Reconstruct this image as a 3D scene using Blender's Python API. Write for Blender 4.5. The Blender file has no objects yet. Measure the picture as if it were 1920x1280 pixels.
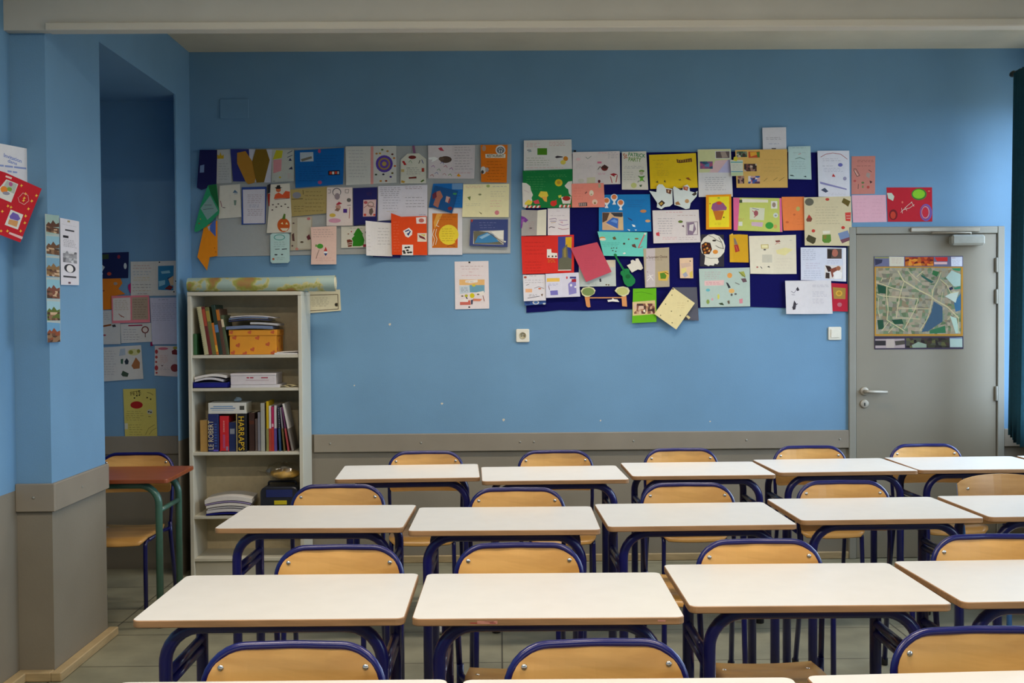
import bpy, bmesh, math, random, zlib
from mathutils import Vector, Matrix
S = bpy.context.scene
C = S.collection
R = math.radians
# ------------------------------------------------------------------ materials
def lin(h):
    c = [int(h[i:i+2], 16)/255 for i in (0, 2, 4)]
    return [x/12.92 if x <= .04045 else ((x+.055)/1.055)**2.4 for x in c] + [1]
MATS = {}
def mat(name, col, rough=.6, metal=0, var=.06, scale=30, bump=0, coat=0, kind='noise', stretch=(1, 1, 1), col2=None, bscale=None, spec=.5):
    if name in MATS: return MATS[name]
    m = bpy.data.materials.new(name); m.use_nodes = True
    nt = m.node_tree; N = nt.nodes; L = nt.links; b = N['Principled BSDF']
    c = lin(col) if isinstance(col, str) else col
    b.inputs['Roughness'].default_value = rough; b.inputs['Metallic'].default_value = metal
    b.inputs['Coat Weight'].default_value = coat; b.inputs['Coat Roughness'].default_value = .15
    b.inputs['Specular IOR Level'].default_value = spec
    tc = N.new('ShaderNodeTexCoord'); mp = N.new('ShaderNodeMapping'); mp.inputs['Scale'].default_value = stretch
    L.new(tc.outputs['Object'], mp.inputs['Vector'])
    if kind == 'wood':
        tx = N.new('ShaderNodeTexNoise'); tx.inputs['Scale'].default_value = scale; tx.inputs['Detail'].default_value = 5; tx.inputs['Distortion'].default_value = 1.2
    else:
        tx = N.new('ShaderNodeTexNoise'); tx.inputs['Scale'].default_value = scale; tx.inputs['Detail'].default_value = 4
    L.new(mp.outputs['Vector'], tx.inputs['Vector'])
    r = N.new('ShaderNodeValToRGB'); r.color_ramp.elements[0].position = .3; r.color_ramp.elements[1].position = .7
    c2 = lin(col2) if col2 else None
    r.color_ramp.elements[0].color = (c2 if c2 else [x*(1-var) for x in c[:3]]+[1])
    r.color_ramp.elements[1].color = (c if c2 else [min(1, x*(1+var)) for x in c[:3]]+[1])
    L.new(tx.outputs['Fac'], r.inputs['Fac']); L.new(r.outputs['Color'], b.inputs['Base Color'])
    if bump:
        t2 = N.new('ShaderNodeTexNoise'); t2.inputs['Scale'].default_value = bscale or scale; t2.inputs['Detail'].default_value = 3
        L.new(tc.outputs['Object'], t2.inputs['Vector'])
        bp = N.new('ShaderNodeBump'); bp.inputs['Strength'].default_value = bump; bp.inputs['Distance'].default_value = .002
        L.new(t2.outputs['Fac'], bp.inputs['Height']); L.new(bp.outputs['Normal'], b.inputs['Normal'])
    MATS[name] = m
    return m
def paper(h): return mat('paper_'+h, h, .75, var=.025, scale=40, spec=.25)
M_BLUE = mat('wall_blue_paint', '6f98ba', .62, var=.05, scale=2.2, bump=.25, bscale=160, spec=.3)
M_GREY = mat('wall_grey_paint', '847d70', .5, var=.06, scale=3, bump=.2, bscale=120, spec=.3)
M_TRIM = mat('trim_grey_paint', '8c8375', .5, var=.05, scale=6)
M_CEIL = mat('ceiling_paint', 'c9c2ae', .8, var=.06, scale=3, bump=.3, bscale=90)
M_FASC = mat('fascia_paint', 'c4c0b6', .6, var=.05, scale=4)
M_FASCW = mat('fascia_strip_paint', 'cdc6b8', .5, var=.03, scale=4)
M_DOOR = mat('door_grey_paint', '8b8475', .38, var=.04, scale=3, bump=.05, bscale=60)
M_FRAME = mat('door_frame_paint', '8e8c82', .5, var=.04, scale=5)
M_TOP = mat('white_laminate', 'dcd9d4', .32, var=.02, scale=14)
M_EDGE = mat('beech_edge', 'a17a54', .5, var=.2, scale=9, kind='wood', stretch=(.6, 6, 6))
M_BWOOD = mat('bare_wood_strip', 'a8936e', .6, var=.15, scale=8, stretch=(1, 1, 6))
M_PLY = mat('beech_plywood', 'e5b167', .32, kind='wood', scale=2.4, stretch=(1.1, 5, 7), col2='c38d48', coat=.3)
M_PLYV = mat('pale_plywood', 'd2a468', .3, kind='wood', scale=3.2, stretch=(1.2, 4, 6), col2='b98a4c', coat=.35)
M_TUBE = mat('blue_enamel_tube', '0a0d58', .3, var=.05, scale=20, coat=.25)
M_TUBEL = mat('light_blue_enamel_tube', '3a6fb0', .3, var=.05, scale=20, coat=.4)
M_GREEN = mat('green_enamel_tube', '3d6658', .35, var=.1, scale=20, coat=.3)
M_CAP = mat('black_plastic', '17171a', .5, var=.1)
M_STEEL = mat('bright_steel', 'd4d4d2', .25, metal=1, var=.03)
M_ALU = mat('brushed_aluminium', 'aaa294', .45, metal=.35, var=.05)
M_REDTOP = mat('red_brown_laminate', '8a4526', .35, var=.15, scale=6, stretch=(1, 6, 1))
M_SHELF = mat('cream_white_melamine', 'cac6b6', .45, var=.02, scale=8)
M_WPLAST = mat('white_plastic', 'e4e0d2', .4, var=.02)
M_CURT = mat('teal_curtain_cloth', '0f4a5e', .85, var=.12, scale=60, bump=.3, bscale=300)
M_FLOOR = None
def floor_mat():
    m = bpy.data.materials.new('worn_grey_floor'); m.use_nodes = True
    nt = m.node_tree; N = nt.nodes; L = nt.links; b = N['Principled BSDF']
    tc = N.new('ShaderNodeTexCoord')
    br = N.new('ShaderNodeTexBrick'); br.offset = 0; br.inputs['Scale'].default_value = 1
    br.inputs['Color1'].default_value = lin('8c8a78'); br.inputs['Color2'].default_value = lin('858472'); br.inputs['Mortar'].default_value = lin('4c4a40')
    br.inputs['Mortar Size'].default_value = .004; br.inputs['Brick Width'].default_value = 1.9; br.inputs['Row Height'].default_value = .48
    L.new(tc.outputs['Object'], br.inputs['Vector'])
    n = N.new('ShaderNodeTexNoise'); n.inputs['Scale'].default_value = 5; n.inputs['Detail'].default_value = 8
    L.new(tc.outputs['Object'], n.inputs['Vector'])
    r = N.new('ShaderNodeValToRGB'); r.color_ramp.elements[0].color = (.72, .72, .7, 1); r.color_ramp.elements[1].color = (1.1, 1.08, 1.02, 1)
    r.color_ramp.elements[0].position = .3; r.color_ramp.elements[1].position = .7
    L.new(n.outputs['Fac'], r.inputs['Fac'])
    mx = N.new('ShaderNodeMix'); mx.data_type = 'RGBA'; mx.blend_type = 'MULTIPLY'; mx.inputs['Factor'].default_value = 1
    L.new(br.outputs['Color'], mx.inputs['A']); L.new(r.outputs['Color'], mx.inputs['B']); L.new(mx.outputs['Result'], b.inputs['Base Color'])
    b.inputs['Roughness'].default_value = .5
    return m
M_FLOOR = floor_mat()
def clear_mat(name, tint, gloss, base=.04):
    m = bpy.data.materials.new(name); m.use_nodes = True
    nt = m.node_tree; N = nt.nodes; L = nt.links
    for n in list(N):
        if n.type == 'BSDF_PRINCIPLED': N.remove(n)
    out = [n for n in N if n.type == 'OUTPUT_MATERIAL'][0]
    t = N.new('ShaderNodeBsdfTransparent'); t.inputs['Color'].default_value = tint
    g = N.new('ShaderNodeBsdfGlossy'); g.inputs['Roughness'].default_value = gloss
    lw = N.new('ShaderNodeLayerWeight'); lw.inputs['Blend'].default_value = .5
    pw = N.new('ShaderNodeMath'); pw.operation = 'POWER'; pw.inputs[1].default_value = 5; L.new(lw.outputs['Facing'], pw.inputs[0])
    f = N.new('ShaderNodeMath'); f.operation = 'MULTIPLY_ADD'; f.inputs[1].default_value = .75; f.inputs[2].default_value = base; L.new(pw.outputs[0], f.inputs[0])
    mx = N.new('ShaderNodeMixShader')
    L.new(f.outputs[0], mx.inputs[0]); L.new(t.outputs[0], mx.inputs[1]); L.new(g.outputs[0], mx.inputs[2]); L.new(mx.outputs[0], out.inputs['Surface'])
    return m
M_GLASS = clear_mat('window_glass', (.96, .98, .97, 1), .02)
M_BAG = clear_mat('clear_plastic_film', (.95, .95, .93, 1), .16, .14)
# ------------------------------------------------------------------ objects
def tag(o, label=None, cat=None, group=None, kind=None):
    if label: o['label'] = label
    if cat: o['category'] = cat
    if group: o['group'] = group
    if kind: o['kind'] = kind
    return o
def empty(name, loc=(0, 0, 0), rz=0, **k):
    o = bpy.data.objects.new(name, None); C.objects.link(o); o.location = loc; o.rotation_euler = (0, 0, rz)
    o.empty_display_size = .1
    return tag(o, **k)
def copy_tree(o, parent=None):
    c = o.copy(); C.objects.link(c)
    if parent: c.parent = parent
    for ch in list(o.children): copy_tree(ch, c)
    return c
class MB:
    def __init__(s): s.bm = bmesh.new(); s.mats = []
    def mi(s, m):
        if m not in s.mats: s.mats.append(m)
        return s.mats.index(m)
    def face(s, pts, m, smooth=False):
        vs = [s.bm.verts.new(p) for p in pts]
        try: f = s.bm.faces.new(vs)
        except ValueError: return None
        f.material_index = s.mi(m); f.smooth = smooth
        return f
    def mesh(s, verts, faces, m, smooth=False):
        vs = [s.bm.verts.new(v) for v in verts]; i = s.mi(m)
        for f in faces:
            try: q = s.bm.faces.new([vs[k] for k in f])
            except ValueError: continue
            q.material_index = i; q.smooth = smooth
        return s
    def box(s, x0, x1, y0, y1, z0, z1, m, bev=0, M=None):
        if bev <= 0:
            v = [(x, y, z) for z in (z0, z1) for y in (y0, y1) for x in (x0, x1)]
            f = [(0, 2, 3, 1), (4, 5, 7, 6), (0, 1, 5, 4), (2, 6, 7, 3), (0, 4, 6, 2), (1, 3, 7, 5)]
        else:
            b = min(bev, (x1-x0)/2.01, (y1-y0)/2.01, (z1-z0)/2.01)
            v = []; 
            for z, k in ((z0, b), (z0+b, 0), (z1-b, 0), (z1, b)):
                X0, X1, Y0, Y1 = x0+k, x1-k, y0+k, y1-k; q = b if k == 0 else 0
                v += [(X0+q, Y0, z), (X1-q, Y0, z), (X1, Y0+q, z), (X1, Y1-q, z), (X1-q, Y1, z), (X0+q, Y1, z), (X0, Y1-q, z), (X0, Y0+q, z)]
            f = [tuple(range(7, -1, -1)), tuple(range(24, 32))]
            for l in range(3):
                for k in range(8): f.append((l*8+k, l*8+(k+1) % 8, l*8+8+(k+1) % 8, l*8+8+k))
        if M: v = [M @ Vector(p) for p in v]
        return s.mesh(v, f, m)
    def prism(s, outline, z0, z1, m, bev=0, mside=None, M=None):
        """outline: counter-clockwise (x, y) list; extruded z0..z1"""
        n = len(outline); ox = outline
        def inset(k):
            if not k: return ox
            r = []
            for i in range(n):
                a, b, c = Vector(ox[i-1]), Vector(ox[i]), Vector(ox[(i+1) % n])
                d1 = (b-a); d2 = (c-b)
                d1 = d1.normalized() if d1.length else d1; d2 = d2.normalized() if d2.length else d2
                nn = Vector((-d1.y-d2.y, d1.x+d2.x)); nn = nn.normalized() if nn.length else nn
                r.append(tuple(b+nn*k))
            return r
        rings = [(inset(bev), z0), (ox, z0+bev), (ox, z1-bev), (inset(bev), z1)] if bev else [(ox, z0), (ox, z1)]
        v = [(p[0], p[1], z) for o, z in rings for p in o]
        if M: v = [M @ Vector(p) for p in v]
        vs = [s.bm.verts.new(p) for p in v]; k = len(rings); i1 = s.mi(m); i2 = s.mi(mside or m)
        def mk(ids, i, sm=False):
            try: f = s.bm.faces.new([vs[j] for j in ids])
            except ValueError: return
            f.material_index = i; f.smooth = sm
        mk(range(n-1, -1, -1), i1); mk(range((k-1)*n, k*n), i1)
        for l in range(k-1):
            for j in range(n): mk((l*n+j, l*n+(j+1) % n, (l+1)*n+(j+1) % n, (l+1)*n+j), i2, False)
        return s
    def tube(s, pts, r, m, n=10, closed=False, caps=True, radii=None):
        pts = [Vector(p) for p in pts]; N = len(pts); rings = []
        t0 = (pts[1]-pts[0]).normalized()
        up = Vector((0, 0, 1)) if abs(t0.z) < .9 else Vector((1, 0, 0))
        nrm = (up-t0*up.dot(t0)).normalized(); prev = t0
        i = s.mi(m)
        for k in range(N):
            if k == 0: t = t0
            elif k == N-1: t = (pts[k]-pts[k-1]).normalized()
            else: t = ((pts[k+1]-pts[k]).normalized()+(pts[k]-pts[k-1]).normalized()).normalized()
            q = prev.rotation_difference(t); nrm = q @ nrm; nrm = (nrm-t*nrm.dot(t)).normalized(); prev = t
            bn = t.cross(nrm); rr = radii[k] if radii else r
            rings.append([s.bm.verts.new(pts[k]+nrm*math.cos(a)*rr+bn*math.sin(a)*rr) for a in [2*math.pi*j/n for j in range(n)]])
        for k in range(N-1):
            for j in range(n):
                f = s.bm.faces.new((rings[k][j], rings[k][(j+1) % n], rings[k+1][(j+1) % n], rings[k+1][j])); f.material_index = i; f.smooth = True
        if caps:
            for rg in (rings[0][::-1], rings[-1]):
                f = s.bm.faces.new(rg); f.material_index = i
        return s
    def lathe(s, prof, c, m, n=16, axis='z', smooth=True):
        """prof: list of (r, h) along the axis from centre c"""
        v = []
        for r_, h in prof:
            for j in range(n):
                a = 2*math.pi*j/n; x, y = r_*math.cos(a), r_*math.sin(a)
                p = {'z': (x, y, h), 'y': (x, h, y), 'x': (h, x, y)}[axis]
                v.append((c[0]+p[0], c[1]+p[1], c[2]+p[2]))
        f = []
        for k in range(len(prof)-1):
            for j in range(n): f.append((k*n+j, k*n+(j+1) % n, (k+1)*n+(j+1) % n, (k+1)*n+j))
        f.append(tuple(range(n))); f.append(tuple(range((len(prof)-1)*n, len(prof)*n)))
        return s.mesh(v, f, m, smooth)
    def build(s, name, parent=None, loc=None, label=None, normals=True, **k):
        if normals: bmesh.ops.recalc_face_normals(s.bm, faces=s.bm.faces[:])
        me = bpy.data.meshes.new(name); s.bm.to_mesh(me); s.bm.free()
        for m in s.mats: me.materials.append(m)
        o = bpy.data.objects.new(name, me); C.objects.link(o)
        if parent: o.parent = parent
        if loc: o.location = loc
        return tag(o, label=label, **k)
def fillet(pts, r, n=6):
    pts = [Vector(p) for p in pts]; out = [pts[0]]
    rs = r if isinstance(r, list) else [r]*len(pts)
    for i in range(1, len(pts)-1):
        a, b, c = pts[i-1], pts[i], pts[i+1]; u = (a-b).normalized(); v = (c-b).normalized()
        ang = u.angle(v); 
        if ang > math.pi-.02: out.append(b); continue
        d = min(rs[i]/math.tan(ang/2), (a-b).length*.49, (c-b).length*.49); rr = d*math.tan(ang/2)
        p0 = b+u*d; p1 = b+v*d; cen = b+(u+v).normalized()*(rr/math.sin(ang/2))
        for k in range(n+1):
            w = (p0-cen).lerp(p1-cen, k/n).normalized()*rr; out.append(cen+w)
    out.append(pts[-1])
    return out
def rrect(x0, x1, y0, y1, r, n=5):
    o = []
    rs = r if isinstance(r, (list, tuple)) else [r]*4
    for (cx, cy, a0), q in zip(((x1, y0, -90), (x1, y1, 0), (x0, y1, 90), (x0, y0, 180)), rs):
        sx = -1 if cx == x1 else 1; sy = 1 if cy == y0 else -1
        if q <= 0: o.append((cx, cy)); continue
        for k in range(n+1):
            a = R(a0+90*k/n); o.append((cx+sx*q+q*math.cos(a), cy+sy*q+q*math.sin(a)))
    return o
def text_tris(body, h, align='LEFT', bold=0):
    cu = bpy.data.curves.new('lettering', 'FONT'); cu.body = body; cu.size = h/.7; cu.align_x = align; cu.resolution_u = 3; cu.offset = bold*h/.7
    o = bpy.data.objects.new('lettering', cu); C.objects.link(o)
    dg = bpy.context.evaluated_depsgraph_get(); me = o.evaluated_get(dg).to_mesh()
    v = [(a.co.x, a.co.y) for a in me.vertices]; f = [tuple(p.vertices) for p in me.polygons]
    o.evaluated_get(dg).to_mesh_clear(); bpy.data.objects.remove(o); bpy.data.curves.remove(cu)
    return v, f
# ------------------------------------------------------------------ the room
XR = 3.38; YB = 6.8; YF = -1.9; ZC = 3.15; XL = -2.037; XS = -1.89; Y0 = 4.643; Y1 = 5.272; Y2 = 6.50; YN = 6.70; XN = -2.60; ZH = 2.832; ZD = .80
def struct(mb, name, parent=None): 
    o = mb.build(name, parent)
    if not parent: o['kind'] = 'structure'
    return o
b = MB(); b.box(XN-.2, XR+.3, YF-.2, YB+.2, -.1, 0, M_FLOOR); struct(b, 'floor')
b = MB(); b.box(XN-.2, XR+.3, YF-.2, YB+.2, ZC, ZC+.15, M_CEIL); struct(b, 'ceiling')
DX0, DX1, DZ = 2.158, 3.124, 2.055
def two_tone(b, x0, x1, y0, y1, z0=0, z1=ZC):
    if z0 < ZD: b.box(x0, x1, y0, y1, z0, min(ZD, z1), M_GREY)
    if z1 > ZD: b.box(x0, x1, y0, y1, max(ZD, z0), z1, M_BLUE)
b = MB()
two_tone(b, XS-.02, DX0, YB, YB+.15); two_tone(b, DX1, XR, YB, YB+.15); b.box(DX0, DX1, YB, YB+.15, DZ, ZC, M_BLUE)
MCHIP = mat('bare_plaster_chip', 'cfc8b8', .8)
for x, z, s_ in [(-.676, 1.475, .011), (.02, .88, .010), (-.36, .985, .009), (.62, .87, .008), (.35, 1.62, .006), (-.9, 1.1, .006), (1.3, .86, .007)]:
    random.seed(int(x*1000)); n = 7
    b.face([(x+s_*random.uniform(.5, 1)*math.cos(2*math.pi*k/n), YB-.0006, z+s_*random.uniform(.5, 1)*math.sin(2*math.pi*k/n)) for k in range(n)], MCHIP)
struct(b, 'wall_back')
# left side: plain wall near the camera, pillar, alcove opening with header
b = MB(); two_tone(b, XL-.15, XL, YF, Y0+.02); struct(b, 'wall_left')
b = MB(); two_tone(b, XN, XS, Y0, Y1); 
b.box(XN, XS, Y1, YB+.15, ZH, ZC, M_BLUE); two_tone(b, XS-.009, XS, Y2, YB+.15, 0, ZH)
two_tone(b, XN-.15, XN, Y1, YB+.15)
struct(b, 'wall_alcove')
b = MB(); two_tone(b, XN, XS-.009, YN, YN+.05, 0, ZH); struct(b, 'wall_alcove_end')
b = MB(); two_tone(b, XL-.15, XR+.15, YF-.15, YF); struct(b, 'wall_front')
# right wall with three windows
WZ0, WZ1 = .95, 2.86
WY = [(.5, 1.2), (2.6, 3.3), (4.6, 6.74)]
b = MB(); e = YF
for y0, y1 in WY:
    two_tone(b, XR, XR+.2, e, y0); two_tone(b, XR, XR+.2, y0, y1, 0, WZ0); two_tone(b, XR, XR+.2, y0, y1, WZ1, ZC); e = y1
two_tone(b, XR, XR+.2, e, YB+.15); struct(b, 'wall_right')
MWF = mat('window_frame_paint', 'd8d6ce', .4, var=.03)
for k, (y0, y1) in enumerate(WY):
    w = empty('window_%d' % (k+1), (XR+.1, (y0+y1)/2, WZ0), kind='structure'); h = (y1-y0)/2; H = WZ1-WZ0
    f = MB(); t = .055
    for a, c_, d, g in ((-h, h, 0, t), (-h, h, H-t, H), (-h, -h+t, t, H-t), (h-t, h, t, H-t), (-t/2, t/2, t, H-t), (-h+t, -t/2, H*.62, H*.62+.04), (t/2, h-t, H*.62, H*.62+.04)):
        f.box(-.03, .03, a, c_, d, g, MWF, .004)
    f.build('window_frame', w)
    for s_ in (-1, 1):
        p = MB(); a, c_ = sorted((s_*t/2, s_*(h-t)))
        p.box(-.003, .003, a, c_, t, H-t, M_GLASS); p.build('pane', w)
    p = MB(); p.box(-.16, -.05, -h, h, -.03, 0, MWF, .006); p.build('window_sill', w)
# beam along the ceiling with its fascia boards
b = MB()
b.box(XL, XR, Y0+.005, Y1, 2.885, ZC, M_CEIL)
b.box(XL, XR, Y0-.05, Y0+.005, 2.71, 2.834, M_FASC); b.box(XL, XR, Y0-.062, Y0+.005, 2.834, ZC, M_FASC, .004)
b.box(XS+.03, XR, Y0-.073, Y0, 2.705, 2.737, M_FASCW, .004)
struct(b, 'trim_1')
# dado boards (screw heads are part of the board)
def dado(name, mk):
    b = MB(); mk(b); return struct(b, name)
def screws(b, pts, nrm):
    for p in pts: b.lathe([(.006, 0), (.006, .0015), (.003, .0025)], p, M_TRIM, 8, nrm)
def dd(b):
    b.box(-1.15, DX0, YB-.02, YB, .69, .80, M_TRIM, .003)
    for x in (-1.05, -.49, .12, .205, .82, 1.52, 2.1): b.lathe([(.007, 0), (.005, -.003)], (x, YB-.02, .745), M_FRAME, 8, 'y')
dado('trim_2', dd)
dado('trim_3', lambda b: b.box(XL, XS+.018, Y0-.018, Y0, .71, .828, M_TRIM, .003) and b.lathe([(.007, 0), (.005, -.003)], (-1.96, Y0-.018, .77), M_FRAME, 8, 'y'))
dado('trim_4', lambda b: b.box(XS, XS+.018, Y0, Y1, .71, .828, M_TRIM, .003) and b.lathe([(.007, 0), (.005, .003)], (XS+.018, 4.93, .77), M_FRAME, 8, 'x'))
dado('trim_5', lambda b: b.box(XN, XS-.009, YN-.015, YN, .70, .81, M_TRIM, .003))
dado('trim_6', lambda b: b.box(DX1, XR, YB-.02, YB, .69, .80, M_TRIM, .003))
b = MB(); b.box(-1.15, DX0, YB-.018, YB, 0, .045, M_BWOOD, .004); b.box(DX1, XR, YB-.018, YB, 0, .045, M_BWOOD, .004); struct(b, 'baseboard_back')
b = MB(); b.box(XS, XS+.045, Y0-.045, Y1+.02, 0, .04, M_BWOOD, .004); b.box(XL, XS, Y0-.045, Y0, 0, .04, M_BWOOD, .004); b.box(XL, XL+.045, YF, Y0-.045, 0, .04, M_BWOOD, .004); struct(b, 'baseboard_left')
# small painted cover plate high on the wall
b = MB(); b.prism(rrect(-.088, .088, -.06, .06, .008), 0, .006, M_BLUE, .002, M=Matrix.Rotation(R(90), 4, 'X')); 
b.build('cover_plate', loc=(-1.616, YB-.0005, 2.803), label='square cover plate painted blue, high on the wall above the pale board', cat='cover plate')
# door
door = empty('door_1', (DX0, YB, 0), kind='structure')
b = MB(); W = DX1-DX0; fw = .044
for a, c_, d, g in ((0, fw, 0, DZ), (W-fw, W, 0, DZ), (fw, W-fw, DZ-.044, DZ)): b.box(a, c_, -.022, .1, d, g, M_FRAME, .004)
b.build('door_frame', door)
b = MB(); b.box(0, W, .1, .15, 0, DZ, M_GREY); b.build('light_blocker', door)  # added unseen panel, blocks sky light leaking in under the door leaf
b = MB(); b.box(fw+.003, W-fw-.003, -.01, .03, .003, DZ-.047, M_DOOR, .002); b.build('door_leaf', door)
hd = MB(); hx = 2.255-DX0
hd.lathe([(.026, -.01), (.026, -.018), (.02, -.02)], (hx, 0, 1.04), M_ALU, 20, 'y'); hd.tube(fillet([(hx, -.012, 1.04), (hx, -.062, 1.04), (hx+.125, -.062, 1.036)], .018), .0105, M_ALU, 12)
hd.build('door_handle', door)
hd = MB(); hd.lathe([(.026, -.01), (.026, -.018), (.02, -.02)], (hx, 0, .962), M_ALU, 20, 'y'); hd.box(hx-.004, hx+.004, -.0215, -.02, .95, .97, M_CAP); hd.build('lock_plate', door)
for z in (1.815, 1.62, 1.02):
    hb = MB(); hb.lathe([(.008, 0), (.009, .004), (.009, .086), (.008, .09)], (W-fw-.006, -.018, z-.045), M_FRAME, 12); hb.build('hinge', door)
cl = MB(); cl.box(2.775-DX0, 2.982-DX0, -.075, -.01, 1.936, 2.0, mat('door_closer_enamel', 'a9aaa2', .35), .012); clo = cl.build('door_closer', door)
cl = MB(); cl.box(2.535-DX0, 2.962-DX0, -.04, -.022, 2.02, 2.048, M_ALU, .004); cl.tube([(2.9-DX0, -.045, 2.0), (2.9-DX0, -.045, 2.012), (2.66-DX0, -.046, 2.014)], .008, M_ALU, 8); cl.build('closer_arm', clo)
# ------------------------------------------------------------------ switch and socket
o = empty('wall_socket', (.1415, YB, 1.4), label='white wall socket with a round recess on the blue wall', cat='socket')
RX = Matrix.Rotation(R(90), 4, 'X')
b = MB(); b.prism(rrect(-.041, .041, -.041, .041, .008), 0, .012, M_WPLAST, .003, M=RX); b.build('cover_plate', o)
b = MB(); b.lathe([(.0215, -.0118), (.021, -.0136), (.0195, -.0136), (.019, -.0123), (0.0005, -.0123)], (0, 0, 0), mat('socket_recess', 'a39a7c', .5), 24, 'y'); rc = b.build('socket_recess', o)
b = MB(); b.lathe([(.0028, -.012), (.0028, -.018), (.001, -.02)], (0, 0, .009), M_STEEL, 10, 'y'); b.build('earth_pin', rc)
b = MB()
for x in (-.0095, .0095): b.lathe([(.0032, -.0125), (.0005, -.0126)], (x, 0, -.002), M_CAP, 10, 'y')
b.build('contact_hole', rc)
o = empty('light_switch', (2.0735, YB, 1.399), label='white light switch beside the door frame', cat='switch')
b = MB(); b.prism(rrect(-.041, .041, -.041, .041, .008), 0, .01, M_WPLAST, .003, M=RX); b.build('cover_plate', o)
b = MB(); b.prism(rrect(-.026, .026, -.026, .026, .003), .01, .0145, M_WPLAST, .002, M=RX); b.build('rocker', o)
# ------------------------------------------------------------------ curtain
b = MB(); nu, nv = 60, 12; vs = []
for j in range(nv+1):
    v = j/nv; z = 2.92-(2.92-.80)*v
    for i in range(nu+1):
        u = i/nu; a = u*9*2*math.pi
        y = 6.42-.16*u+.02*math.sin(a*.5+1)
        x = 3.08+(.07+.03*v)*math.sin(a-1.2)+.02*math.sin(2.3*a)
        vs.append((x, y, z-(.05*(u)*v)))
fs = [(j*(nu+1)+i, j*(nu+1)+i+1, (j+1)*(nu+1)+i+1, (j+1)*(nu+1)+i) for j in range(nv) for i in range(nu)]
b.mesh(vs, fs, M_CURT, True); o = b.build('curtain', label='dark teal curtain gathered at the right edge beside the door', cat='curtain')
md = o.modifiers.new('thickness', 'SOLIDIFY'); md.thickness = .004
o = empty('curtain_rod', (3.08, 0, 2.945), label='thin dark curtain rod with a pointed end, above the teal curtain', cat='curtain rod')
MROD = mat('dark_bronze_rod', '3a3834', .4, metal=.6)
b = MB(); b.tube([(0, -.3, 0), (0, 6.56, 0)], .011, MROD, 12); b.build('rod', o)
b = MB(); b.lathe([(.011, 6.555), (.019, 6.57), (.017, 6.595), (.006, 6.62), (.001, 6.625)], (0, 0, 0), MROD, 14, 'y'); b.build('finial', o)
for y in (-.2, 2.15, 4.22, 6.45):
    b = MB(); b.tube([(0, y, -.012), (.15, y, -.012), (.298, y, -.03)], .008, MROD, 8); b.box(.288, .3, y-.02, y+.02, -.07, .03, MROD, .003); b.build('bracket', o)
# ------------------------------------------------------------------ desks
def make_desk(name, mtop, mfr, label, group, rails=2):
    d = empty(name, label=label, cat='desk', group=group)
    b = MB(); b.prism(rrect(-.35, .35, -.25, .25, .022, 5), .7205, .74, mtop, .002, mside=M_EDGE if mtop is M_TOP else mtop)
    b.build('tabletop', d)
    for y in (-.175, .175):
        b = MB(); b.tube(fillet([(-.285, y, .012), (-.285, y, .7025), (.285, y, .7025), (.285, y, .012)], .095, 8), .0175, mfr, 14); lf = b.build('leg_frame', d)
        for x in (-.285, .285):
            c_ = MB(); c_.lathe([(.019, 0), (.0205, .003), (.0205, .03), (.0185, .034)], (x, y, 0), M_CAP, 14); c_.build('foot_cap', lf)
    for x in (-.285, .285):
        b = MB()
        for k in range(rails): b.tube([(x, -.165, .574-.03*k), (x, .165, .574-.03*k)], .0125, mfr, 10)
        b.build('side_rail', d)
    b = MB(); b.box(-.262, .262, -.02, .02, .70, .7205, mfr, .003); b.build('support_bar', d)
    return d
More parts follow.
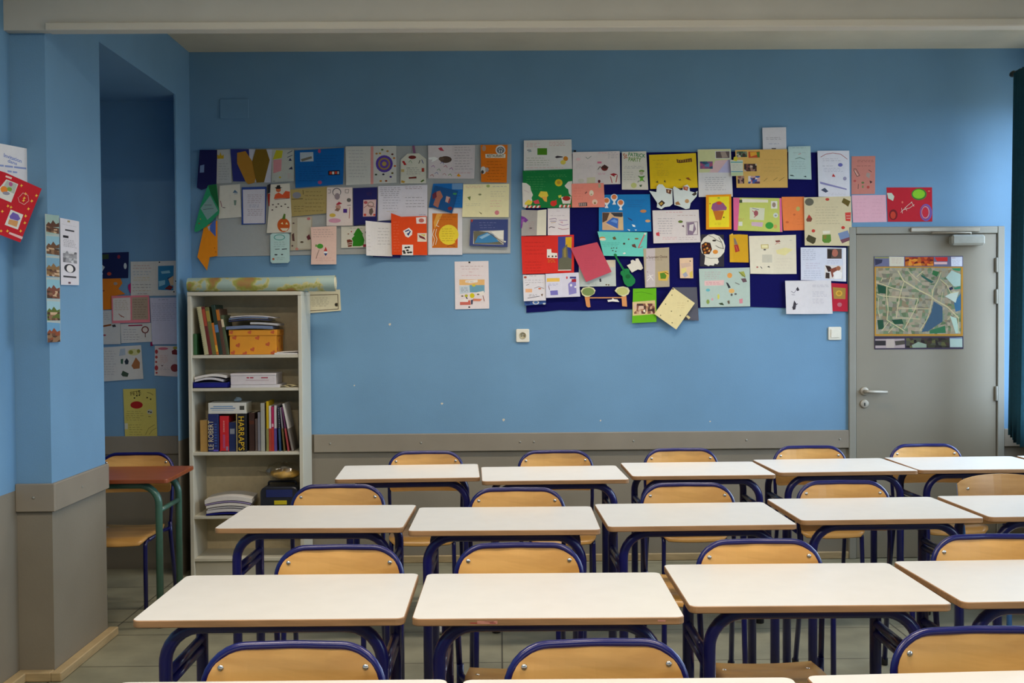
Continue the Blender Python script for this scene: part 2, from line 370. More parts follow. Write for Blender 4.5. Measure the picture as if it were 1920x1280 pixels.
def make_chair(variant=False):
    c = empty('school_chair'); tub = M_TUBEL if variant else M_TUBE; ply = M_PLYV if variant else M_PLY
    # curved plywood backrest: outline in (x, v) then bent and leaned
    def bk(x, v): return Vector((x, .186+(v-.6)*.14+.012-.030*(x/.19)**2*.8, v))
    b = MB()
    if variant:
        out = [(-.2, .60), (.2, .60), (.205, .775)]
        out += [(.2*math.cos(R(a)), .772+.04*math.sin(R(a))) for a in range(10, 171, 10)] + [(-.205, .775)]
        out = [(p[0], p[1]) for p in out]
    else: out = rrect(-.189, .189, .595, .792, [.02, .085, .085, .02], 8)
    pl = bmesh.new(); f = pl.faces.new([pl.verts.new((p[0], p[1], 0)) for p in out])
    for k in range(-5, 6):
        g = pl.verts[:]+pl.edges[:]+pl.faces[:]; bmesh.ops.bisect_plane(pl, geom=g, plane_co=(k*.034, 0, 0), plane_no=(1, 0, 0))
    r_ = bmesh.ops.extrude_face_region(pl, geom=pl.faces[:])
    top = {e.index for e in []}
    ext = [v for v in r_['geom'] if isinstance(v, bmesh.types.BMVert)]
    es = set(ext)
    for v in pl.verts:
        p = bk(v.co.x, v.co.y); off = -.0045 if v in es else .0045; v.co = p+Vector((0, off, 0))
    b.bm.free(); b.bm = pl; b.mats = [ply]
    bmesh.ops.recalc_face_normals(pl, faces=pl.faces[:])
    br = b.build('backrest', c)
    for x in (-.158, .158):
        q = MB(); p = bk(x, .752); q.lathe([(.0072, -.0045), (.0072, -.006), (.005, -.008), (.0008, -.0088)], p, M_STEEL, 12, 'y'); q.build('rivet', br)
    # seat
    prof = [(.17, .422), (.10, .417), (.0, .416), (-.10, .419), (-.16, .422), (-.185, .418), (-.203, .406), (-.212, .386)]
    vs = []; nx = 10
    for t in (0, -.010):
        for k, (y, z) in enumerate(prof):
            hw = .167-(.03*max(0, (k-5)/2)**2 if k > 5 else 0)-(.012 if k == 0 else 0)
            yo = .006*t/.01 if k > 4 else 0
            for i in range(nx+1):
                u = -1+2*i/nx; vs.append((hw*u, y-yo*.7 if k > 5 else y, z+t*(1 if k < 6 else .5)+.006*u*u))
    n = len(prof)*(nx+1); fs = []
    for k in range(len(prof)-1):
        for i in range(nx):
            a = k*(nx+1)+i; fs.append((a, a+1, a+nx+2, a+nx+1)); fs.append((n+a, n+a+nx+1, n+a+nx+2, n+a+1))
    edge = [i for i in range(nx+1)]+[k*(nx+1)+nx for k in range(1, len(prof))]+[(len(prof)-1)*(nx+1)+i for i in range(nx-1, -1, -1)]+[k*(nx+1) for k in range(len(prof)-2, 0, -1)]
    for i in range(len(edge)):
        a, d = edge[i], edge[(i+1) % len(edge)]; fs.append((a, n+a, n+d, d))
    b = MB(); b.mesh(vs, fs, ply, True); st = b.build('seat', c)
    for x in (-.13, .13):
        for y in (-.12, .12):
            q = MB(); q.lathe([(.007, 0), (.006, .002), (.001, .003)], (x, y, .4205), M_STEEL, 10); q.build('rivet', st)
    # frame
    zt = .7955
    def bp(x, v): p = bk(x, v); return (x, p.y+.006, v)
    b = MB()
    if variant:
        for s_ in (-1, 1): b.tube(fillet([(s_*.18, .165, .40), (s_*.184, .172, .5), (s_*.186, bk(.17, .77).y+.02, .77)], .03), .0105, tub, 10)
    else:
        b.tube(fillet([(-.185, .168, .40), (-.192, .178, .56), (-.196, bk(.17, .80).y, zt), (0, bk(0, .80).y-.002, zt), (.196, bk(.17, .80).y, zt), (.192, .178, .56), (.185, .168, .40)], [0, .1, .092, .3, .092, .1, 0], 9), .0092, tub, 10)
    b.build('back_frame', c)
    b = MB()
    for s_ in (-1, 1): b.tube([(s_*.182, .168, .404), (s_*.158, .10, .402), (s_*.155, -.165, .398)], .0105, tub, 10)
    b.tube([(-.155, -.12, .400), (.155, -.12, .400)], .009, tub, 8); b.tube([(-.17, .14, .400), (.17, .14, .400)], .009, tub, 8)
    b.build('seat_frame', c)
    for s_ in (-1, 1):
        b = MB(); b.tube(fillet([(s_*.1555, -.13, .3985), (s_*.155, -.172, .398), (s_*.16, -.19, .01)], .035), .0108, tub, 10); l = b.build('leg', c)
        q = MB(); q.lathe([(.013, 0), (.0145, .003), (.0145, .03), (.0125, .033)], (s_*.16, -.19, 0), M_CAP, 12); q.build('foot_cap', l)
        b = MB(); b.tube(fillet([(s_*.184, .166, .44), (s_*.185, .172, .37), (s_*.193, .245, .01)], .05), .0112, tub, 10); l = b.build('leg', c)
        q = MB(); q.lathe([(.0135, 0), (.015, .003), (.015, .03), (.0125, .033)], (s_*.193, .2455, 0), M_CAP, 12); q.build('foot_cap', l)
    return c
ROW = {'A': 'in the row nearest the back wall', 'B': 'in the third row from the camera', 'C': 'in the second row from the camera', 'D': 'in the row nearest the camera'}
NTH = ['leftmost', 'second from left', 'third from left', 'fourth from left', 'fifth from left', 'sixth from left']
DESKS = {'A': [(-.46, 5.546, 2.3), (.254, 5.441, 1.5), (.984, 5.554, .5), (1.708, 5.642, 2.2), (2.424, 5.678, .6), (3.055, 5.60, 90.6)],
         'B': [(-.705, 4.301, -1.5), (.014, 4.223, -.7), (.738, 4.276, 1.0), (1.472, 4.367, 1.4), (2.20, 4.397, .8)],
         'C': [(-.600, 3.064, -.2), (.122, 3.051, -.8), (.850, 3.146, -.4), (1.576, 3.169, 1.2)],
         'D': [(-.467, 2.085, -.3), (.263, 2.075, -.6), (1.006, 2.095, 2.4)]}
desk0 = None
for row in 'CBAD':
    for i, (x, y, a) in enumerate(DESKS[row]):
        if desk0 is None: d = desk0 = make_desk('school_desk', M_TOP, M_TUBE, None, 'white school desks in four rows')
        else: d = copy_tree(desk0)
        d.location = (x, y, 0); d.rotation_euler = (0, 0, R(a))
        tag(d, 'white-topped school desk, %s %s' % (NTH[i], ROW[row]), 'desk')
        if row == 'C' and i == 1:      # this desk carries red ink on its front edge
            tp = [c for c in d.children if c.name.startswith('tabletop')][0]; tp.data = tp.data.copy(); me = tp.data
            bm = bmesh.new(); bm.from_mesh(me); me.materials.append(mat('red_ink', 'b03a3a', .5)); me.materials.append(mat('pink_ink', 'c98a78', .5))
            for x0, x1, z0, z1, mi in ((-.2, -.172, .727, .7298, 2), (-.182, -.13, .7255, .7345, 3), (-.163, -.138, .730, .7330, 2), (-.15, -.134, .7268, .7295, 2), (.28, .30, .729, .734, 3)):
                f = bm.faces.new([bm.verts.new((px, -.2503, pz)) for px, pz in ((x0, z0+.0007), (x1, z0), (x1, z1-.0005), (x0, z1))]); f.material_index = mi
            bm.to_mesh(me); bm.free()
CH = {'A': [(-.395, 5.851, 1), (.298, 5.832, 2), (.968, 5.879, 1), (1.677, 5.942, 1), (2.325, 5.982, 1)],
      'B': [(-.697, 4.688, -1), (.062, 4.554, -1), (.789, 4.644, 0), (1.458, 4.670, 0), (2.19, 4.76, 1)],
      'C': [(-.508, 3.421, -1), (.054, 3.426, 0), (.815, 3.450, 1), (1.572, 3.49, 1)],
      'D': [(-.458, 2.39, -1), (.212, 2.382, 2), (1.075, 2.448, 2)]}
chair0 = make_chair(); tag(chair0, None, 'chair', 'school chairs tucked behind the desks'); first = True
for row in 'CBAD':
    for i, (x, y, a) in enumerate(CH[row]):
        if row == 'B' and i == 4:
            c = make_chair(True); tag(c, 'school chair with an arched pale wooden backrest without a blue tube border', 'chair', 'school chairs tucked behind the desks')
        else:
            c = chair0 if first else copy_tree(chair0); first = False
            tag(c, 'blue-framed wooden chair, %s %s' % (NTH[i], ROW[row]), 'chair')
        c.location = (x, y-.205, 0); c.rotation_euler = (0, 0, R(a))
nd = make_desk('school_desk', M_REDTOP, M_GREEN, 'old school desk with red-brown top and green tube legs in the alcove', 'old desk in the alcove', 1)
del nd['group']; nd.location = (-1.968, 5.58, 0); nd.rotation_euler = (0, 0, R(1.0))
nc = copy_tree(chair0); nc.location = (-1.945, 5.90-.205, 0); nc.rotation_euler = (0, 0, R(1)); tag(nc, 'wooden school chair with blue frame behind the red-brown desk in the alcove', 'chair')
del nc['group']
# ------------------------------------------------------------------ bookcase
BX0, BX1, BY0, BY1, BH = -1.83, -1.162, 6.478, 6.776, 1.675
SH = [1.304, 1.110, .732, .357, .106]
bc = empty('bookcase', (0, 0, 0), label='tall cream white open bookcase in the left corner of the back wall', cat='bookcase')
bc.location = ((BX0+BX1)/2, BY0, 0); OX, OY = bc.location.x, bc.location.y
def bbox(name, x0, x1, y0, y1, z0, z1, bev=.0015):
    b = MB(); b.box(x0-OX, x1-OX, y0-OY, y1-OY, z0, z1, M_SHELF, bev); return b.build(name, bc)
T = .022
bbox('side_panel', BX0, BX0+T, BY0, BY1, 0, BH-T); bbox('side_panel', BX1-T, BX1, BY0, BY1, 0, BH-T)
bbox('top_panel', BX0, BX1, BY0-.004, BY1, BH-T, BH); b = MB(); b.box(BX0+T-OX, BX1-T-OX, BY1-.006-OY, BY1-OY, .06, BH-T, mat('hardboard_back', 'c6b897', .6)); b.build('back_panel', bc)
for z in SH: bbox('shelf', BX0+T, BX1-T, BY0+.006, BY1-.006, z-.018, z)
bbox('plinth', BX0+T, BX1-T, BY0+.03, BY0+.045, 0, .088)
def PX(px): return (px-937)*.003148
G_BK = 'books and folders in the bookcase'
def add_text(b, body, h, M, m, align='LEFT', fit=None):
    v, f = text_tris(body, h, align)
    if fit:
        xs = [p[0] for p in v]; k = fit/(max(xs)-min(xs)); v = [(p[0]*k, p[1]) for p in v]
    b.mesh([M @ Vector((x, y, 0)) for x, y in v], f, m)
def book(label, t, h, d, col, base, lean=0, name='book', pages='d8d0b8', spine=None, group='books on the shelves', cat='book'):
    """upright book, spine towards the room; base = (x of lower left corner, y front, z)"""
    o = empty(name, base, label=label, cat=cat, group=group); o.rotation_euler = (0, R(lean), 0)
    mc = mat('book_cover_'+col, col, .45, var=.08, scale=30)
    b = MB(); b.box(0, t, 0, .003, 0, h, mc, .0012); b.box(0, .0025, .003, d, 0, h, mc); b.box(t-.0025, t, .003, d, 0, h, mc)
    if spine: spine(b, t, h)
    b.build('cover', o)
    b = MB(); b.box(.0025, t-.0025, .003, d-.005, .003, h-.003, paper(pages)); b.build('page_block', o, label='cream page block')
    return o
FR = lambda x, z, y=-.0006: Matrix(((1, 0, 0, x), (0, 0, 1, y), (0, 1, 0, z), (0, 0, 0, 1)))          # text upright on a front face
def FRR(x, z, a, y=-.0006): return FR(x, z, y) @ Matrix.Rotation(R(a), 4, 'Z')
bx = BX0+T+.001; Y = BY0+.03; z1 = SH[0]
def spiral(b, t, h):
    for k in range(22): b.tube([(.004, -.004, .01+k*(h-.02)/21), (.004, .004, .012+k*(h-.02)/21)], .0016, M_CAP, 6)
def bands(cs):
    def f(b, t, h):
        for z0, z1_, c in cs: b.box(.001, t-.001, -.0007, .001, h*z0, h*z1_, paper(c))
    return f
x = bx; book('thin dark green book standing at the far left of the top shelf', .018, .125, .18, '2f5a34', (x+.001, Y, z1+.001))
LEAN = -8.5
lst = [('leaning cream book with a black spiral binding on the top shelf', .026, .285, 'b9b48c', spiral),
       ('leaning dark red book right of the spiral bound one on the top shelf', .020, .286, '6a2420', bands([(.6, .95, 'a84a38')])),
       ('leaning olive book right of the dark red one on the top shelf', .022, .284, '6a6a38', bands([(.7, .92, 'a08c40')])),
       ('short leaning orange book among the taller ones on the top shelf', .014, .19, 'c8701c', bands([(.1, .3, 'e0b040')])),
       ('tall leaning dark green book on the top shelf', .022, .296, '23382c', bands([(.45, .6, '5a7ea8')])),
       ('leaning brown book with an orange top on the top shelf', .020, .272, '5a3c2c', bands([(.75, .98, 'b87028')])),
       ('leaning grey-green book with a cream label nearest the heart box', .016, .235, '4f5a3c', bands([(.7, .9, 'd8c8a8')]))]
x = bx+.020+.045
for lab, t, h, c, sp in lst:
    book(lab, t, h, .19, c, (x, Y, z1+.0005-0*t), LEAN, spine=sp); x += t/math.cos(R(LEAN))+.0008
# patterned gift box
hb = empty('heart_box', (PX(427)+.012, Y+.005, z1+.001), label='orange gift box with red hearts and a lid on the top shelf', cat='box')
MO = mat('orange_card', 'dd9424', .55, var=.06, scale=12); MH = mat('red_heart_print', 'c25a2c', .55)
def heart(cx, cz, s, y, ax='y'):
    p = []
    for k in range(20):
        a = 2*math.pi*k/20; u = s*.062*16*math.sin(a)**3; w = s*.062*(13*math.cos(a)-5*math.cos(2*a)-2*math.cos(3*a)-math.cos(4*a))
        ca, sa = math.cos(.5), math.sin(.5); u, w = u*ca-w*sa, u*sa+w*ca
        w = max(w, .0006-cz); p.append((cx+u, y, cz+w) if ax == 'y' else (y, cx+u, cz+w))
    return p
b = MB(); b.box(0, .275, 0, .20, 0, .118, MO, .002)
for cx, cz in ((.05, .055), (.135, .03), (.165, .098), (.225, .06), (.02, .012), (.09, .006), (.03, .1), (.255, .01)): b.face(heart(cx, cz, .0145, -.0005), MH)
for cy, cz in ((.03, .03), (.08, .08), (.14, .04)): b.face(heart(cy, cz, .0145, .2755, 'x'), MH)
b.build('box_body', hb)
b = MB(); b.box(-.004, .279, -.004, .204, .112, .146, MO, .002)
for cx in (.012, .12, .255): b.face(heart(cx, .131, .0125, -.0045), MH)
b.build('box_lid', hb)
def slab(name, label, cat, group, x0, x1, y0, y1, z0, t, prof, m, me=None, parent=None, skew=0, kid=None):
    """bent stack of sheets: prof(u) lifts it along x, layered edge lines belong to the sheets"""
    b = MB(); n = 14; vs = []
    for k in range(n+1):
        u = k/n; xx = x0+(x1-x0)*u; dz = prof(u)
        for yy in (y0, y1):
            for tt in (0, t): vs.append((xx+skew*(yy-y0), yy, z0+dz+tt))
    fs = []
    for k in range(n):
        a = 4*k; c_ = a+4
        fs += [(a, c_, c_+1, a+1), (a+2, a+3, c_+3, c_+2), (a+1, c_+1, c_+3, a+3), (a, a+2, c_+2, c_)]
    fs += [(0, 1, 3, 2), (4*n, 4*n+2, 4*n+3, 4*n+1)]
    cx, cy = (x0+x1)/2, (y0+y1)/2
    b.mesh([(v[0]-cx, v[1]-cy, v[2]-z0) for v in vs], fs, m, False)
    return b.build(name, loc=(cx, cy, z0), label=label, cat=cat, group=group)
zt = z1+.001+.147
BL = mat('blue_grey_folder', '6d7c9c', .5, var=.06); BD = mat('dark_blue_folder', '24305a', .5); WP = paper('cfcdd2'); WP2 = paper('b9b8bc'); WP3 = paper('dedad6')
hx0 = PX(425)
GP_ = 'folders piled on the heart box'
slab('paper_folder', 'blue-grey folder, lowest of the pile on the heart box', 'folder', GP_, hx0, PX(512), Y-.005, Y+.20, zt+.001, .018, lambda u: .006*math.sin(3*u), BL)
slab('paper_folder', 'white paper wad sticking out at the right of the pile on the heart box', 'folder', GP_, PX(470), PX(521), Y+.0, Y+.2, zt+.028, .012, lambda u: .004-.01*u*u, WP2)
slab('paper_folder', 'dark blue folder in the middle of the pile on the heart box', 'folder', GP_, PX(430), PX(505), Y-.002, Y+.19, zt+.047, .006, lambda u: .010*math.sin(2.6*u), BD)
slab('paper_folder', 'bent blue-grey folder second from the top of the pile on the heart box', 'folder', GP_, PX(430), PX(503), Y+.002, Y+.19, zt+.0585, .008, lambda u: .010*math.sin(2.6*u), BL)
slab('paper_folder', 'white sheets on top of the pile on the heart box', 'folder', GP_, PX(432), PX(515), Y+.004, Y+.18, zt+.0715, .005, lambda u: .011*math.sin(2.4*u)-.012*u*u, WP)
slab('booklet', 'thin white booklet flat at the right of the top shelf, lower one', 'booklet', 'booklets on the top shelf', PX(516), PX(561)-.005, Y-.02, Y+.16, z1+.001, .009, lambda u: 0, WP3)
slab('booklet', 'thin white booklet with a raised edge, upper one right of the heart box', 'booklet', 'booklets on the top shelf', PX(520), PX(561)-.004, Y-.015, Y+.16, z1+.011, .004, lambda u: .006*u, WP3)
# second shelf
z2 = SH[1]
tr = empty('letter_tray', ((PX(363)+PX(430))/2, Y+.1, z2+.001), label='dark blue plastic letter tray at the left of the second shelf', cat='tray')
MT_ = mat('navy_plastic', '1c2080', .35); w = (PX(430)-PX(363))/2-.002
b = MB(); b.box(-w, w, -.12, .12, 0, .004, MT_)
for a in ((-w, w, -.12, -.117, 0, .03), (-w, -w+.003, -.12, .12, 0, .034), (w-.003, w, -.12, .12, 0, .034), (-w, w, .117, .12, 0, .034)): b.box(*a, MT_)
b.build('tray_body', tr)
GT = 'papers in the blue tray'
for k, (lab, x0, x1, zz, t, m, pr) in enumerate([('flat grey papers, bottom layer in the blue tray', 367, 424, .006, .016, WP2, lambda u: .003*math.sin(3*u)),
        ('bulging white papers, middle layer in the blue tray', 366, 418, .036, .012, WP, lambda u: .014*math.sin(3.1*u)),
        ('dark folder between the white papers in the blue tray', 367, 424, .025, .005, BD, lambda u: .006*math.sin(3.1*u)),
        ('arched white papers, top layer in the blue tray', 365, 424, .056, .014, WP3, lambda u: .018*math.sin(2.7*u)-.006)]):
    slab('paper_stack', lab, 'papers', GT, PX(x0), PX(x1), Y-.01+.002*k, Y+.19, z2+zz, t, pr, m)
slab('paper_stack', 'flat stack of white sheets under the paper box on the second shelf', 'papers', None, PX(433), PX(524), Y-.01, Y+.2, z2+.001, .016, lambda u: .0, WP)
o = empty('paper_box', (PX(432), Y, z2+.018), label='white cardboard box with small red print on the second shelf', cat='box')
WB = mat('white_carton', 'd2ccd0', .6, var=.04); b = MB(); b.box(0, .265, 0, .2, 0, .058, WB, .002)
mr = paper('a8384c')
for a, c_, d, g in ((.095, .11, .037, .044), (.115, .135, .037, .044), (.18, .22, .037, .043)): b.box(a, c_, -.0006, .001, d, g, mr)
b.box(.09, .225, -.0006, .001, .024, .0275, paper('b8a0a8'))
b.build('box_body', o); b = MB(); b.box(-.002, .267, -.002, .202, .052, .066, WB, .003); b.build('box_lid', o)
for k, (x0, x1, zz, a, lab) in enumerate([(520, 540, 0, 8, 'left cream paper slip at the right of the second shelf'), (532, 552, .006, -12, 'middle cream paper slip, lying across two others on the second shelf'), (543, 559, .001, 20, 'right cream paper slip against the side of the second shelf')]):
    b = MB(); hw = (PX(x1)-PX(x0))/2; b.mesh([(-hw, -.03, .004), (0, -.03, .010), (hw, -.03, .002), (-hw, .03, .003), (0, .03, .007), (hw, .03, .004)], [(0, 1, 4, 3), (1, 2, 5, 4)], paper('e0d4a8'), True)
    s_ = b.build('paper_slip', loc=((PX(x0)+PX(x1))/2, Y+.03+.02*(k == 1), z2+zz), label=lab, cat='paper', group='paper slips on the second shelf'); s_.rotation_euler = (0, 0, R(a)); mm = s_.modifiers.new('t', 'SOLIDIFY'); mm.thickness = .0015
# third shelf: dictionaries
z3 = SH[2]
MY = paper('e0b62a'); MW_ = paper('d8c9a0')
GD = 'books on the shelves'
book('short tan paperback at the left of the dictionary shelf', .044, .185, .14, 'b08a4c', (PX(373), Y+.01, z3+.001), group=GD)
book('tall dull brown book behind the tan paperback', .020, .285, .09, '5a4834', (PX(379), Y+.155, z3+.001), group=GD)
def rob(b, t, h):
    add_text(b, 'LE ROBERT', .030, FRR(t*.50+.0, .012, 90), MW_, fit=.170); 
    for k in range(9): b.box(t*.62, t*.85, -.0006, .001, .03+k*.016, .038+k*.016, paper('3f5a9c'))
    b.box(t*.5, t*.95, -.0006, .001, .003, .012, paper('5a4ab0'))
book('thick blue dictionary lettered LE ROBERT', .060, .222, .17, '1f2a62', (PX(389), Y, z3+.001), spine=rob, group=GD)
def red(b, t, h):
    for k in range(7): b.box(t*.4, t*.55, -.0006, .001, h*.55+k*.010, h*.55+k*.010+.006, paper('e08a8c'))
    b.box(t*.35, t*.6, -.0006, .001, .02, .1, paper('b04a70')); b.box(t*.1, t*.95, -.0006, .001, 0, .004, M_CAP)
    b.box(t*.7, t*.95, -.0006, .001, .006, .03, paper('8a7a9a'))
book('bright red dictionary between the two blue ones', .052, .210, .16, 'c8202a', (PX(411)-.003, Y+.006, z3+.001), spine=red, group=GD)
def blu(b, t, h):
    b.box(t*.15, t*.8, -.0006, .001, h*.6, h*.78, paper('8a8f9c'))
book('short dark blue dictionary with a grey label', .042, .172, .16, '1b2a5c', (PX(429)-.006, Y+.01, z3+.001), spine=blu, group=GD)
def har(b, t, h):
    add_text(b, "HARRAP'S", .034, FRR(t*.23, h-.012, -90), MY, fit=.200); b.box(t*.02, t*.09, -.0006, .001, 0, h, paper('c8b070'))
book("thick black dictionary lettered HARRAP'S in yellow", .060, .222, .17, '15141a', (PX(442)-.002, Y, z3+.001), spine=har, group=GD)
def wht(b, t, h): pass
o = empty('manual', (PX(389.5), Y+.002, z3+.225), label='thick white manual lying across the tops of the dictionaries', cat='book', group=GD)
b = MB(); mc = paper('d2d2cc'); b.box(0, .222, 0, .004, 0, .064, mc, .001); b.box(0, .222, .004, .16, 0, .003, mc); b.box(0, .222, .004, .16, .061, .064, mc)
b.box(.012, .16, -.0006, .001, .030, .034, paper('2f6aa8')); b.box(.03, .145, -.0006, .001, .040, .046, paper('7a9cc0')); b.box(.02, .15, -.0006, .001, .018, .022, paper('a8b8c8')); b.box(.185, .212, -.0006, .001, .022, .046, paper('4a4a44'))
b.build('cover', o); b = MB(); b.box(.002, .220, .004, .156, .003, .061, paper('d8d0b8')); b.build('page_block', o)
o = empty('paper_crumple', (PX(440), Y+.06, z3+.290), label='small crumpled bluish film on top of the white manual', cat='wrapper'); 
b = MB(); random.seed(3); b.lathe([(.004, 0), (.022, .004), (.024, .012), (.014, .022), (.002, .026)], (0, 0, 0), mat('blue_film', '7f93a0', .3), 9, 'z', False)
for v in b.bm.verts: v.co += Vector((random.uniform(-.006, .006), random.uniform(-.006, .006), random.uniform(0, .004)))
b.build('film', o)
book('dark brown book with a lighter band, right of the black dictionary', .032, .226, .16, '3a221a', (PX(463)+.003, Y+.02, z3+.001), spine=bands([(.7, .8, '5a3426')]), group=GD)
book('grey-brown book leaning by the grey binder', .016, .19, .16, '6a5c58', (PX(475)+.002, Y+.02, z3+.001), group=GD)
book('slim grey binder right of the brown book', .016, .23, .17, '8c8c98', (PX(481)+.001, Y+.01, z3+.001), name='binder', cat='binder', group=GD)
book('wide pale grey binder beside the coloured folders', .022, .285, .18, 'a4a49c', (PX(487)+.001, Y, z3+.001), name='binder', cat='binder', group=GD)
GF = 'coloured folders in the bookcase'
def folder(label, x, t, h, lean, col, pocket, ph=.135, extra=None):
    o = empty('file_folder', (x, Y+.004, z3+.001), label=label, cat='folder', group=GF); o.rotation_euler = (0, R(lean), 0)
    b = MB(); b.box(0, t, 0, .17, 0, h, paper(col), .001)
    if extra: extra(b, t, h)
    b.build('sheets', o); b = MB(); b.box(-.0008, t+.0008, -.003, .172, 0, ph, mat('pocket_'+pocket, pocket, .3, var=.1, coat=.3), .0008); b.build('pocket', o)
fx = PX(497)+.002
for lab, t, h, l, c, p, ex in [('yellow folder curling over at the left of the coloured folders', .013, .295, 0, 'c8a81c', '8f8a50', None), ('white sheets in a red pocket beside the yellow folder', .012, .268, 0, 'd4d0cc', 'a8402c', None),
        ('magenta folder in a red pocket, middle of the coloured folders', .014, .262, 0, 'b02458', 'b03028', lambda b, t, h: b.box(.002, t-.002, -.0006, .001, h*.55, h*.62, paper('e0b0c0'))), ('white sheets in a violet pocket beside the magenta folder', .013, .27, 0, 'c8c4c8', '5a4a90', None),
        ('dark spiral notebook in a blue pocket among the coloured folders', .010, .262, -2, '2c3048', '2c4a70', lambda b, t, h: [b.tube([(.001, -.003, .14+k*.011), (.009, -.003, .143+k*.011)], .0015, M_STEEL, 6) for k in range(11)]),
        ('grey folder in an olive pocket leaning among the coloured folders', .008, .258, -5, '8a8890', '6a5a30', None), ('purple folder in a rose pocket leaning beside the fanned white papers', .008, .262, -8, '6a3a64', 'b04a50', None),
        ('fanned white papers leaning at the far end of the coloured folders', .010, .285, -11, 'd8d6d4', '8a8480', None)]:
    if l: fx += .0135
    folder(lab, fx, t, h, l, c, p, extra=ex); fx += t+.0025
book('dark green book upright at the right end of the dictionary shelf', .018, .26, .14, '1f2c24', (BX1-T-.020, Y+.06, z3+.001), group=GD)
# fourth shelf: paper pile, dark case, bag
z4 = SH[3]
GQ = 'bent papers on the fourth shelf'
pf = lambda s_: (lambda u: s_*(math.sin(2.2*u+.35)-.34)-.003*max(0, u-.55)**2*4)
slab('paper_folder', 'dark blue folder under the bent papers on the fourth shelf', 'folder', GQ, PX(385), PX(468), Y-.025, Y+.2, z4+.0025, .008, pf(.014), MT_, skew=-.06)
zz = z4+.0135
for k, (lab, t, m, x0, x1) in enumerate([('lowest bent white papers on the fourth shelf', .016, WP, 386, 462), ('thin grey bent papers, second up on the fourth shelf', .008, WP2, 388, 464), ('thick white bent papers, third up on the fourth shelf', .014, WP3, 385, 466), ('lilac bent folder near the top of the pile on the fourth shelf', .005, paper('a89cc8'), 383, 468), ('topmost bent white papers on the fourth shelf', .024, WP3, 382, 470)]):
    slab('paper_stack', lab, 'papers', GQ, PX(x0), PX(x1), Y-.024+.002*k, Y+.2, zz, t, pf(.018+.004*k), m, skew=-.06); zz += t+.0028
ca = empty('cassette_player', (PX(486), Y-.02, z4+.001), label='dark blue-black portable machine with a yellow sticker on the fourth shelf', cat='machine')
MD = mat('dark_machine_plastic', '1d212e', .35, var=.1)
b = MB(); b.prism(rrect(0, .225, 0, .10, .02), 0, .20, MD, .004); b.prism(rrect(0, .225, 0, .165, [.01, .035, .035, .01]), 0, .2, MD, .006, M=Matrix(((1, 0, 0, 0), (0, 0, 1, .0), (0, 1, 0, 0), (0, 0, 0, 1)))); b.bm.clear()
b.prism(rrect(0, .225, 0, .165, [.008, .035, .035, .008]), -.2, 0, MD, .006, M=Matrix.Rotation(R(90), 4, 'X')); b.build('machine_body', ca)
b = MB(); b.box(.035, .19, -.002, .002, .105, .15, mat('blue_screen_plastic', '1f2c66', .2), .001); b.build('front_panel', ca)
b = MB(); b.box(.083, .157, -.003, .001, .062, .086, mat('yellow_sticker', 'c8b61c', .4), .0005); b.build('sticker', ca)
b = MB(); b.tube(fillet([(.03, .1, .16), (.03, .1, .185), (.195, .1, .185), (.195, .1, .16)], .015), .006, MD, 8); b.build('carry_handle', ca)
bg = empty('plastic_bag', (PX(524), Y+.075, z4+.206), label='clear plastic bag of golden bread lying on the dark machine', cat='bag')
b = MB(); random.seed(8)
b.lathe([(.01, 0), (.06, .004), (.085, .018), (.08, .038), (.05, .05), (.01, .053)], (.01, 0, 0), mat('golden_crust', 'd2a650', .5, var=.3, scale=24), 20)
for v in b.bm.verts: v.co.x *= 1.05; v.co += Vector((0, 0, random.uniform(-.003, .003)))
b.build('bread', bg)
b = MB(); b.lathe([(.02, -.002), (.075, -.001), (.096, .02), (.099, .045), (.08, .075), (.045, .088), (.01, .09)], (0, 0, 0), M_BAG, 26, 'z', False)
for v in b.bm.verts: v.co += Vector((random.uniform(-.009, .009), random.uniform(-.006, .006), random.uniform(-.004, .008) if v.co.z > .01 else 0))
b.mesh([(-.09, -.03, .03), (-.145, -.05, .05), (-.15, .0, .045), (-.14, .03, .02), (-.09, .03, .03), (-.16, -.02, .03)], [(0, 1, 2, 4), (4, 2, 3), (1, 5, 2)], M_BAG)
b.build('film', bg)
b = MB(); b.tube(fillet([(PX(512), Y+.16, z4-.02), (PX(512), Y+.15, .225), (PX(523), Y+.15, .175), (PX(540), Y+.155, .24), (PX(545), Y+.16, z4-.02)], .04, 8), .004, M_CAP, 8); b.build('power_cable', label='black power cable hanging in a loop below the fourth shelf', cat='cable')
# rolled wall map lying on the bookcase
mr_ = empty('rolled_map', (-1.845, 6.56, BH+.0445), label='rolled up wall map lying along the top of the bookcase', cat='map')
def rollmat():
    m = bpy.data.materials.new('printed_map_paper'); m.use_nodes = True; nt = m.node_tree; N = nt.nodes; L = nt.links; p = N['Principled BSDF']
    tc = N.new('ShaderNodeTexCoord'); n = N.new('ShaderNodeTexNoise'); n.inputs['Scale'].default_value = 9; n.inputs['Detail'].default_value = 5; n.inputs['Distortion'].default_value = .3
    L.new(tc.outputs['Object'], n.inputs['Vector']); r = N.new('ShaderNodeValToRGB'); el = r.color_ramp.elements
    el[0].position = 0; el[0].color = lin('9db7b4'); el[1].position = 1; el[1].color = lin('8a5a3c')
    for q, c in ((.52, 'a6bcb4'), (.545, 'c8c08a'), (.60, '9aa04a'), (.66, 'a8824c')): e_ = el.new(q); e_.color = lin(c)
    L.new(n.outputs['Fac'], r.inputs['Fac']); L.new(r.outputs['Color'], p.inputs['Base Color']); p.inputs['Roughness'].default_value = .45
    return m
MR = rollmat(); MRB = paper('d6ceb0')
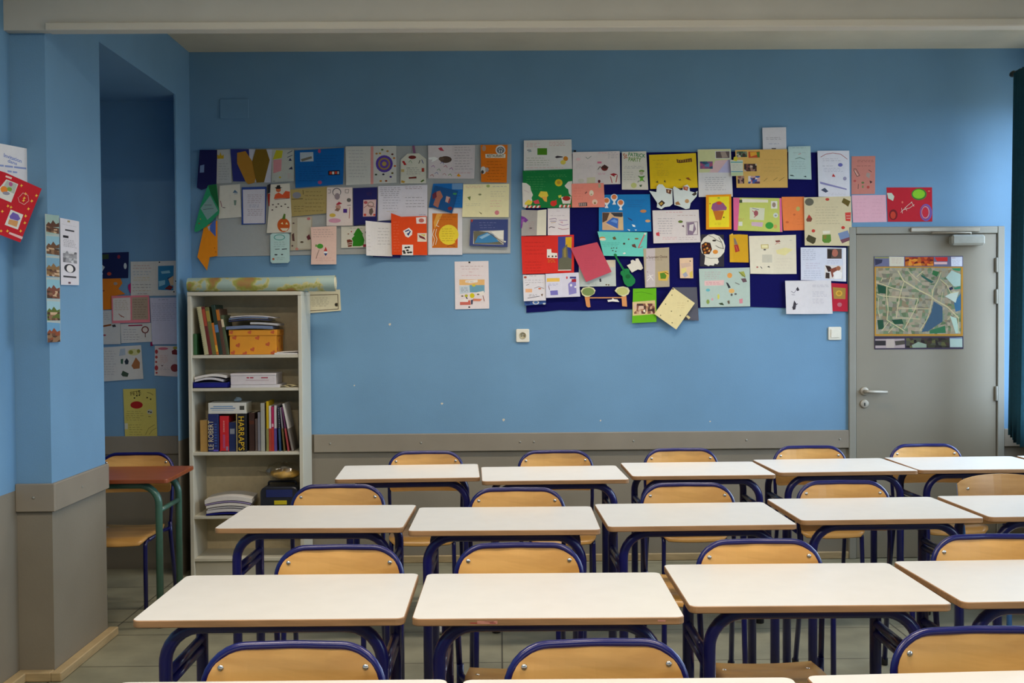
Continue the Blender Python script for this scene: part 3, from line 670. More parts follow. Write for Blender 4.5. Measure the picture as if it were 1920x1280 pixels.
b = MB(); b.tube([(0, 0, 0), (.62, 0, 0)], .044, MR, 28, caps=False, radii=[.041, .0435]); b.tube([(.0, 0, 0), (.62, 0, 0)], .041, MRB, 28, caps=False, radii=[.039, .0415])
b.build('map_sheet', mr_)
b = MB(); b.tube([(.60, 0, .001), (.872, -.003, .0035)], .044, MR, 28, caps=False, radii=[.0445, .0475]); b.tube([(.60, 0, .001), (.872, -.003, .0035)], .044, MRB, 28, caps=False, radii=[.0425, .0455])
b.build('outer_sheet', mr_, label='paler outer sheet at the right end')
b = MB()
sp = [(.875, .04*(1-k/40*.75)*math.cos(k*.45)-.002, .004+.04*(1-k/40*.75)*math.sin(k*.45)) for k in range(41)]
vs = []; fs = []
for k, p in enumerate(sp): vs += [(.62, p[1], p[2]), (p[0], p[1], p[2])]
for k in range(40): fs.append((2*k, 2*k+1, 2*k+3, 2*k+2))
b.mesh(vs, fs, MRB, True); o = b.build('inner_coil', mr_); md = o.modifiers.new('t', 'SOLIDIFY'); md.thickness = .0015
# scrap of paper on the floor
random.seed(11); b = MB(); b.lathe([(.005, 0), (.03, .003), (.038, .014), (.026, .03), (.006, .036)], (0, 0, 0), paper('dcd8d4'), 8, 'z', False)
for v in b.bm.verts: v.co += Vector((random.uniform(-.008, .008), random.uniform(-.008, .008), random.uniform(0, .008)))
b.build('paper_scrap', loc=(-.285, 5.256, .0005), label='crumpled white paper scrap on the floor under the desks', cat='paper')
# ------------------------------------------------------------------ cards, boards and posters
# n name, l label, c category, g group, pl wall, q outline, z layer, o what is drawn on it; all in millimetres on the wall (along, up)
CARDS = [
{'n':'display_board','l':'pale grey paper display board on the blue wall above the bookcase','c':'board','pl':'B','q':[-1735.3,2556.4,-833.4,2567.6,81.0,2577.2,69.5,1907.2,-774.5,1909.5,-1737.3,1899.6],'col':'a9acab','o':[['p','b6b8b6',[-221.2,2128.8,67.8,2127.0,66.2,1913.7,-223.0,1915.7]]],'z':0,'lift':0,'th':3},
{'n':'felt_board','l':'navy felt display board on the blue wall left of the door','c':'board','pl':'B','q':[165.9,2513.0,922.0,2521.8,1531.6,2524.9,2152.2,2511.5,2151.3,1537.0,1760.4,1559.6,1548.7,1567.8,1231.3,1563.5,811.8,1559.9,538.0,1552.0,373.2,1556.5,274.3,1547.4,165.6,1541.6],'col':'141457','o':[],'z':0,'lift':0,'th':4},
{'n':'greeting_card','l':'dark navy folder hanging in the top left corner of the pale board','c':'card','pl':'B','q':[-1827.9,2551.5,-1721.0,2550.9,-1727.1,2323.8,-1788.8,2317.3,-1817.9,2307.1,-1846.7,2321.1],'col':'1c1c52','o':[['p','7f93b8',[-1825.4,2455.2,-1800.1,2461.9,-1801.8,2413.8,-1828.1,2412.5]]],'z':3,'lift':12,'th':0.6,'g':'cards pinned on the pale board left of the wall'},
{'n':'greeting_card','l':'white card with a small yellow crown drawing,right of the navy folder','c':'card','pl':'B','q':[-1737.8,2551.0,-1637.9,2557.3,-1637.0,2350.8,-1733.5,2345.9],'col':'c9c8c4','o':[['p','c9a220',[-1723.0,2523.4,-1710.7,2516.5,-1703.5,2538.4,-1695.5,2516.4,-1683.1,2523.2,-1683.4,2498.4,-1723.3,2497.3]],['t','8a8a90',-1718.1,2475.2,-1647.2,2364.7,7]],'z':1,'lift':2,'th':0.6,'g':'cards pinned on the pale board left of the wall'},
{'n':'greeting_card','l':'dark blue and white card carrying two brown coffin cut-outs','c':'card','pl':'B','q':[-1641.3,2556.0,-1386.6,2552.5,-1395.9,2349.4,-1626.6,2359.0],'col':'d2d0da','o':[['p','2f347c',[-1641.3,2556.0,-1527.7,2555.3,-1519.9,2355.6,-1626.6,2359.0]]],'z':2,'lift':2,'th':0.6,'g':'cards pinned on the pale board left of the wall','parts':[{'n':'coffin_cutout','q':[-1600.3,2533.0,-1548.5,2543.1,-1504.6,2474.0,-1488.6,2377.5,-1495.8,2350.0,-1533.8,2339.9,-1550.8,2357.2,-1601.1,2467.7],'col':'b9822e','o':[],'z':1,'th':0.6,'l':None,'curl':0,'lift':0},{'n':'coffin_cutout','q':[-1486.4,2553.0,-1421.0,2552.7,-1401.1,2487.2,-1437.2,2351.7,-1484.1,2349.9,-1508.0,2480.9],'col':'84641a','o':[],'z':2,'th':0.6,'l':'darker olive brown coffin cut-out','curl':0,'lift':0}]},
{'n':'greeting_card','l':'pale card with a yellow and pink pencil shape beside the coffins card','c':'card','pl':'B','q':[-1386.6,2552.5,-1253.6,2551.7,-1254.4,2358.9,-1392.4,2351.4],'col':'c8c8bc','o':[['p','ccc02c',[-1362.5,2548.9,-1321.2,2545.2,-1328.6,2500.5,-1383.9,2490.5]],['p','e0979a',[-1380.4,2488.4,-1328.7,2493.6,-1333.0,2421.4,-1381.4,2406.5]],['l','333355',3.45,[-1293.8,2527.9,-1262.6,2544.9]],['l','333355',3.45,[-1294.1,2503.8,-1262.9,2517.4]],['p','333355',[-1287.4,2483.1,-1276.9,2500.2,-1266.8,2483.0]],['p','333355',[-1288.0,2431.4,-1267.2,2448.5,-1261.9,2429.9]],['t','d7a0a4',-1295.2,2407.4,-1261.1,2372.7,4],['e','d0b030',-1340.3,2382.1,6.9,5.5],['t','555566',-1385.4,2363.1,-1361.3,2354.7,1]],'z':1,'lift':2,'th':0.6,'g':'cards pinned on the pale board left of the wall'},
{'n':'invitation_card','l':'large bright blue card with a boat photo,top of the pale board','c':'card','pl':'B','q':[-1248.8,2544.8,-945.2,2560.3,-954.5,2336.4,-1245.9,2316.8],'col':'0d66b0','o':[['p','b9c4cc',[-1215.9,2532.9,-1135.2,2535.2,-1133.7,2478.8,-1215.1,2475.8]],['p','7d7667',[-1211.5,2491.6,-1145.8,2509.8,-1142.5,2496.0,-1204.8,2477.8]],['p','26202a',[-1044.7,2419.7,-974.3,2422.7,-973.2,2395.1,-1043.6,2392.1]],['p','d8442c',[-1036.5,2414.8,-1022.7,2414.7,-1022.8,2398.2,-1036.6,2398.3]],['p','e6e0d8',[-1019.9,2414.7,-1007.5,2414.6,-1007.7,2398.1,-1020.1,2398.2]],['p','d8442c',[-1003.3,2416.0,-990.9,2415.9,-991.1,2399.4,-1003.5,2399.4]],['p','b9c4cc',[-988.2,2415.9,-978.5,2415.8,-978.7,2399.3,-988.3,2399.4]],['e','b8507c',-1097.2,2540.5,9.0,12.4],['e','b8507c',-1095.8,2349.0,12.4,11.0],['t','0a437c',-1229.2,2451.7,-1057.8,2354.3,7],['t','0a437c',-1125.0,2520.0,-967.2,2436.5,5]],'z':2,'lift':4,'th':0.6,'g':'cards pinned on the pale board left of the wall'},
{'n':'greeting_card','l':'white card with a purple round mandala and a pink stripe','c':'card','pl':'B','q':[-936.6,2568.5,-626.0,2570.9,-626.8,2344.8,-935.7,2331.5],'col':'d6d4cc','o':[['p','e59a92',[-783.4,2567.7,-766.9,2567.6,-769.2,2337.4,-785.8,2337.5]],['t','98949c',-923.0,2553.3,-800.6,2373.4,9],['e','5a3fa4',-700.9,2461.1,52.4,52.4],['e','a88a4c',-700.9,2461.1,37.3,37.3],['e','6a4aa8',-700.9,2461.1,27.6,27.6],['e','b49a50',-700.9,2461.1,13.8,13.8],['e','c08040',-747.3,2523.4,7.6,5.5],['e','506a38',-712.5,2547.3,7.6,5.5],['e','c08a40',-680.2,2538.2,7.6,5.5],['e','6a3a30',-650.7,2518.7,7.6,5.5],['e','d08030',-640.5,2495.2,7.6,5.5],['e','d0703a',-635.5,2446.9,7.6,5.5],['e','6a5a28',-651.8,2403.6,7.6,5.5],['e','50408a',-662.3,2380.9,7.6,5.5],['e','a05030',-690.2,2356.2,7.6,5.5],['e','d89030',-723.4,2355.7,7.6,5.5],['e','4a5a40',-752.0,2395.2,7.6,5.5],['e','303040',-707.1,2396.3,7.6,5.5],['e','d0a040',-726.6,2524.7,7.6,5.5]],'z':1,'lift':6,'th':0.6,'g':'cards pinned on the pale board left of the wall','fold':-775.6},
{'n':'greeting_card','l':'cream gift tag shaped card with clipped corners and a purple ribbon','c':'card','pl':'B','q':[-599.2,2486.0,-557.4,2522.3,-488.2,2524.7,-443.6,2488.6,-445.0,2340.3,-601.9,2339.1],'col':'dcd9c8','o':[['p','8c5a80',[-527.9,2571.8,-514.1,2571.7,-507.6,2524.8,-522.8,2524.9]],['e','7a2a28',-528.6,2500.1,23.5,11.0],['p','c02828',[-592.4,2475.6,-578.5,2479.0,-564.9,2453.4,-578.8,2452.1]],['l','2a3a2a',4.14,[-488.8,2461.3,-481.7,2481.9]],['l','505a90',4.14,[-471.3,2485.3,-461.2,2461.1]],['p','d2b878',[-597.6,2427.4,-579.0,2427.3,-579.1,2410.1,-597.8,2410.2]],['p','b04030',[-471.8,2433.6,-455.9,2433.5,-456.1,2410.7,-472.0,2410.8]],['p','d0a040',[-596.9,2359.8,-572.8,2352.8,-579.8,2343.1,-598.4,2344.6]],['p','607a30',[-481.5,2350.8,-462.0,2364.5,-455.2,2357.6,-472.6,2346.6]],['p','7a2a28',[-551.8,2377.5,-504.8,2382.0,-503.5,2370.3,-550.5,2368.5]],['l','70a070',2.76,[-551.0,2468.5,-540.5,2482.2,-530.3,2464.9]],['t','807c78',-568.5,2441.0,-472.2,2392.2,4]],'z':1,'lift':5,'th':0.6,'g':'cards pinned on the pale board left of the wall'},
{'n':'greeting_card','l':'two-page white card with silver foil and a brown hedgehog shape','c':'card','pl':'B','q':[-431.2,2571.2,-142.1,2572.4,-149.3,2366.1,-430.9,2369.9],'col':'ddd2d2','o':[['p','f4f4f0',[-429.1,2496.8,-391.7,2502.1,-369.6,2491.6,-391.9,2475.9,-412.7,2469.1,-404.3,2484.2,-427.8,2485.7]],['e','5a463a',-324.1,2485.1,37.3,20.7],['e','6a5648',-350.3,2489.4,16.6,12.4],['p','c8485c',[-370.5,2553.7,-349.7,2560.4,-332.6,2536.2,-356.8,2539.8]],['l','a878b0',3.45,[-413.0,2440.1,-399.1,2449.7,-390.9,2435.9]],['l','7aa07a',3.45,[-378.6,2419.2,-364.7,2428.8,-356.5,2415.0]],['l','c06a88',3.45,[-336.9,2439.7,-323.0,2449.3,-314.8,2435.4]],['l','8890b8',3.45,[-392.6,2398.6,-378.7,2408.2,-370.5,2394.3]],['l','d0a0a0',3.45,[-344.2,2391.4,-330.3,2401.0,-322.1,2387.2]],['l','a86a9a',3.45,[-302.4,2425.7,-288.5,2435.3,-280.3,2421.4]],['l','88a868',3.45,[-309.7,2387.8,-295.8,2397.4,-287.6,2383.5]],['l','c07a70',3.45,[-420.4,2385.0,-406.5,2394.6,-398.3,2380.7]],['l','7880b0',3.45,[-357.5,2460.5,-343.6,2470.1,-335.4,2456.2]],['t','8a8088',-273.6,2566.9,-153.8,2417.9,9],['t','d87888',-274.9,2408.3,-153.9,2395.8,1],['p','f0a018',[-257.8,2385.4,-245.9,2399.1,-230.8,2383.9,-244.0,2378.4]]],'z':1,'lift':6,'th':0.6,'g':'cards pinned on the pale board left of the wall','fold':-284.8},
{'n':'invitation_card','l':'orange card headed RESTAURANT in the top right corner of the pale board','c':'card','pl':'B','q':[-108.9,2572.9,57.1,2572.0,49.9,2340.8,-106.6,2345.2],'col':'ea7a10','o':[['e','e6e2dc',13.3,2541.2,30.4,29.0],['e','707478',13.3,2539.8,23.5,20.7],['l','e6e2dc',2.76,[-2.6,2541.3,13.4,2555.0,29.2,2541.1]],['p','e6e2dc',[4.3,2539.8,9.8,2539.8,9.7,2526.0,4.2,2526.0]],['p','e6e2dc',[16.8,2539.8,22.3,2539.7,22.2,2525.9,16.7,2526.0]],['p','efe6d0',[-80.3,2516.9,44.3,2516.2,42.7,2492.7,-79.1,2493.4]],['w','33261c','RESTAURANT',-70.8,2497.5,16.6,0,103.5],['e','e0dcd4',-93.5,2417.6,16.6,23.5],['e','4a4038',-98.5,2407.2,8.3,11.0],['e','b8a8a0',-70.7,2420.9,11.0,13.8],['e','c0967a',-88.3,2552.1,12.4,17.9],['t','a04a0c',-73.7,2479.6,39.6,2351.2,7]],'z':2,'lift':2,'th':0.6,'g':'cards pinned on the pale board left of the wall'},
{'n':'greeting_card','l':'green leaf shaped card drooping at the left end of the pale board','c':'card','pl':'B','q':[-1778.1,2334.4,-1725.3,2341.0,-1710.0,2179.0,-1711.8,2160.4,-1789.2,2082.9,-1848.7,2048.8,-1863.4,2052.4,-1858.8,2084.8,-1824.4,2214.2],'col':'2c9a68','o':[['p','1c6838',[-1778.1,2333.1,-1727.9,2339.7,-1711.0,2185.9,-1760.3,2279.2]],['p','86a6a0',[-1765.7,2272.4,-1718.4,2179.0,-1783.5,2122.9,-1824.7,2193.5]],['l','555a60',2.76,[-1803.3,2214.0,-1755.9,2213.7]],['l','555a60',2.76,[-1809.0,2186.5,-1745.6,2193.0]],['e','a03828',-1833.8,2101.8,4.2,4.1],['e','c8a040',-1825.6,2128.0,3.2,3.5]],'z':5,'lift':12,'th':0.6,'g':'cards pinned on the pale board left of the wall'},
{'n':'greeting_card','l':'orange paper with a blue corner drooping below the green leaf card','c':'card','pl':'B','q':[-1807.7,2081.7,-1725.5,2120.5,-1725.7,1903.1,-1773.2,1895.1,-1790.1,1813.7,-1849.7,1897.0],'col':'ef8d12','o':[['p','4a68b8',[-1776.0,2088.4,-1736.0,2124.0,-1736.3,2020.5,-1768.5,2055.2]],['p','a9b4c8',[-1786.6,2082.9,-1768.1,2089.7,-1776.4,2055.3]],['e','b05a10',-1743.5,1951.5,3.2,4.1],['e','b05a10',-1735.9,1927.3,3.2,3.5]],'z':3,'lift':14,'th':0.6,'g':'cards pinned on the pale board left of the wall'},
{'n':'greeting_card','l':'plain cream card with tiny blue and green marks,right of the green leaf card','c':'card','pl':'B','q':[-1709.6,2332.7,-1585.5,2342.2,-1579.0,2140.2,-1719.1,2130.8],'col':'d9d4c6','o':[['p','5c7894',[-1630.9,2288.8,-1616.9,2307.3,-1597.9,2288.6]],['l','5c7894',2.76,[-1620.7,2281.8,-1600.0,2283.1]],['p','7a9080',[-1624.6,2243.9,-1607.4,2243.8,-1611.2,2212.8,-1621.6,2212.9]],['l','50404a',4.14,[-1694.1,2199.6,-1676.9,2198.1]],['l','8a5060',4.14,[-1706.0,2241.0,-1697.5,2203.0]]],'z':2,'lift':2,'th':0.6,'g':'cards pinned on the pale board left of the wall','fold':-1652.3},
{'n':'invitation_card','l':'white printed invitation in a dark blue border','c':'card','pl':'B','q':[-1575.4,2322.9,-1422.4,2325.4,-1432.0,2097.2,-1578.2,2094.0],'col':'304c94','o':[['p','d4cfd8',[-1568.7,2307.7,-1432.2,2310.3,-1436.8,2101.4,-1567.1,2100.1]],['t','8a6070',-1541.4,2281.3,-1442.2,2222.1,5],['t','3a5f9c',-1536.7,2217.9,-1452.9,2196.7,2],['t','8a6070',-1542.6,2191.7,-1443.1,2146.3,4]],'z':2,'lift':2,'th':0.6,'g':'cards pinned on the pale board left of the wall'},
{'n':'greeting_card','l':'tall Halloween card with a witch hat and an orange pumpkin','c':'card','pl':'B','q':[-1416.7,2335.7,-1280.1,2344.6,-1270.5,2155.5,-1271.8,2043.7,-1423.7,2040.6,-1408.0,2197.8],'col':'dbd4c4','o':[['p','a03026',[-1417.4,2280.6,-1399.4,2283.9,-1404.5,2204.7,-1410.0,2204.7]],['p','2a2a34',[-1416.7,2334.3,-1396.0,2342.5,-1399.4,2287.4,-1417.4,2280.6]],['e','c8653c',-1349.5,2304.3,15.2,13.8],['p','26221c',[-1372.1,2318.2,-1360.3,2321.6,-1357.5,2331.9,-1339.5,2333.9,-1336.9,2320.1,-1325.2,2318.6,-1341.2,2310.5,-1361.9,2310.6]],['p','d8562e',[-1377.7,2249.3,-1369.1,2276.9,-1348.3,2288.4,-1324.3,2274.5,-1306.8,2297.2,-1279.3,2293.5,-1279.8,2253.6,-1328.0,2253.8]],['l','7a2a1c',3.45,[-1373.0,2245.8,-1279.8,2253.6]],['e','c85a1e',-1319.6,2088.2,38.6,42.8],['p','5a7a30',[-1329.5,2124.9,-1316.7,2159.3,-1307.1,2155.8,-1308.8,2124.7]],['p','e6dcc0',[-1340.5,2069.7,-1288.8,2069.4,-1302.8,2052.2,-1326.9,2053.7]],['p','e8d9a0',[-1336.8,2097.3,-1326.3,2107.6,-1321.6,2092.4]],['p','e8d9a0',[-1309.2,2093.7,-1300.8,2107.4,-1292.0,2092.2]],['e','4a3a34',-1387.5,2181.8,6.2,3.5],['e','4a3a34',-1363.2,2199.6,6.2,3.5],['e','4a3a34',-1332.1,2204.2,6.2,3.5],['e','4a3a34',-1307.8,2216.5,6.2,3.5],['e','4a3a34',-1290.8,2197.1,6.2,3.5],['e','4a3a34',-1383.7,2213.5,6.2,3.5],['e','4a3a34',-1350.5,2218.1,6.2,3.5]],'z':4,'lift':6,'th':0.6,'g':'cards pinned on the pale board left of the wall'},
{'n':'greeting_card','l':'tan brown handwritten card right of the Halloween card','c':'card','pl':'B','q':[-1277.8,2305.9,-1047.1,2322.5,-1058.6,2159.7,-1270.7,2140.4],'col':'ae9a60','o':[['e','8a8a94',-1238.2,2271.2,26.2,19.3],['l','4a3c24',3.45,[-1269.5,2246.6,-1200.4,2250.3]],['l','4a3c24',2.76,[-1199.8,2303.4,-1198.1,2275.8]],['t','4f4020',-1189.5,2303.3,-1063.3,2164.6,6],['t','4f4020',-1259.6,2210.7,-1191.1,2165.4,3]],'z':3,'lift':2,'th':0.6,'g':'cards pinned on the pale board left of the wall'},
{'n':'greeting_card','l':'beige card with dark red leaf marks below the tan card','c':'card','pl':'B','q':[-1270.7,2138.3,-1144.3,2144.4,-1152.2,1939.3,-1282.1,1933.3],'col':'b9ae98','o':[['p','c9c3b0',[-1236.3,2134.6,-1153.4,2134.1,-1155.6,1944.2,-1238.4,1944.7]],['p','5a3a34',[-1272.0,2031.3,-1258.0,2041.6,-1255.2,1989.7,-1268.9,1993.3]],['p','6a3038',[-1182.4,2016.9,-1164.9,2034.0,-1154.9,2002.9,-1173.6,1996.1]],['e','5a4838',-1210.4,1984.6,10.3,5.5],['e','c87878',-1167.3,2127.3,11.0,8.3],['e','c88878',-1241.9,1942.7,9.7,8.3],['e','604848',-1260.8,2100.3,6.9,4.1],['e','604848',-1269.3,1962.2,5.5,5.5]],'z':2,'lift':2,'th':0.6,'g':'cards pinned on the pale board left of the wall'},
{'n':'greeting_card','l':'pale mint round-cornered card hanging below the Halloween card','c':'card','pl':'B','q':[-1389.2,2039.0,-1292.6,2038.3,-1283.7,2027.9,-1284.2,1869.0,-1294.7,1857.3,-1391.4,1855.2,-1401.6,1866.3,-1401.8,2028.7],'col':'b9d6d2','o':[['e','4a9a90',-1346.0,2013.8,34.5,17.9],['e','b9d6d2',-1346.0,2013.8,29.7,13.8],['l','333a40',3.45,[-1373.1,1940.8,-1345.5,1942.0]],['l','222a30',4.83,[-1331.7,1940.5,-1300.6,1943.1]],['e','30343a',-1368.0,1907.6,9.7,4.1],['e','30343a',-1330.7,1908.7,6.9,3.5],['t','7a9a98',-1382.9,1990.6,-1300.5,1952.0,3],['e','b05a3a',-1384.2,1881.4,6.9,6.9],['t','8aa4a0',-1366.8,1893.8,-1304.9,1872.6,2]],'z':5,'lift':2,'th':0.6,'g':'cards pinned on the pale board left of the wall'},
{'n':'greeting_card','l':'pale pink card with a green lollipop drawing at the foot of the pale board','c':'card','pl':'B','q':[-1154.1,2074.7,-995.2,2080.6,-997.7,1846.3,-1153.2,1846.0,-1148.5,1961.4],'col':'ecc8ba','o':[['e','4a9a34',-1096.7,1957.6,19.3,15.2],['l','7a6050',3.45,[-1102.4,1936.9,-1114.5,1905.9,-1121.7,1881.7]],['e','7a9a50',-1120.8,1961.2,5.5,8.3],['p','c83a34',[-1074.9,1926.4,-1062.2,1953.9,-1052.1,1926.2]],['p','f0f0f0',[-1073.5,1926.3,-1052.1,1926.2,-1052.2,1913.8,-1073.7,1913.9]],['p','28407c',[-1073.7,1913.9,-1051.6,1913.8,-1062.8,1897.2]],['t','9a8078',-1143.8,2065.0,-1002.8,2008.8,4],['t','d89a90',-1125.0,1892.1,-1007.9,1863.7,2]],'z':6,'lift':10,'th':0.6,'g':'cards pinned on the pale board left of the wall'},
{'n':'greeting_card','l':'cream card with a green Christmas tree and a small brown figure','c':'card','pl':'B','q':[-969.4,2079.5,-817.0,2081.0,-815.9,1949.9,-970.0,1946.9],'col':'dedacb','o':[['p','2f8a1e',[-871.3,2065.0,-859.0,2067.0,-834.7,2032.0,-838.9,2027.9,-826.9,1995.1,-833.4,1962.4,-856.0,1956.4,-901.1,1956.7,-896.7,1987.4,-904.7,2003.8,-888.1,2022.1,-894.2,2028.3]],['p','7a3a2a',[-935.5,1995.8,-917.0,1999.8,-900.7,1991.5,-905.2,1954.6,-927.7,1952.7]],['l','e6e0d0',3.28,[-931.6,1975.3,-902.9,1981.2]],['l','e6e0d0',3.28,[-929.7,1965.0,-905.0,1969.0]],['e','8a5a40',-924.9,2032.6,5.7,3.3],['e','b04040',-906.3,2046.8,4.1,4.1],['e','6a5a50',-818.3,2042.1,4.1,6.6],['p','a03040',[-835.4,1968.5,-816.5,1968.4,-816.7,1952.0,-835.6,1952.1]],['t','6a6058',-920.4,2071.5,-822.1,2064.7,1]],'z':2,'lift':2,'th':0.6,'g':'cards pinned on the pale board left of the wall'},
{'n':'greeting_card','l':'pinkish Christmas card with a red hat figure and a purple square','c':'card','pl':'B','q':[-1052.8,2317.7,-897.3,2316.8,-897.7,2082.8,-1057.4,2081.7],'col':'e6d6d0','o':[['e','6a6a70',-992.6,2288.7,27.1,25.4],['e','e6d6d0',-992.6,2286.7,22.1,22.1],['e','9a8a90',-990.0,2262.1,16.4,20.5],['p','b03040',[-998.7,2213.1,-980.1,2229.4,-959.8,2219.0,-968.0,2215.0,-988.5,2209.0]],['e','c09080',-984.5,2196.7,16.4,14.8],['p','8a6a58',[-1007.3,2176.4,-992.8,2192.6,-972.4,2184.3,-984.8,2170.1]],['p','4a2a84',[-954.0,2185.8,-929.8,2185.7,-930.1,2161.6,-954.2,2161.7]],['l','a84a44',3.69,[-912.9,2194.2,-917.7,2126.7]],['e','d8b64c',-1019.9,2147.0,18.9,11.5],['e','d89ab0',-1006.7,2114.2,37.7,13.9],['e','6a6460',-918.6,2239.2,13.1,12.3],['l','33302c',2.87,[-929.2,2206.6,-906.7,2207.6]],['l','6a6460',2.46,[-940.4,2304.8,-917.9,2304.6,-922.3,2282.2,-940.6,2284.3,-940.4,2304.8]],['l','6a6460',2.46,[-1046.8,2303.4,-1030.5,2303.3,-1030.7,2282.8,-1047.0,2282.9]]],'z':4,'lift':5,'th':0.6,'g':'cards pinned on the pale board left of the wall'},
{'n':'greeting_card','l':'navy card with a pinkish sketch picture,middle of the pale board','c':'card','pl':'B','q':[-893.3,2312.7,-743.8,2317.9,-748.0,2098.2,-891.6,2082.7],'col':'1e1f62','o':[['p','d9b8b4',[-830.6,2239.9,-751.5,2241.9,-757.5,2138.8,-833.7,2137.6]],['e','9a8478',-785.8,2211.8,20.5,18.0],['e','d9b8b4',-785.8,2211.8,14.8,12.3],['p','6a5a50',[-794.3,2183.2,-775.8,2191.3,-769.9,2166.7,-784.5,2142.2,-796.6,2158.7]],['e','b05058',-816.4,2224.3,11.5,9.0],['l','8a4a50',2.87,[-829.0,2191.6,-804.3,2207.8,-759.4,2195.3]],['e','c84a3c',-821.3,2148.6,8.2,8.2],['e','c84a3c',-763.9,2148.2,7.4,6.6],['t','4a2a40',-811.7,2287.6,-770.9,2266.9,3]],'z':3,'lift':5,'th':0.6,'g':'cards pinned on the pale board left of the wall'},
{'n':'greeting_card','l':'two-page lavender white handwritten card,centre of the pale board','c':'card','pl':'B','q':[-738.9,2323.4,-437.5,2329.9,-439.2,2135.1,-741.0,2110.8],'col':'d6d3de','o':[['t','33343e',-728.6,2319.2,-594.4,2261.8,5],['t','6a6a80',-711.9,2262.5,-602.1,2179.0,5],['t','8a5a58',-576.5,2323.8,-445.3,2302.3,2],['t','4a4c5a',-577.1,2261.7,-446.3,2188.4,4],['t','c0b050',-692.0,2176.1,-616.1,2161.8,1],['t','5a7ab0',-491.6,2154.1,-443.3,2140.0,1]],'z':2,'lift':6,'th':0.6,'g':'cards pinned on the pale board left of the wall','fold':-589.2},
{'n':'greeting_card','l':'bright red-orange card with white stickers and a blue shield','c':'card','pl':'B','q':[-660.4,2157.2,-599.0,2134.0,-443.3,2137.9,-439.9,1897.9,-656.6,1901.4],'col':'e54a16','o':[['p','f0ece8',[-587.4,2047.6,-551.2,2066.7,-530.0,2047.2,-533.0,2023.0,-555.3,2005.9,-572.5,2014.3]],['p','2c3c7c',[-577.0,2046.1,-552.0,2057.0,-539.7,2043.1,-555.2,2016.3]],['p','f0ece8',[-572.2,2040.6,-546.5,2050.1,-550.8,2037.7,-566.1,2029.5]],['p','efe2de',[-507.8,2128.6,-446.1,2133.1,-446.5,2091.6,-504.6,2091.3]],['e','c86a60',-474.7,2110.5,16.8,12.6],['p','e8dcc8',[-499.6,2033.2,-442.9,2032.8,-443.4,1980.3,-500.1,1980.6]],['p','7a2a2c',[-492.8,2022.8,-458.3,2008.7,-448.1,1991.4,-486.1,2005.4]],['p','d8c060',[-485.9,2026.2,-451.3,2026.0,-454.8,2012.2]],['p','efeae4',[-593.7,1962.6,-526.6,1962.1,-527.2,1898.5,-594.3,1898.9]],['e','26221e',-571.0,1945.1,9.1,5.6],['e','26221e',-553.7,1947.1,9.1,5.6],['e','26221e',-561.5,1928.5,9.1,5.6],['e','26221e',-579.7,1912.7,9.1,5.6],['e','26221e',-556.1,1914.6,9.1,5.6],['e','26221e',-540.9,1915.9,9.1,5.6],['e','26221e',-583.7,1923.1,9.1,5.6],['t','f0825a',-647.7,2110.2,-604.5,1916.3,11]],'z':8,'lift':10,'th':0.6,'g':'cards pinned on the pale board left of the wall'},
{'n':'greeting_card','l':'navy folder with a curled white page at the lower edge of the pale board','c':'card','pl':'B','q':[-772.2,2107.5,-602.7,2109.9,-604.9,1883.1,-774.3,1889.8],'col':'1e1f62','o':[],'z':6,'lift':0,'th':0.6,'g':'cards pinned on the pale board left of the wall','parts':[{'n':'curled_page','q':[-811.6,2107.8,-652.6,2096.4,-654.6,1892.4,-808.8,1896.9],'col':'dcd6d2','o':[['t','7a7478',-744.8,2072.8,-659.5,1958.2,6],['t','a8a0a0',-800.6,2028.2,-781.0,1917.5,5]],'z':2,'th':0.6,'l':None,'curl':45,'lift':0}]},
{'n':'greeting_card','l':'blue card with a tilted dark blue flap and brown monkey shapes','c':'card','pl':'B','q':[-401.4,2336.6,-218.8,2338.9,-222.8,2189.0,-430.4,2191.7],'col':'1268b2','o':[['p','6a94c0',[-285.9,2335.9,-220.2,2337.5,-220.5,2300.9,-286.2,2301.3]],['t','0d4880',-275.9,2287.5,-228.2,2204.3,5]],'z':3,'lift':2,'th':0.6,'g':'cards pinned on the pale board left of the wall','parts':[{'n':'tilted_flap','q':[-389.8,2324.1,-248.2,2290.8,-287.5,2152.8,-425.5,2198.6],'col':'124d86','o':[['p','a86a58',[-379.7,2288.1,-358.9,2293.5,-341.9,2256.8,-359.5,2232.7,-372.3,2187.9,-402.6,2205.4,-390.5,2239.8]],['p','6a2a3c',[-407.6,2271.0,-383.2,2288.1,-380.0,2253.6,-404.4,2239.9]],['p','c09a90',[-328.4,2225.6,-321.2,2260.1,-298.4,2253.1,-307.7,2217.2]],['p','8a3a44',[-312.5,2220.0,-304.0,2246.2,-295.7,2242.7,-304.3,2213.0]],['e','7a2a34',-299.0,2184.0,14.0,11.0],['e','3a8a60',-269.1,2273.6,12.6,6.9]],'z':3,'th':0.6,'l':None,'curl':0,'lift':8}]},
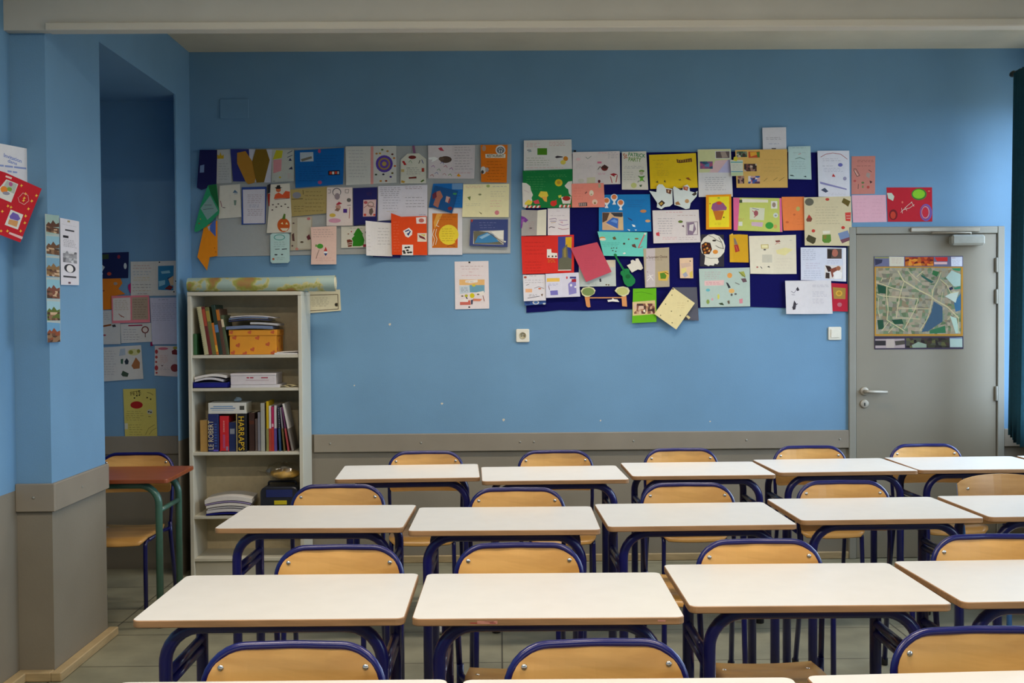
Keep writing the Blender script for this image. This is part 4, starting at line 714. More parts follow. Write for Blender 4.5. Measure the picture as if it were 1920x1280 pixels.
{'n':'greeting_card','l':'two-page pale yellow card with a pink dot,right end of the pale board','c':'card','pl':'B','q':[-216.7,2332.0,65.1,2333.8,60.8,2128.5,-225.3,2131.7],'col':'efe6b6','o':[['t','e0988c',-203.0,2325.0,-95.8,2307.1,2],['t','8a90a0',-40.3,2326.1,53.1,2309.7,1],['t','c0b8a0',-54.4,2293.0,49.2,2251.0,3],['t','e8a8a0',-54.8,2237.8,21.0,2188.9,3],['e','d8848c',-11.8,2157.3,13.8,13.8],['p','7a8a4a',[-193.2,2252.4,-172.3,2259.2,-176.0,2231.6]],['p','7a7048',[-124.6,2165.6,-103.9,2153.7,-107.5,2146.9]],['e','8a8a60',-115.5,2269.2,9.7,5.5],['e','a8b468',-64.5,2320.7,11.0,8.3],['t','c8c4a8',-207.3,2218.0,-96.7,2196.6,2]],'z':2,'lift':5,'th':0.6,'g':'cards pinned on the pale board left of the wall','fold':-81.2},
{'n':'invitation_card','l':'white sheet carrying an orange print with a yellow disc of text','c':'card','pl':'B','q':[-432.5,2190.3,-224.1,2190.4,-226.6,1899.9,-437.1,1901.4],'col':'dcdadf','o':[['p','d2701a',[-408.6,2155.7,-252.1,2154.7,-255.3,1943.0,-411.8,1944.1]],['p','e8a84a',[-380.9,2153.4,-346.3,2153.2,-374.5,2094.6,-395.6,2060.2,-400.7,2101.7]],['l','f0e4c8',3.45,[-397.0,2060.2,-408.3,2025.7,-396.1,1997.9,-406.9,1956.5]],['l','f0e4c8',3.45,[-383.1,2060.1,-391.7,2025.6,-380.9,1997.8,-390.9,1963.3]],['l','f0e4c8',3.45,[-370.2,2115.3,-385.0,2080.9,-367.8,2073.8]],['e','f2d63a',-309.3,2023.7,60.7,62.1],['t','9a6a1c',-354.0,2066.8,-264.7,1979.8,6],['t','8a4010',-367.2,2139.5,-260.1,2111.2,2],['p','d85a1c',[-271.6,1983.3,-254.8,2003.9,-255.2,1955.5]],['l','4a2a10',2.76,[-320.3,1952.5,-299.5,1959.3,-271.8,1952.2]]],'z':1,'lift':2,'th':0.6,'g':'cards pinned on the pale board left of the wall'},
{'n':'greeting_card','l':'slate blue card with a seaside photo standing off the lower right of the pale board','c':'card','pl':'B','q':[-173.5,2117.5,56.5,2116.1,52.5,1945.2,-181.7,1955.0],'col':'3d4a80','o':[['p','c4c0b8',[-156.8,2044.8,30.4,2049.1,27.6,1959.2,-159.5,1965.3]],['p','6d6a58',[-156.8,2043.4,-129.0,2046.0,-70.2,2037.3,26.3,1960.6,-70.8,1964.7,-153.9,1965.9]],['p','3f83b4',[-129.3,2013.5,-70.2,2037.3,-35.7,2023.3,-1.3,1978.1,-70.7,1971.6,-150.4,1972.1]],['p','8fb8d4',[-122.4,2006.5,-70.3,2030.4,-49.5,2023.4,-105.2,1996.0]],['p','e8e4da',[-49.4,2040.7,26.9,2047.1,26.5,1991.7,-1.2,1998.8]],['l','6a5a48',4.14,[-70.2,2037.3,26.3,1971.0]],['p','b04030',[-173.5,2115.5,-156.2,2115.4,-166.7,2096.7]],['p','e8ecd8',[26.4,1984.8,43.7,1981.2,36.7,1970.9]],['t','8a90b8',-121.7,2103.4,-14.6,2057.7,3]],'z':3,'lift':16,'th':0.6,'g':'cards pinned on the pale board left of the wall'},
{'n':'poster','l':'small white poster with a comic picture,alone on the wall below the pale board','c':'poster','pl':'B','q':[-275.0,1859.2,-66.1,1862.0,-63.6,1568.3,-273.3,1565.6],'col':'e6dbdc','o':[['t','a87a80',-242.8,1835.0,-93.2,1824.1,1],['t','c08488',-237.3,1818.0,-104.6,1807.3,1],['t','c08488',-188.0,1800.8,-150.0,1789.2,1],['t','d0888c',-237.6,1778.5,-104.9,1767.8,1],['p','e8b878',[-246.3,1749.0,-91.0,1747.9,-91.3,1713.5,-246.6,1714.5]],['p','efe8e0',[-209.7,1743.1,-133.4,1746.8,-133.5,1731.3,-178.7,1725.9,-209.8,1730.4]],['t','8a4a3a',-206.9,1738.8,-142.0,1729.9,1],['p','6fa2b8',[-184.5,1714.1,-91.3,1713.5,-91.6,1668.8,-184.8,1669.5]],['p','c8d4dc',[-246.6,1709.5,-184.5,1711.8,-182.0,1666.7,-244.2,1658.6]],['t','4a4a70',-238.2,1700.9,-187.7,1669.5,4],['e','cfc440',-157.7,1711.7,11.2,7.0],['p','ece4dc',[-142.5,1669.2,-97.2,1677.4,-91.7,1651.9,-142.6,1649.4]],['e','d8c81c',-168.1,1649.0,14.6,15.1],['e','b8b42c',-204.8,1648.5,10.1,8.7],['e','7a6a58',-228.8,1646.7,7.3,4.6],['e','7a6a58',-131.3,1656.4,8.4,4.6],['p','3a3040',[-207.7,1638.6,-202.0,1641.4,-195.0,1630.0,-202.1,1628.7]],['p','cf6a5c',[-243.2,1610.6,-179.6,1621.4,-177.0,1592.6,-243.4,1592.0]],['p','ece4e0',[-243.1,1626.1,-193.7,1625.8,-193.8,1610.2,-243.2,1610.6]],['p','d88468',[-162.5,1631.2,-106.1,1628.0,-120.3,1614.0,-162.7,1615.7]],['p','4a4a60',[-176.8,1621.4,-162.6,1625.6,-165.7,1595.9,-175.6,1594.3]],['l','8a5040',4.06,[-101.6,1649.1,-93.4,1613.8]]],'z':-1,'lift':6,'th':0.6,'parts':[{'n':'pin','q':[-188.9,1858.6,-177.6,1858.5,-177.7,1849.5,-189.0,1849.6],'col':'2a2620','o':[],'z':1,'th':4,'l':None,'curl':0,'lift':0},{'n':'pin','q':[-191.8,1582.5,-181.3,1582.5,-181.4,1574.0,-191.8,1574.1],'col':'2a2620','o':[],'z':3,'th':4,'l':None,'curl':0,'lift':0}]},
{'n':'certificate','l':'cream framed certificate on the wall behind the rolled map','c':'certificate','pl':'B','q':[-1174.3,1688.3,-981.1,1692.3,-975.8,1562.2,-1172.5,1548.3],'col':'d6cdae','o':[['l','5a4a38',4.02,[-1167.9,1658.9,-994.8,1662.4,-992.4,1572.3,-1169.0,1561.6]],['e','6a6048',-1002.8,1599.1,11.9,12.1],['e','26241e',-1005.4,1599.1,7.3,8.0],['t','8a8068',-1158.1,1646.9,-1045.5,1586.0,5]],'z':0.6,'lift':2,'th':6},
{'n':'greeting_card','l':'white card with a green square,topmost left of the navy felt board','c':'card','pl':'B','q':[157.5,2599.2,450.0,2603.4,453.8,2421.1,155.2,2414.6],'col':'e4dfd8','o':[['t','d88a8c',172.0,2585.5,259.5,2555.9,3],['t','d88a8c',311.0,2592.0,425.4,2562.2,3],['p','4f8a1c',[240.0,2551.1,299.5,2550.8,299.2,2510.0,239.7,2510.3]],['l','4a5060',4.41,[176.6,2539.3,200.9,2539.2]],['l','4a8a90',3.43,[183.8,2529.6,203.3,2532.9]],['p','3a2f34',[346.9,2497.1,361.6,2504.3,395.7,2499.2,395.7,2494.4,356.6,2489.8]],['e','d88a28',413.2,2486.0,14.7,14.7],['e','e0cc58',397.9,2463.8,16.7,13.7],['t','7c8a58',166.5,2498.1,322.2,2441.4,4],['t','e09a98',166.1,2437.4,444.0,2426.1,1]],'z':1,'lift':3,'th':0.6,'g':'cards pinned on and around the navy felt board','fold':305.6},
{'n':'greeting_card','l':'green card with white profiles and fruit stickers on the navy felt board','c':'card','pl':'B','q':[148.9,2413.2,302.5,2415.7,453.8,2422.1,453.3,2185.2,152.1,2184.1],'col':'147f3e','o':[['t','3f9a4a',156.2,2410.7,234.1,2403.0,1],['t','5aa860',165.7,2381.5,296.8,2293.2,6],['t','5aa860',307.2,2390.4,433.9,2370.2,2],['p','e2dcd2',[144.9,2338.9,170.3,2336.8,194.5,2318.1,198.3,2293.8,210.7,2264.5,201.8,2245.1,206.6,2230.5,198.7,2216.0,154.6,2189.5,147.3,2192.0]],['p','e2dcd2',[452.3,2348.2,428.9,2345.0,405.3,2319.3,414.0,2307.1,427.6,2297.3,431.4,2272.9,443.0,2258.3,452.7,2255.8]],['l','c8b0b4',2.4,[155.3,2294.1,186.9,2279.3]],['e','e0c424',369.3,2338.0,23.5,22.1],['e','c8982c',369.3,2338.0,11.8,10.6],['p','e8d048',[242.9,2259.5,257.7,2286.2,296.7,2283.5,305.3,2259.1,291.6,2244.6,259.9,2247.2]],['p','efb050',[262.4,2252.1,296.5,2254.3,296.3,2221.2,281.7,2224.2]],['e','d8352c',335.3,2211.2,18.6,17.3],['p','d8352c',[320.6,2210.4,355.0,2234.5,357.2,2205.3,335.2,2194.7]],['p','e8dcd0',[381.9,2251.3,446.9,2253.4,440.2,2209.6,393.9,2208.9]],['e','a82c24',416.0,2241.4,24.5,14.4],['p','e8d048',[159.7,2216.2,181.7,2235.5,208.5,2225.6,198.6,2203.8,159.6,2204.0]],['p','d84a50',[210.9,2225.6,242.7,2236.1,252.3,2210.8,223.0,2208.5]],['p','f0e8e0',[154.6,2185.1,164.4,2199.2,177.1,2199.1,169.2,2185.0]],['p','f0e8e0',[179.9,2184.9,189.8,2199.0,202.5,2198.9,194.6,2184.9]],['p','f0e8e0',[205.3,2184.8,215.2,2198.8,227.8,2198.8,219.9,2184.7]],['p','f0e8e0',[230.7,2184.6,240.5,2198.7,253.2,2198.6,245.3,2184.5]],['p','d8443c',[167.2,2185.0,175.1,2199.1,182.0,2199.0,177.0,2185.0]],['p','d8443c',[192.6,2184.9,200.5,2198.9,207.3,2198.9,202.4,2184.8]],['p','d8443c',[218.0,2184.7,225.9,2198.8,232.7,2198.7,227.7,2184.6]],['p','d8443c',[243.4,2184.5,251.3,2198.6,258.1,2198.6,253.1,2184.5]],['p','f0e8e0',[369.3,2186.7,374.3,2202.7,387.0,2202.6,381.5,2186.6]],['p','f0e8e0',[394.7,2186.5,399.7,2202.6,412.4,2202.5,406.9,2186.5]],['p','f0e8e0',[420.1,2186.4,425.1,2202.4,437.8,2202.3,432.3,2186.3]],['p','d8443c',[380.5,2186.6,385.0,2202.7,392.8,2202.6,389.8,2186.6]],['p','d8443c',[405.9,2186.5,410.4,2202.5,418.2,2202.4,415.2,2186.4]],['p','d8443c',[431.3,2186.3,435.8,2202.3,443.6,2202.3,440.6,2186.2]],['p','c8d048',[364.9,2258.7,384.4,2263.5,386.8,2248.9,369.7,2244.1]]],'z':3,'lift':5,'th':0.6,'g':'cards pinned on and around the navy felt board'},
{'n':'greeting_card','l':'white card with a robin and a ribboned gift,right of the green square card','c':'card','pl':'B','q':[456.8,2525.6,746.3,2530.8,749.1,2328.4,455.6,2323.9],'col':'e6d9d4','o':[['t','e87a98',610.6,2527.2,669.1,2513.7,1],['t','a098a0',671.6,2526.8,739.7,2485.1,4],['p','e87a98',[609.2,2467.4,634.6,2467.3,634.6,2455.6,609.2,2455.7]],['e','7a2a24',653.0,2427.3,20.6,17.3],['p','4a2a24',[634.4,2432.3,651.6,2449.2,679.3,2431.0,658.8,2422.4]],['l','4a4838',3.84,[610.9,2417.8,624.7,2437.2,634.4,2427.4]],['t','e87aa8',609.8,2398.4,673.2,2385.8,2],['p','efe6d8',[686.9,2383.3,731.9,2387.9,734.0,2334.4,692.5,2333.7]],['l','b02c34',4.8,[688.8,2376.0,698.4,2335.6]],['l','b02c34',4.8,[730.9,2383.1,721.8,2338.3]],['p','b02c34',[685.5,2388.2,707.5,2395.4,734.3,2386.9,712.3,2380.7,717.1,2371.0,702.5,2378.4]],['e','7a2a34',619.3,2345.8,7.8,9.6],['l','7a8a78',2.88,[537.2,2496.0,549.3,2483.8,571.4,2500.7]],['e','efc8c8',490.7,2481.7,13.7,9.6],['t','c8c0bc',468.6,2457.5,585.5,2422.8,3],['p','ddd4b0',[543.7,2369.6,595.0,2371.7,594.8,2335.2,543.5,2334.5]],['e','d8d0c0',507.0,2350.3,19.6,12.5]],'z':1,'lift':6,'th':0.6,'g':'cards pinned on and around the navy felt board','fold':603.1,'parts':[{'n':'pin','q':[464.2,2537.2,477.9,2537.2,477.8,2527.4,464.2,2527.5],'col':'151515','o':[],'z':1,'th':4,'l':None,'curl':0,'lift':0}]},
{'n':'greeting_card','l':'salmon pink card with a grey barcode beside the green card','c':'card','pl':'B','q':[448.3,2331.2,646.1,2334.9,652.6,2186.4,449.9,2185.2],'col':'f2917f','o':[['p','6a5a58',[490.6,2213.2,542.8,2216.8,544.2,2193.4,492.4,2191.8]],['p','d8b8b0',[496.4,2212.2,500.3,2212.2,500.2,2195.6,496.3,2195.6]],['p','d8b8b0',[507.2,2212.1,511.1,2212.1,511.0,2195.5,507.1,2195.6]],['p','d8b8b0',[517.9,2212.1,521.8,2212.0,521.7,2195.5,517.8,2195.5]],['p','d8b8b0',[528.6,2212.0,532.6,2212.0,532.5,2195.4,528.5,2195.4]],['e','efe0c8',570.0,2273.6,13.7,17.3],['e','c0a878',570.0,2264.8,5.9,4.8],['e','f4cfb8',590.7,2218.4,16.7,16.3],['e','9a7a4a',590.7,2211.6,6.9,6.7],['p','8a4a44',[528.5,2272.3,540.8,2284.4,543.2,2277.1,533.4,2268.4]],['p','b8a888',[611.9,2330.2,626.5,2330.2,628.8,2305.8,614.2,2305.9]],['t','e07868',458.0,2311.7,520.9,2228.6,5]],'z':4,'lift':4,'th':0.6,'g':'cards pinned on and around the navy felt board'},
{'n':'greeting_card','l':'tall cream card headed St Patrick Party with a green figure','c':'card','pl':'B','q':[759.4,2525.9,909.4,2528.9,921.0,2291.9,758.2,2294.3],'col':'e3dccc','o':[['w','c8683c','St',770.5,2484.0,30.4,10,23.5],['w','3a8a50','PATRICK',796.9,2500.4,22.5,-6,105.3],['w','6a9a30','PARTY',798.2,2469.2,24.5,-4,78.4],['t','98909c',771.2,2441.2,903.0,2421.0,2],['t','b0a8a4',766.1,2407.2,848.9,2348.3,4],['e','7a9a48',881.0,2406.5,16.7,7.8],['e','c8b8a0',879.4,2394.3,11.8,10.8],['p','74b83c',[858.8,2375.0,898.9,2374.8,888.1,2360.2,896.8,2342.2,880.7,2348.1,866.0,2341.4,872.4,2360.3]],['l','4a6a3c',4.41,[858.8,2377.4,875.9,2367.6,898.9,2377.2]],['l','4a5a4a',3.92,[863.6,2348.2,856.2,2337.5]],['l','4a5a4a',3.92,[890.5,2348.0,898.7,2341.2]],['e','c8cc80',831.7,2319.2,17.6,16.7],['p','4a6040',[865.9,2321.4,883.0,2323.8,879.0,2310.1,869.3,2311.2]]],'z':2,'lift':3,'th':0.6,'g':'cards pinned on and around the navy felt board'},
{'n':'greeting_card','l':'grey foil and cream card with a purple ribbon at the felt board left edge','c':'card','pl':'B','q':[138.9,2173.5,238.4,2169.5,293.6,2175.5,290.1,2015.8,137.7,2013.8],'col':'aaa4a0','o':[['p','e6e0cc',[238.4,2169.0,293.1,2174.5,290.1,2016.7,231.5,2016.1]],['p','7a3a94',[137.1,2136.1,159.0,2128.6,180.9,2109.0,163.7,2094.5,149.1,2104.3,141.5,2060.6,133.2,2060.6]],['p','9a5aa8',[139.4,2114.1,159.0,2118.9,154.0,2104.3,138.2,2080.1]],['t','b08890',178.4,2104.1,226.8,2045.4,5],['e','6a5a60',195.2,2060.2,8.8,3.8]],'z':4,'lift':8,'th':0.6,'g':'cards pinned on and around the navy felt board'},
{'n':'greeting_card','l':'small white card with purple scribbles below the green card','c':'card','pl':'B','q':[300.9,2181.3,436.2,2184.3,435.6,2014.8,299.8,2016.7],'col':'ece2e4','o':[['t','c8a0a8',354.5,2168.8,383.8,2160.3,1],['t','b0a0a8',312.9,2142.2,422.7,2131.8,1],['l','8a6a8c',3.43,[310.3,2115.5,349.3,2120.1,354.2,2112.8]],['l','9a6aa8',2.94,[368.8,2107.8,422.5,2107.5]],['l','c0985c',2.94,[319.9,2093.5,349.2,2095.8]],['l','9a6aa8',2.94,[366.2,2085.9,393.0,2076.0,427.2,2083.1]],['l','4a3440',3.92,[307.5,2061.9,319.7,2069.2,344.1,2064.1]],['l','a04a5c',2.94,[363.6,2059.1,392.9,2051.6,429.5,2056.3]],['l','7a6a98',2.94,[315.1,2103.3,354.1,2103.0]],['p','d8a8b8',[373.6,2098.0,393.2,2100.3,393.1,2088.2]]],'z':2,'lift':4,'th':0.6,'g':'cards pinned on and around the navy felt board'},
{'n':'greeting_card','l':'blue card with ice cream sundaes,fish and a swimming pool photo','c':'card','pl':'B','q':[616.4,2263.1,931.6,2265.0,938.8,2035.9,615.1,2034.1],'col':'1b7fc4','o':[['e','e8ecf0',710.6,2246.9,21.6,20.6],['e','e08048',710.6,2249.3,15.7,14.7],['p','f0f0f2',[693.9,2234.8,727.1,2234.6,715.3,2219.1,722.1,2203.0,698.6,2203.1,706.5,2219.2]],['e','e8ecf0',750.5,2212.6,21.6,20.6],['e','e08048',750.5,2215.0,15.7,14.7],['p','f0f0f2',[733.8,2200.5,767.0,2200.3,755.2,2184.8,762.0,2168.7,738.5,2168.8,746.4,2184.8]],['e','e8ecf0',663.5,2225.3,21.6,20.6],['e','e08048',663.6,2227.7,15.7,14.7],['p','f0f0f2',[646.9,2213.2,680.1,2213.0,668.3,2197.5,675.0,2181.4,651.6,2181.5,659.5,2197.5]],['p','d8b088',[636.8,2154.8,762.4,2154.0,766.7,2043.9,636.2,2046.7]],['p','5a4438',[637.7,2153.8,681.7,2152.1,664.4,2105.9,637.4,2091.5]],['p','3a3c44',[686.6,2152.6,760.9,2152.1,762.7,2124.8,710.9,2130.0]],['p','3f6ec4',[659.4,2091.3,701.1,2124.2,735.3,2115.2,732.5,2054.3]],['p','6f9ce0',[686.3,2100.9,710.8,2112.9,730.3,2100.6,725.4,2086.1]],['l','d8c8b0',3.92,[656.9,2086.5,725.2,2051.0]],['p','dfc090',[737.8,2120.1,764.7,2129.7,766.2,2046.8,739.8,2049.4]],['e','c88858',889.5,2160.6,19.6,9.8],['e','d8a878',917.1,2100.4,15.7,8.8],['p','3a4a7a',[791.6,2124.6,818.4,2109.8,823.2,2100.1,798.8,2112.4]],['p','e8f0f0',[818.2,2080.6,837.8,2075.6,840.2,2063.4,825.5,2065.9]],['p','e8f0f0',[788.7,2051.5,808.3,2046.5,803.3,2039.2]],['p','e8f0f0',[835.2,2048.8,849.9,2046.3,842.5,2040.5]],['t','2f68a8',789.7,2236.7,911.7,2182.3,4]],'z':2,'lift':4,'th':0.6,'g':'cards pinned on and around the navy felt board'},
{'n':'greeting_card','l':'bright red two-page card with a tower picture and white dice shapes','c':'card','pl':'B','q':[136.6,2011.4,296.0,2014.4,460.5,2018.5,460.1,1784.9,299.6,1782.4,142.7,1778.3],'col':'de2f26','o':[['p','3d4a98',[362.8,2007.8,448.1,2009.3,444.8,1797.8,362.4,1799.4]],['p','e0b020',[409.0,2003.4,447.6,2005.7,445.6,1936.5,408.6,1947.0]],['p','6a6a58',[388.0,1931.7,419.0,1962.3,423.7,1880.1,446.7,1869.7,444.8,1801.9,362.5,1802.5,367.0,1870.3,387.7,1880.4]],['p','9a8848',[395.7,1926.5,411.2,1947.0,413.4,1880.2,397.9,1880.3]],['l','ece4d8',4.68,[361.4,1801.0,441.2,1802.0]],['p','efe9e0',[294.4,1931.3,321.1,1931.1,322.0,1909.1,357.0,1906.3,359.3,1875.4,294.0,1878.5]],['e','4a3a34',305.4,1887.1,5.7,5.2],['e','4a3a34',328.5,1886.9,5.7,5.2],['e','4a3a34',349.1,1886.8,5.7,5.2],['t','d8a838',297.6,1873.3,351.4,1847.3,3],['t','b02420',157.0,1984.6,284.9,1891.3,4],['t','b02420',156.1,1861.4,284.2,1788.7,4]],'z':3,'lift':6,'th':0.6,'g':'cards pinned on and around the navy felt board','fold':297.8},
{'n':'greeting_card','l':'turquoise card with seaside stickers and a pink straw','c':'card','pl':'B','q':[605.7,2037.0,769.4,2032.9,912.5,2029.9,906.6,1881.0,642.4,1887.9],'col':'6fd2c4','o':[['e','d88a38',635.3,1995.8,18.4,9.4],['e','e8d8c0',637.9,1989.1,20.4,8.3],['p','6a5a34',[697.1,1999.0,712.6,2006.6,722.8,1988.5,704.7,1985.1]],['e','8a4a38',797.4,1988.1,5.1,4.7],['e','4a3a30',769.0,1961.0,7.1,6.2],['p','6a4038',[815.3,1954.6,835.9,1959.6,846.1,1933.8,820.4,1941.7]],['l','d86a70',7.28,[897.0,2020.8,856.4,1933.8]],['e','e8e4d8',899.1,2020.8,7.1,6.2],['l','a86a58',3.64,[856.4,1934.8,882.2,1941.3]],['e','8a6a4c',846.4,1991.3,12.2,5.2],['e','4a4034',691.6,1933.8,5.1,3.1],['e','4a4034',704.5,1935.8,5.1,3.1],['e','4a4034',722.5,1934.6,5.1,3.1],['e','4a4034',699.2,1919.4,5.1,3.1],['e','4a4034',717.2,1914.1,5.1,3.1],['p','f0ece0',[761.0,1903.6,773.9,1908.6,779.0,1900.9,766.1,1895.8]],['t','4aa89c',624.9,1971.2,748.3,1942.2,3]],'z':5,'lift':4,'th':0.6,'g':'cards pinned on and around the navy felt board'},
{'n':'greeting_card','l':'plain dusky rose card tilted to the left in the middle of the felt board','c':'card','pl':'B','q':[439.4,1935.5,603.3,1971.4,690.8,1788.4,533.4,1727.3],'col':'c64d60','o':[['t','b84458',521.4,1879.5,603.4,1807.0,5]],'z':7,'lift':5,'th':0.6,'g':'cards pinned on and around the navy felt board'},
{'n':'greeting_card','l':'pale grey card half hidden behind the tilted rose card','c':'card','pl':'B','q':[489.8,1756.4,490.4,1859.2,717.0,1862.8,719.2,1700.8,489.4,1698.8],'col':'c2cac6','o':[['p','d8cfb8',[655.2,1862.2,712.8,1861.8,712.6,1816.6,654.9,1816.9]],['p','3a3a40',[615.9,1745.3,626.2,1750.3,629.7,1729.7,618.4,1727.3]],['e','6a5a40',659.5,1710.0,6.2,4.1],['e','6a5a40',673.9,1708.9,5.2,4.6],['t','98a09c',541.1,1725.2,607.9,1706.8,2]],'z':2,'lift':3,'th':0.6,'g':'cards pinned on and around the navy felt board'},
{'n':'greeting_card','l':'white card with an orange patch,lower left corner of the felt board','c':'card','pl':'B','q':[145.2,1773.2,281.5,1775.8,285.6,1616.0,149.2,1611.8],'col':'e2dee4','o':[['e','b05848',159.5,1758.7,9.2,7.1],['t','70686c',183.8,1773.9,248.0,1760.7,1],['t','8a8490',155.3,1748.5,273.4,1719.4,2],['p','ecb488',[160.0,1687.8,201.2,1687.5,201.0,1665.9,159.9,1666.2]],['l','6a6a70',3.06,[165.3,1709.9,183.4,1716.4]],['l','8a8088',3.06,[214.1,1691.5,242.4,1700.6,275.8,1688.5]],['e','d87a5c',247.5,1688.7,9.2,5.1],['l','4a4850',3.06,[172.5,1630.2,247.2,1642.5]],['t','5a5864',180.4,1656.8,231.7,1640.0,2],['p','6a4a34',[255.0,1652.7,267.9,1657.7,262.6,1639.8]]],'z':6,'lift':4,'th':0.6,'g':'cards pinned on and around the navy felt board'},
{'n':'greeting_card','l':'white and lilac two-page card with a yellow banner low on the felt board','c':'card','pl':'B','q':[284.1,1778.4,487.4,1786.2,496.3,1638.1,285.7,1631.4],'col':'dcdaea','o':[['p','efc45c',[291.6,1751.6,370.4,1753.1,370.2,1731.5,291.5,1730.0]],['t','7a7ab0',299.1,1719.2,360.8,1705.9,2],['p','7a74c0',[311.7,1675.4,358.0,1677.7,360.4,1649.4,314.1,1647.1]],['p','8f88c8',[422.6,1715.8,469.2,1756.6,473.8,1658.9,427.4,1648.9]],['p','44448c',[433.2,1760.9,471.8,1760.6,471.7,1748.8,433.1,1749.1]],['p','a82434',[444.4,1745.4,472.2,1746.3,472.1,1727.8,445.3,1726.9]],['e','d84850',415.2,1754.4,5.1,8.3],['l','6a3a34',3.12,[301.6,1706.3,308.1,1680.6]],['e','eceaf4',440.6,1707.9,7.1,8.3],['e','eceaf4',466.3,1697.5,6.1,6.2]],'z':7,'lift':5,'th':0.6,'g':'cards pinned on and around the navy felt board','fold':386.6},
{'n':'greeting_card','l':'blue patterned card peeping out below the white card in the lower left corner','c':'card','pl':'B','q':[149.4,1635.5,283.2,1639.6,287.0,1594.4,156.7,1585.0],'col':'3a5a9a','o':[['e','d8d8d8',223.7,1604.1,20.4,12.2],['e','5a80b8',223.7,1604.1,12.2,8.2],['e','28407a',174.8,1601.9,14.3,10.2],['e','c8d0d8',275.2,1596.0,9.2,5.1]],'z':4,'lift':2,'th':0.6,'g':'cards pinned on and around the navy felt board'},
{'n':'paper_cutout','l':'paper cut-out of two round trees joined by a thin orange line','c':'cut-out','pl':'B','q':[525.1,1636.9,553.5,1637.7,560.8,1573.4,545.3,1570.9,535.1,1578.7],'col':'d8925a','o':[],'z':3,'lift':0,'th':1,'g':'cards pinned on and around the navy felt board','parts':[{'n':'tree_crown','q':[500.6,1674.1,515.2,1692.0,551.2,1698.4,579.5,1691.5,592.3,1676.0,584.5,1655.5,556.0,1637.7,530.3,1635.3,509.7,1648.3],'col':'d8d4a8','o':[['e','7f9458',546.9,1667.6,37.7,24.5]],'z':1,'th':0.6,'l':None,'curl':0,'lift':0},{'n':'tree_crown','q':[709.8,1672.6,726.4,1693.1,762.5,1699.0,793.3,1691.6,803.5,1672.0,795.7,1651.4,767.3,1635.2,736.4,1646.7],'col':'dcd8b0','o':[['e','c2c47c',757.1,1668.2,35.7,23.5]],'z':1,'th':0.6,'l':'paler yellow-green tree crown','curl':0,'lift':0},{'n':'tree_trunk','q':[751.8,1637.3,781.7,1641.2,786.6,1574.3,756.7,1577.1],'col':'dd9860','o':[],'z':0,'th':0.6,'l':None,'curl':0,'lift':0},{'n':'joining_strip','q':[553.4,1633.6,752.8,1633.7,752.8,1626.5,553.4,1626.4],'col':'d0905c','o':[],'z':0,'th':0.6,'l':None,'curl':0,'lift':0},{'n':'boat_shape','q':[665.1,1616.3,692.5,1618.7,697.7,1629.0,706.4,1620.2,727.0,1618.5,738.8,1603.0,695.0,1606.9,669.2,1604.0],'col':'ece8e0','o':[],'z':1,'th':0.6,'l':None,'curl':0,'lift':0}]},
{'n':'paper_cutout','l':'green guitar shaped cut-out in the middle of the felt board','c':'cut-out','pl':'B','q':[704.3,1896.2,714.6,1901.3,724.8,1892.5,723.2,1880.7,768.2,1805.9,786.2,1808.3,799.1,1803.1,803.1,1780.0,819.5,1764.4,835.9,1741.2,834.7,1720.6,814.0,1700.2,790.8,1696.7,770.3,1713.3,760.1,1741.7,758.7,1759.7,744.8,1775.2,747.5,1790.6,760.4,1798.2,714.5,1875.6],'col':'1c8246','o':[['e','156634',791.1,1759.5,15.6,13.3],['l','156634',3.06,[717.1,1885.9,773.2,1785.3]]],'z':7,'lift':0,'th':6,'g':'cards pinned on and around the navy felt board'},
{'n':'paper_cutout','l':'white puzzle piece shaped cut-out right of the green guitar','c':'cut-out','pl':'B','q':[786.3,1827.9,812.1,1840.5,809.6,1857.0,822.6,1863.1,839.5,1853.2,840.6,1869.1,856.1,1871.1,867.3,1851.5,879.1,1830.8,885.7,1810.2,873.8,1799.0,853.2,1802.7,817.0,1784.0],'col':'e6e0d4','o':[],'z':4,'lift':0,'th':5,'g':'cards pinned on and around the navy felt board'},
{'n':'greeting_card','l':'beige handwritten card with a green and yellow frog patch','c':'card','pl':'B','q':[887.0,1930.1,964.4,1933.0,1046.1,1936.7,1047.6,1694.8,897.3,1689.5],'col':'b8a98f','o':[['p','c8bcbc',[904.8,1929.2,960.1,1933.0,959.0,1695.4,903.7,1691.6]],['w','6a5648','a Surprising Choice',906.7,1868.9,15.5,2,128.1],['t','7a6858',913.0,1865.5,1023.6,1855.4,1],['p','e0b850',[976.5,1786.6,1036.1,1794.7,1044.5,1762.8,1033.7,1731.0,980.5,1733.5]],['p','5a8a28',[989.2,1778.0,1014.8,1782.1,1029.6,1762.9,1023.1,1743.8,993.3,1744.0]],['l','5a4020',3.87,[1016.9,1784.2,1042.4,1773.4]],['l','ece6e0',3.44,[912.5,1755.2,946.6,1767.7]],['l','ece6e0',3.44,[921.1,1772.1,948.6,1733.7]],['l','ece6e0',3.44,[908.1,1729.8,931.7,1755.1]],['e','8a5a4a',911.8,1787.0,2.9,2.6]],'z':5,'lift':6,'th':0.6,'g':'cards pinned on and around the navy felt board','fold':963.9},
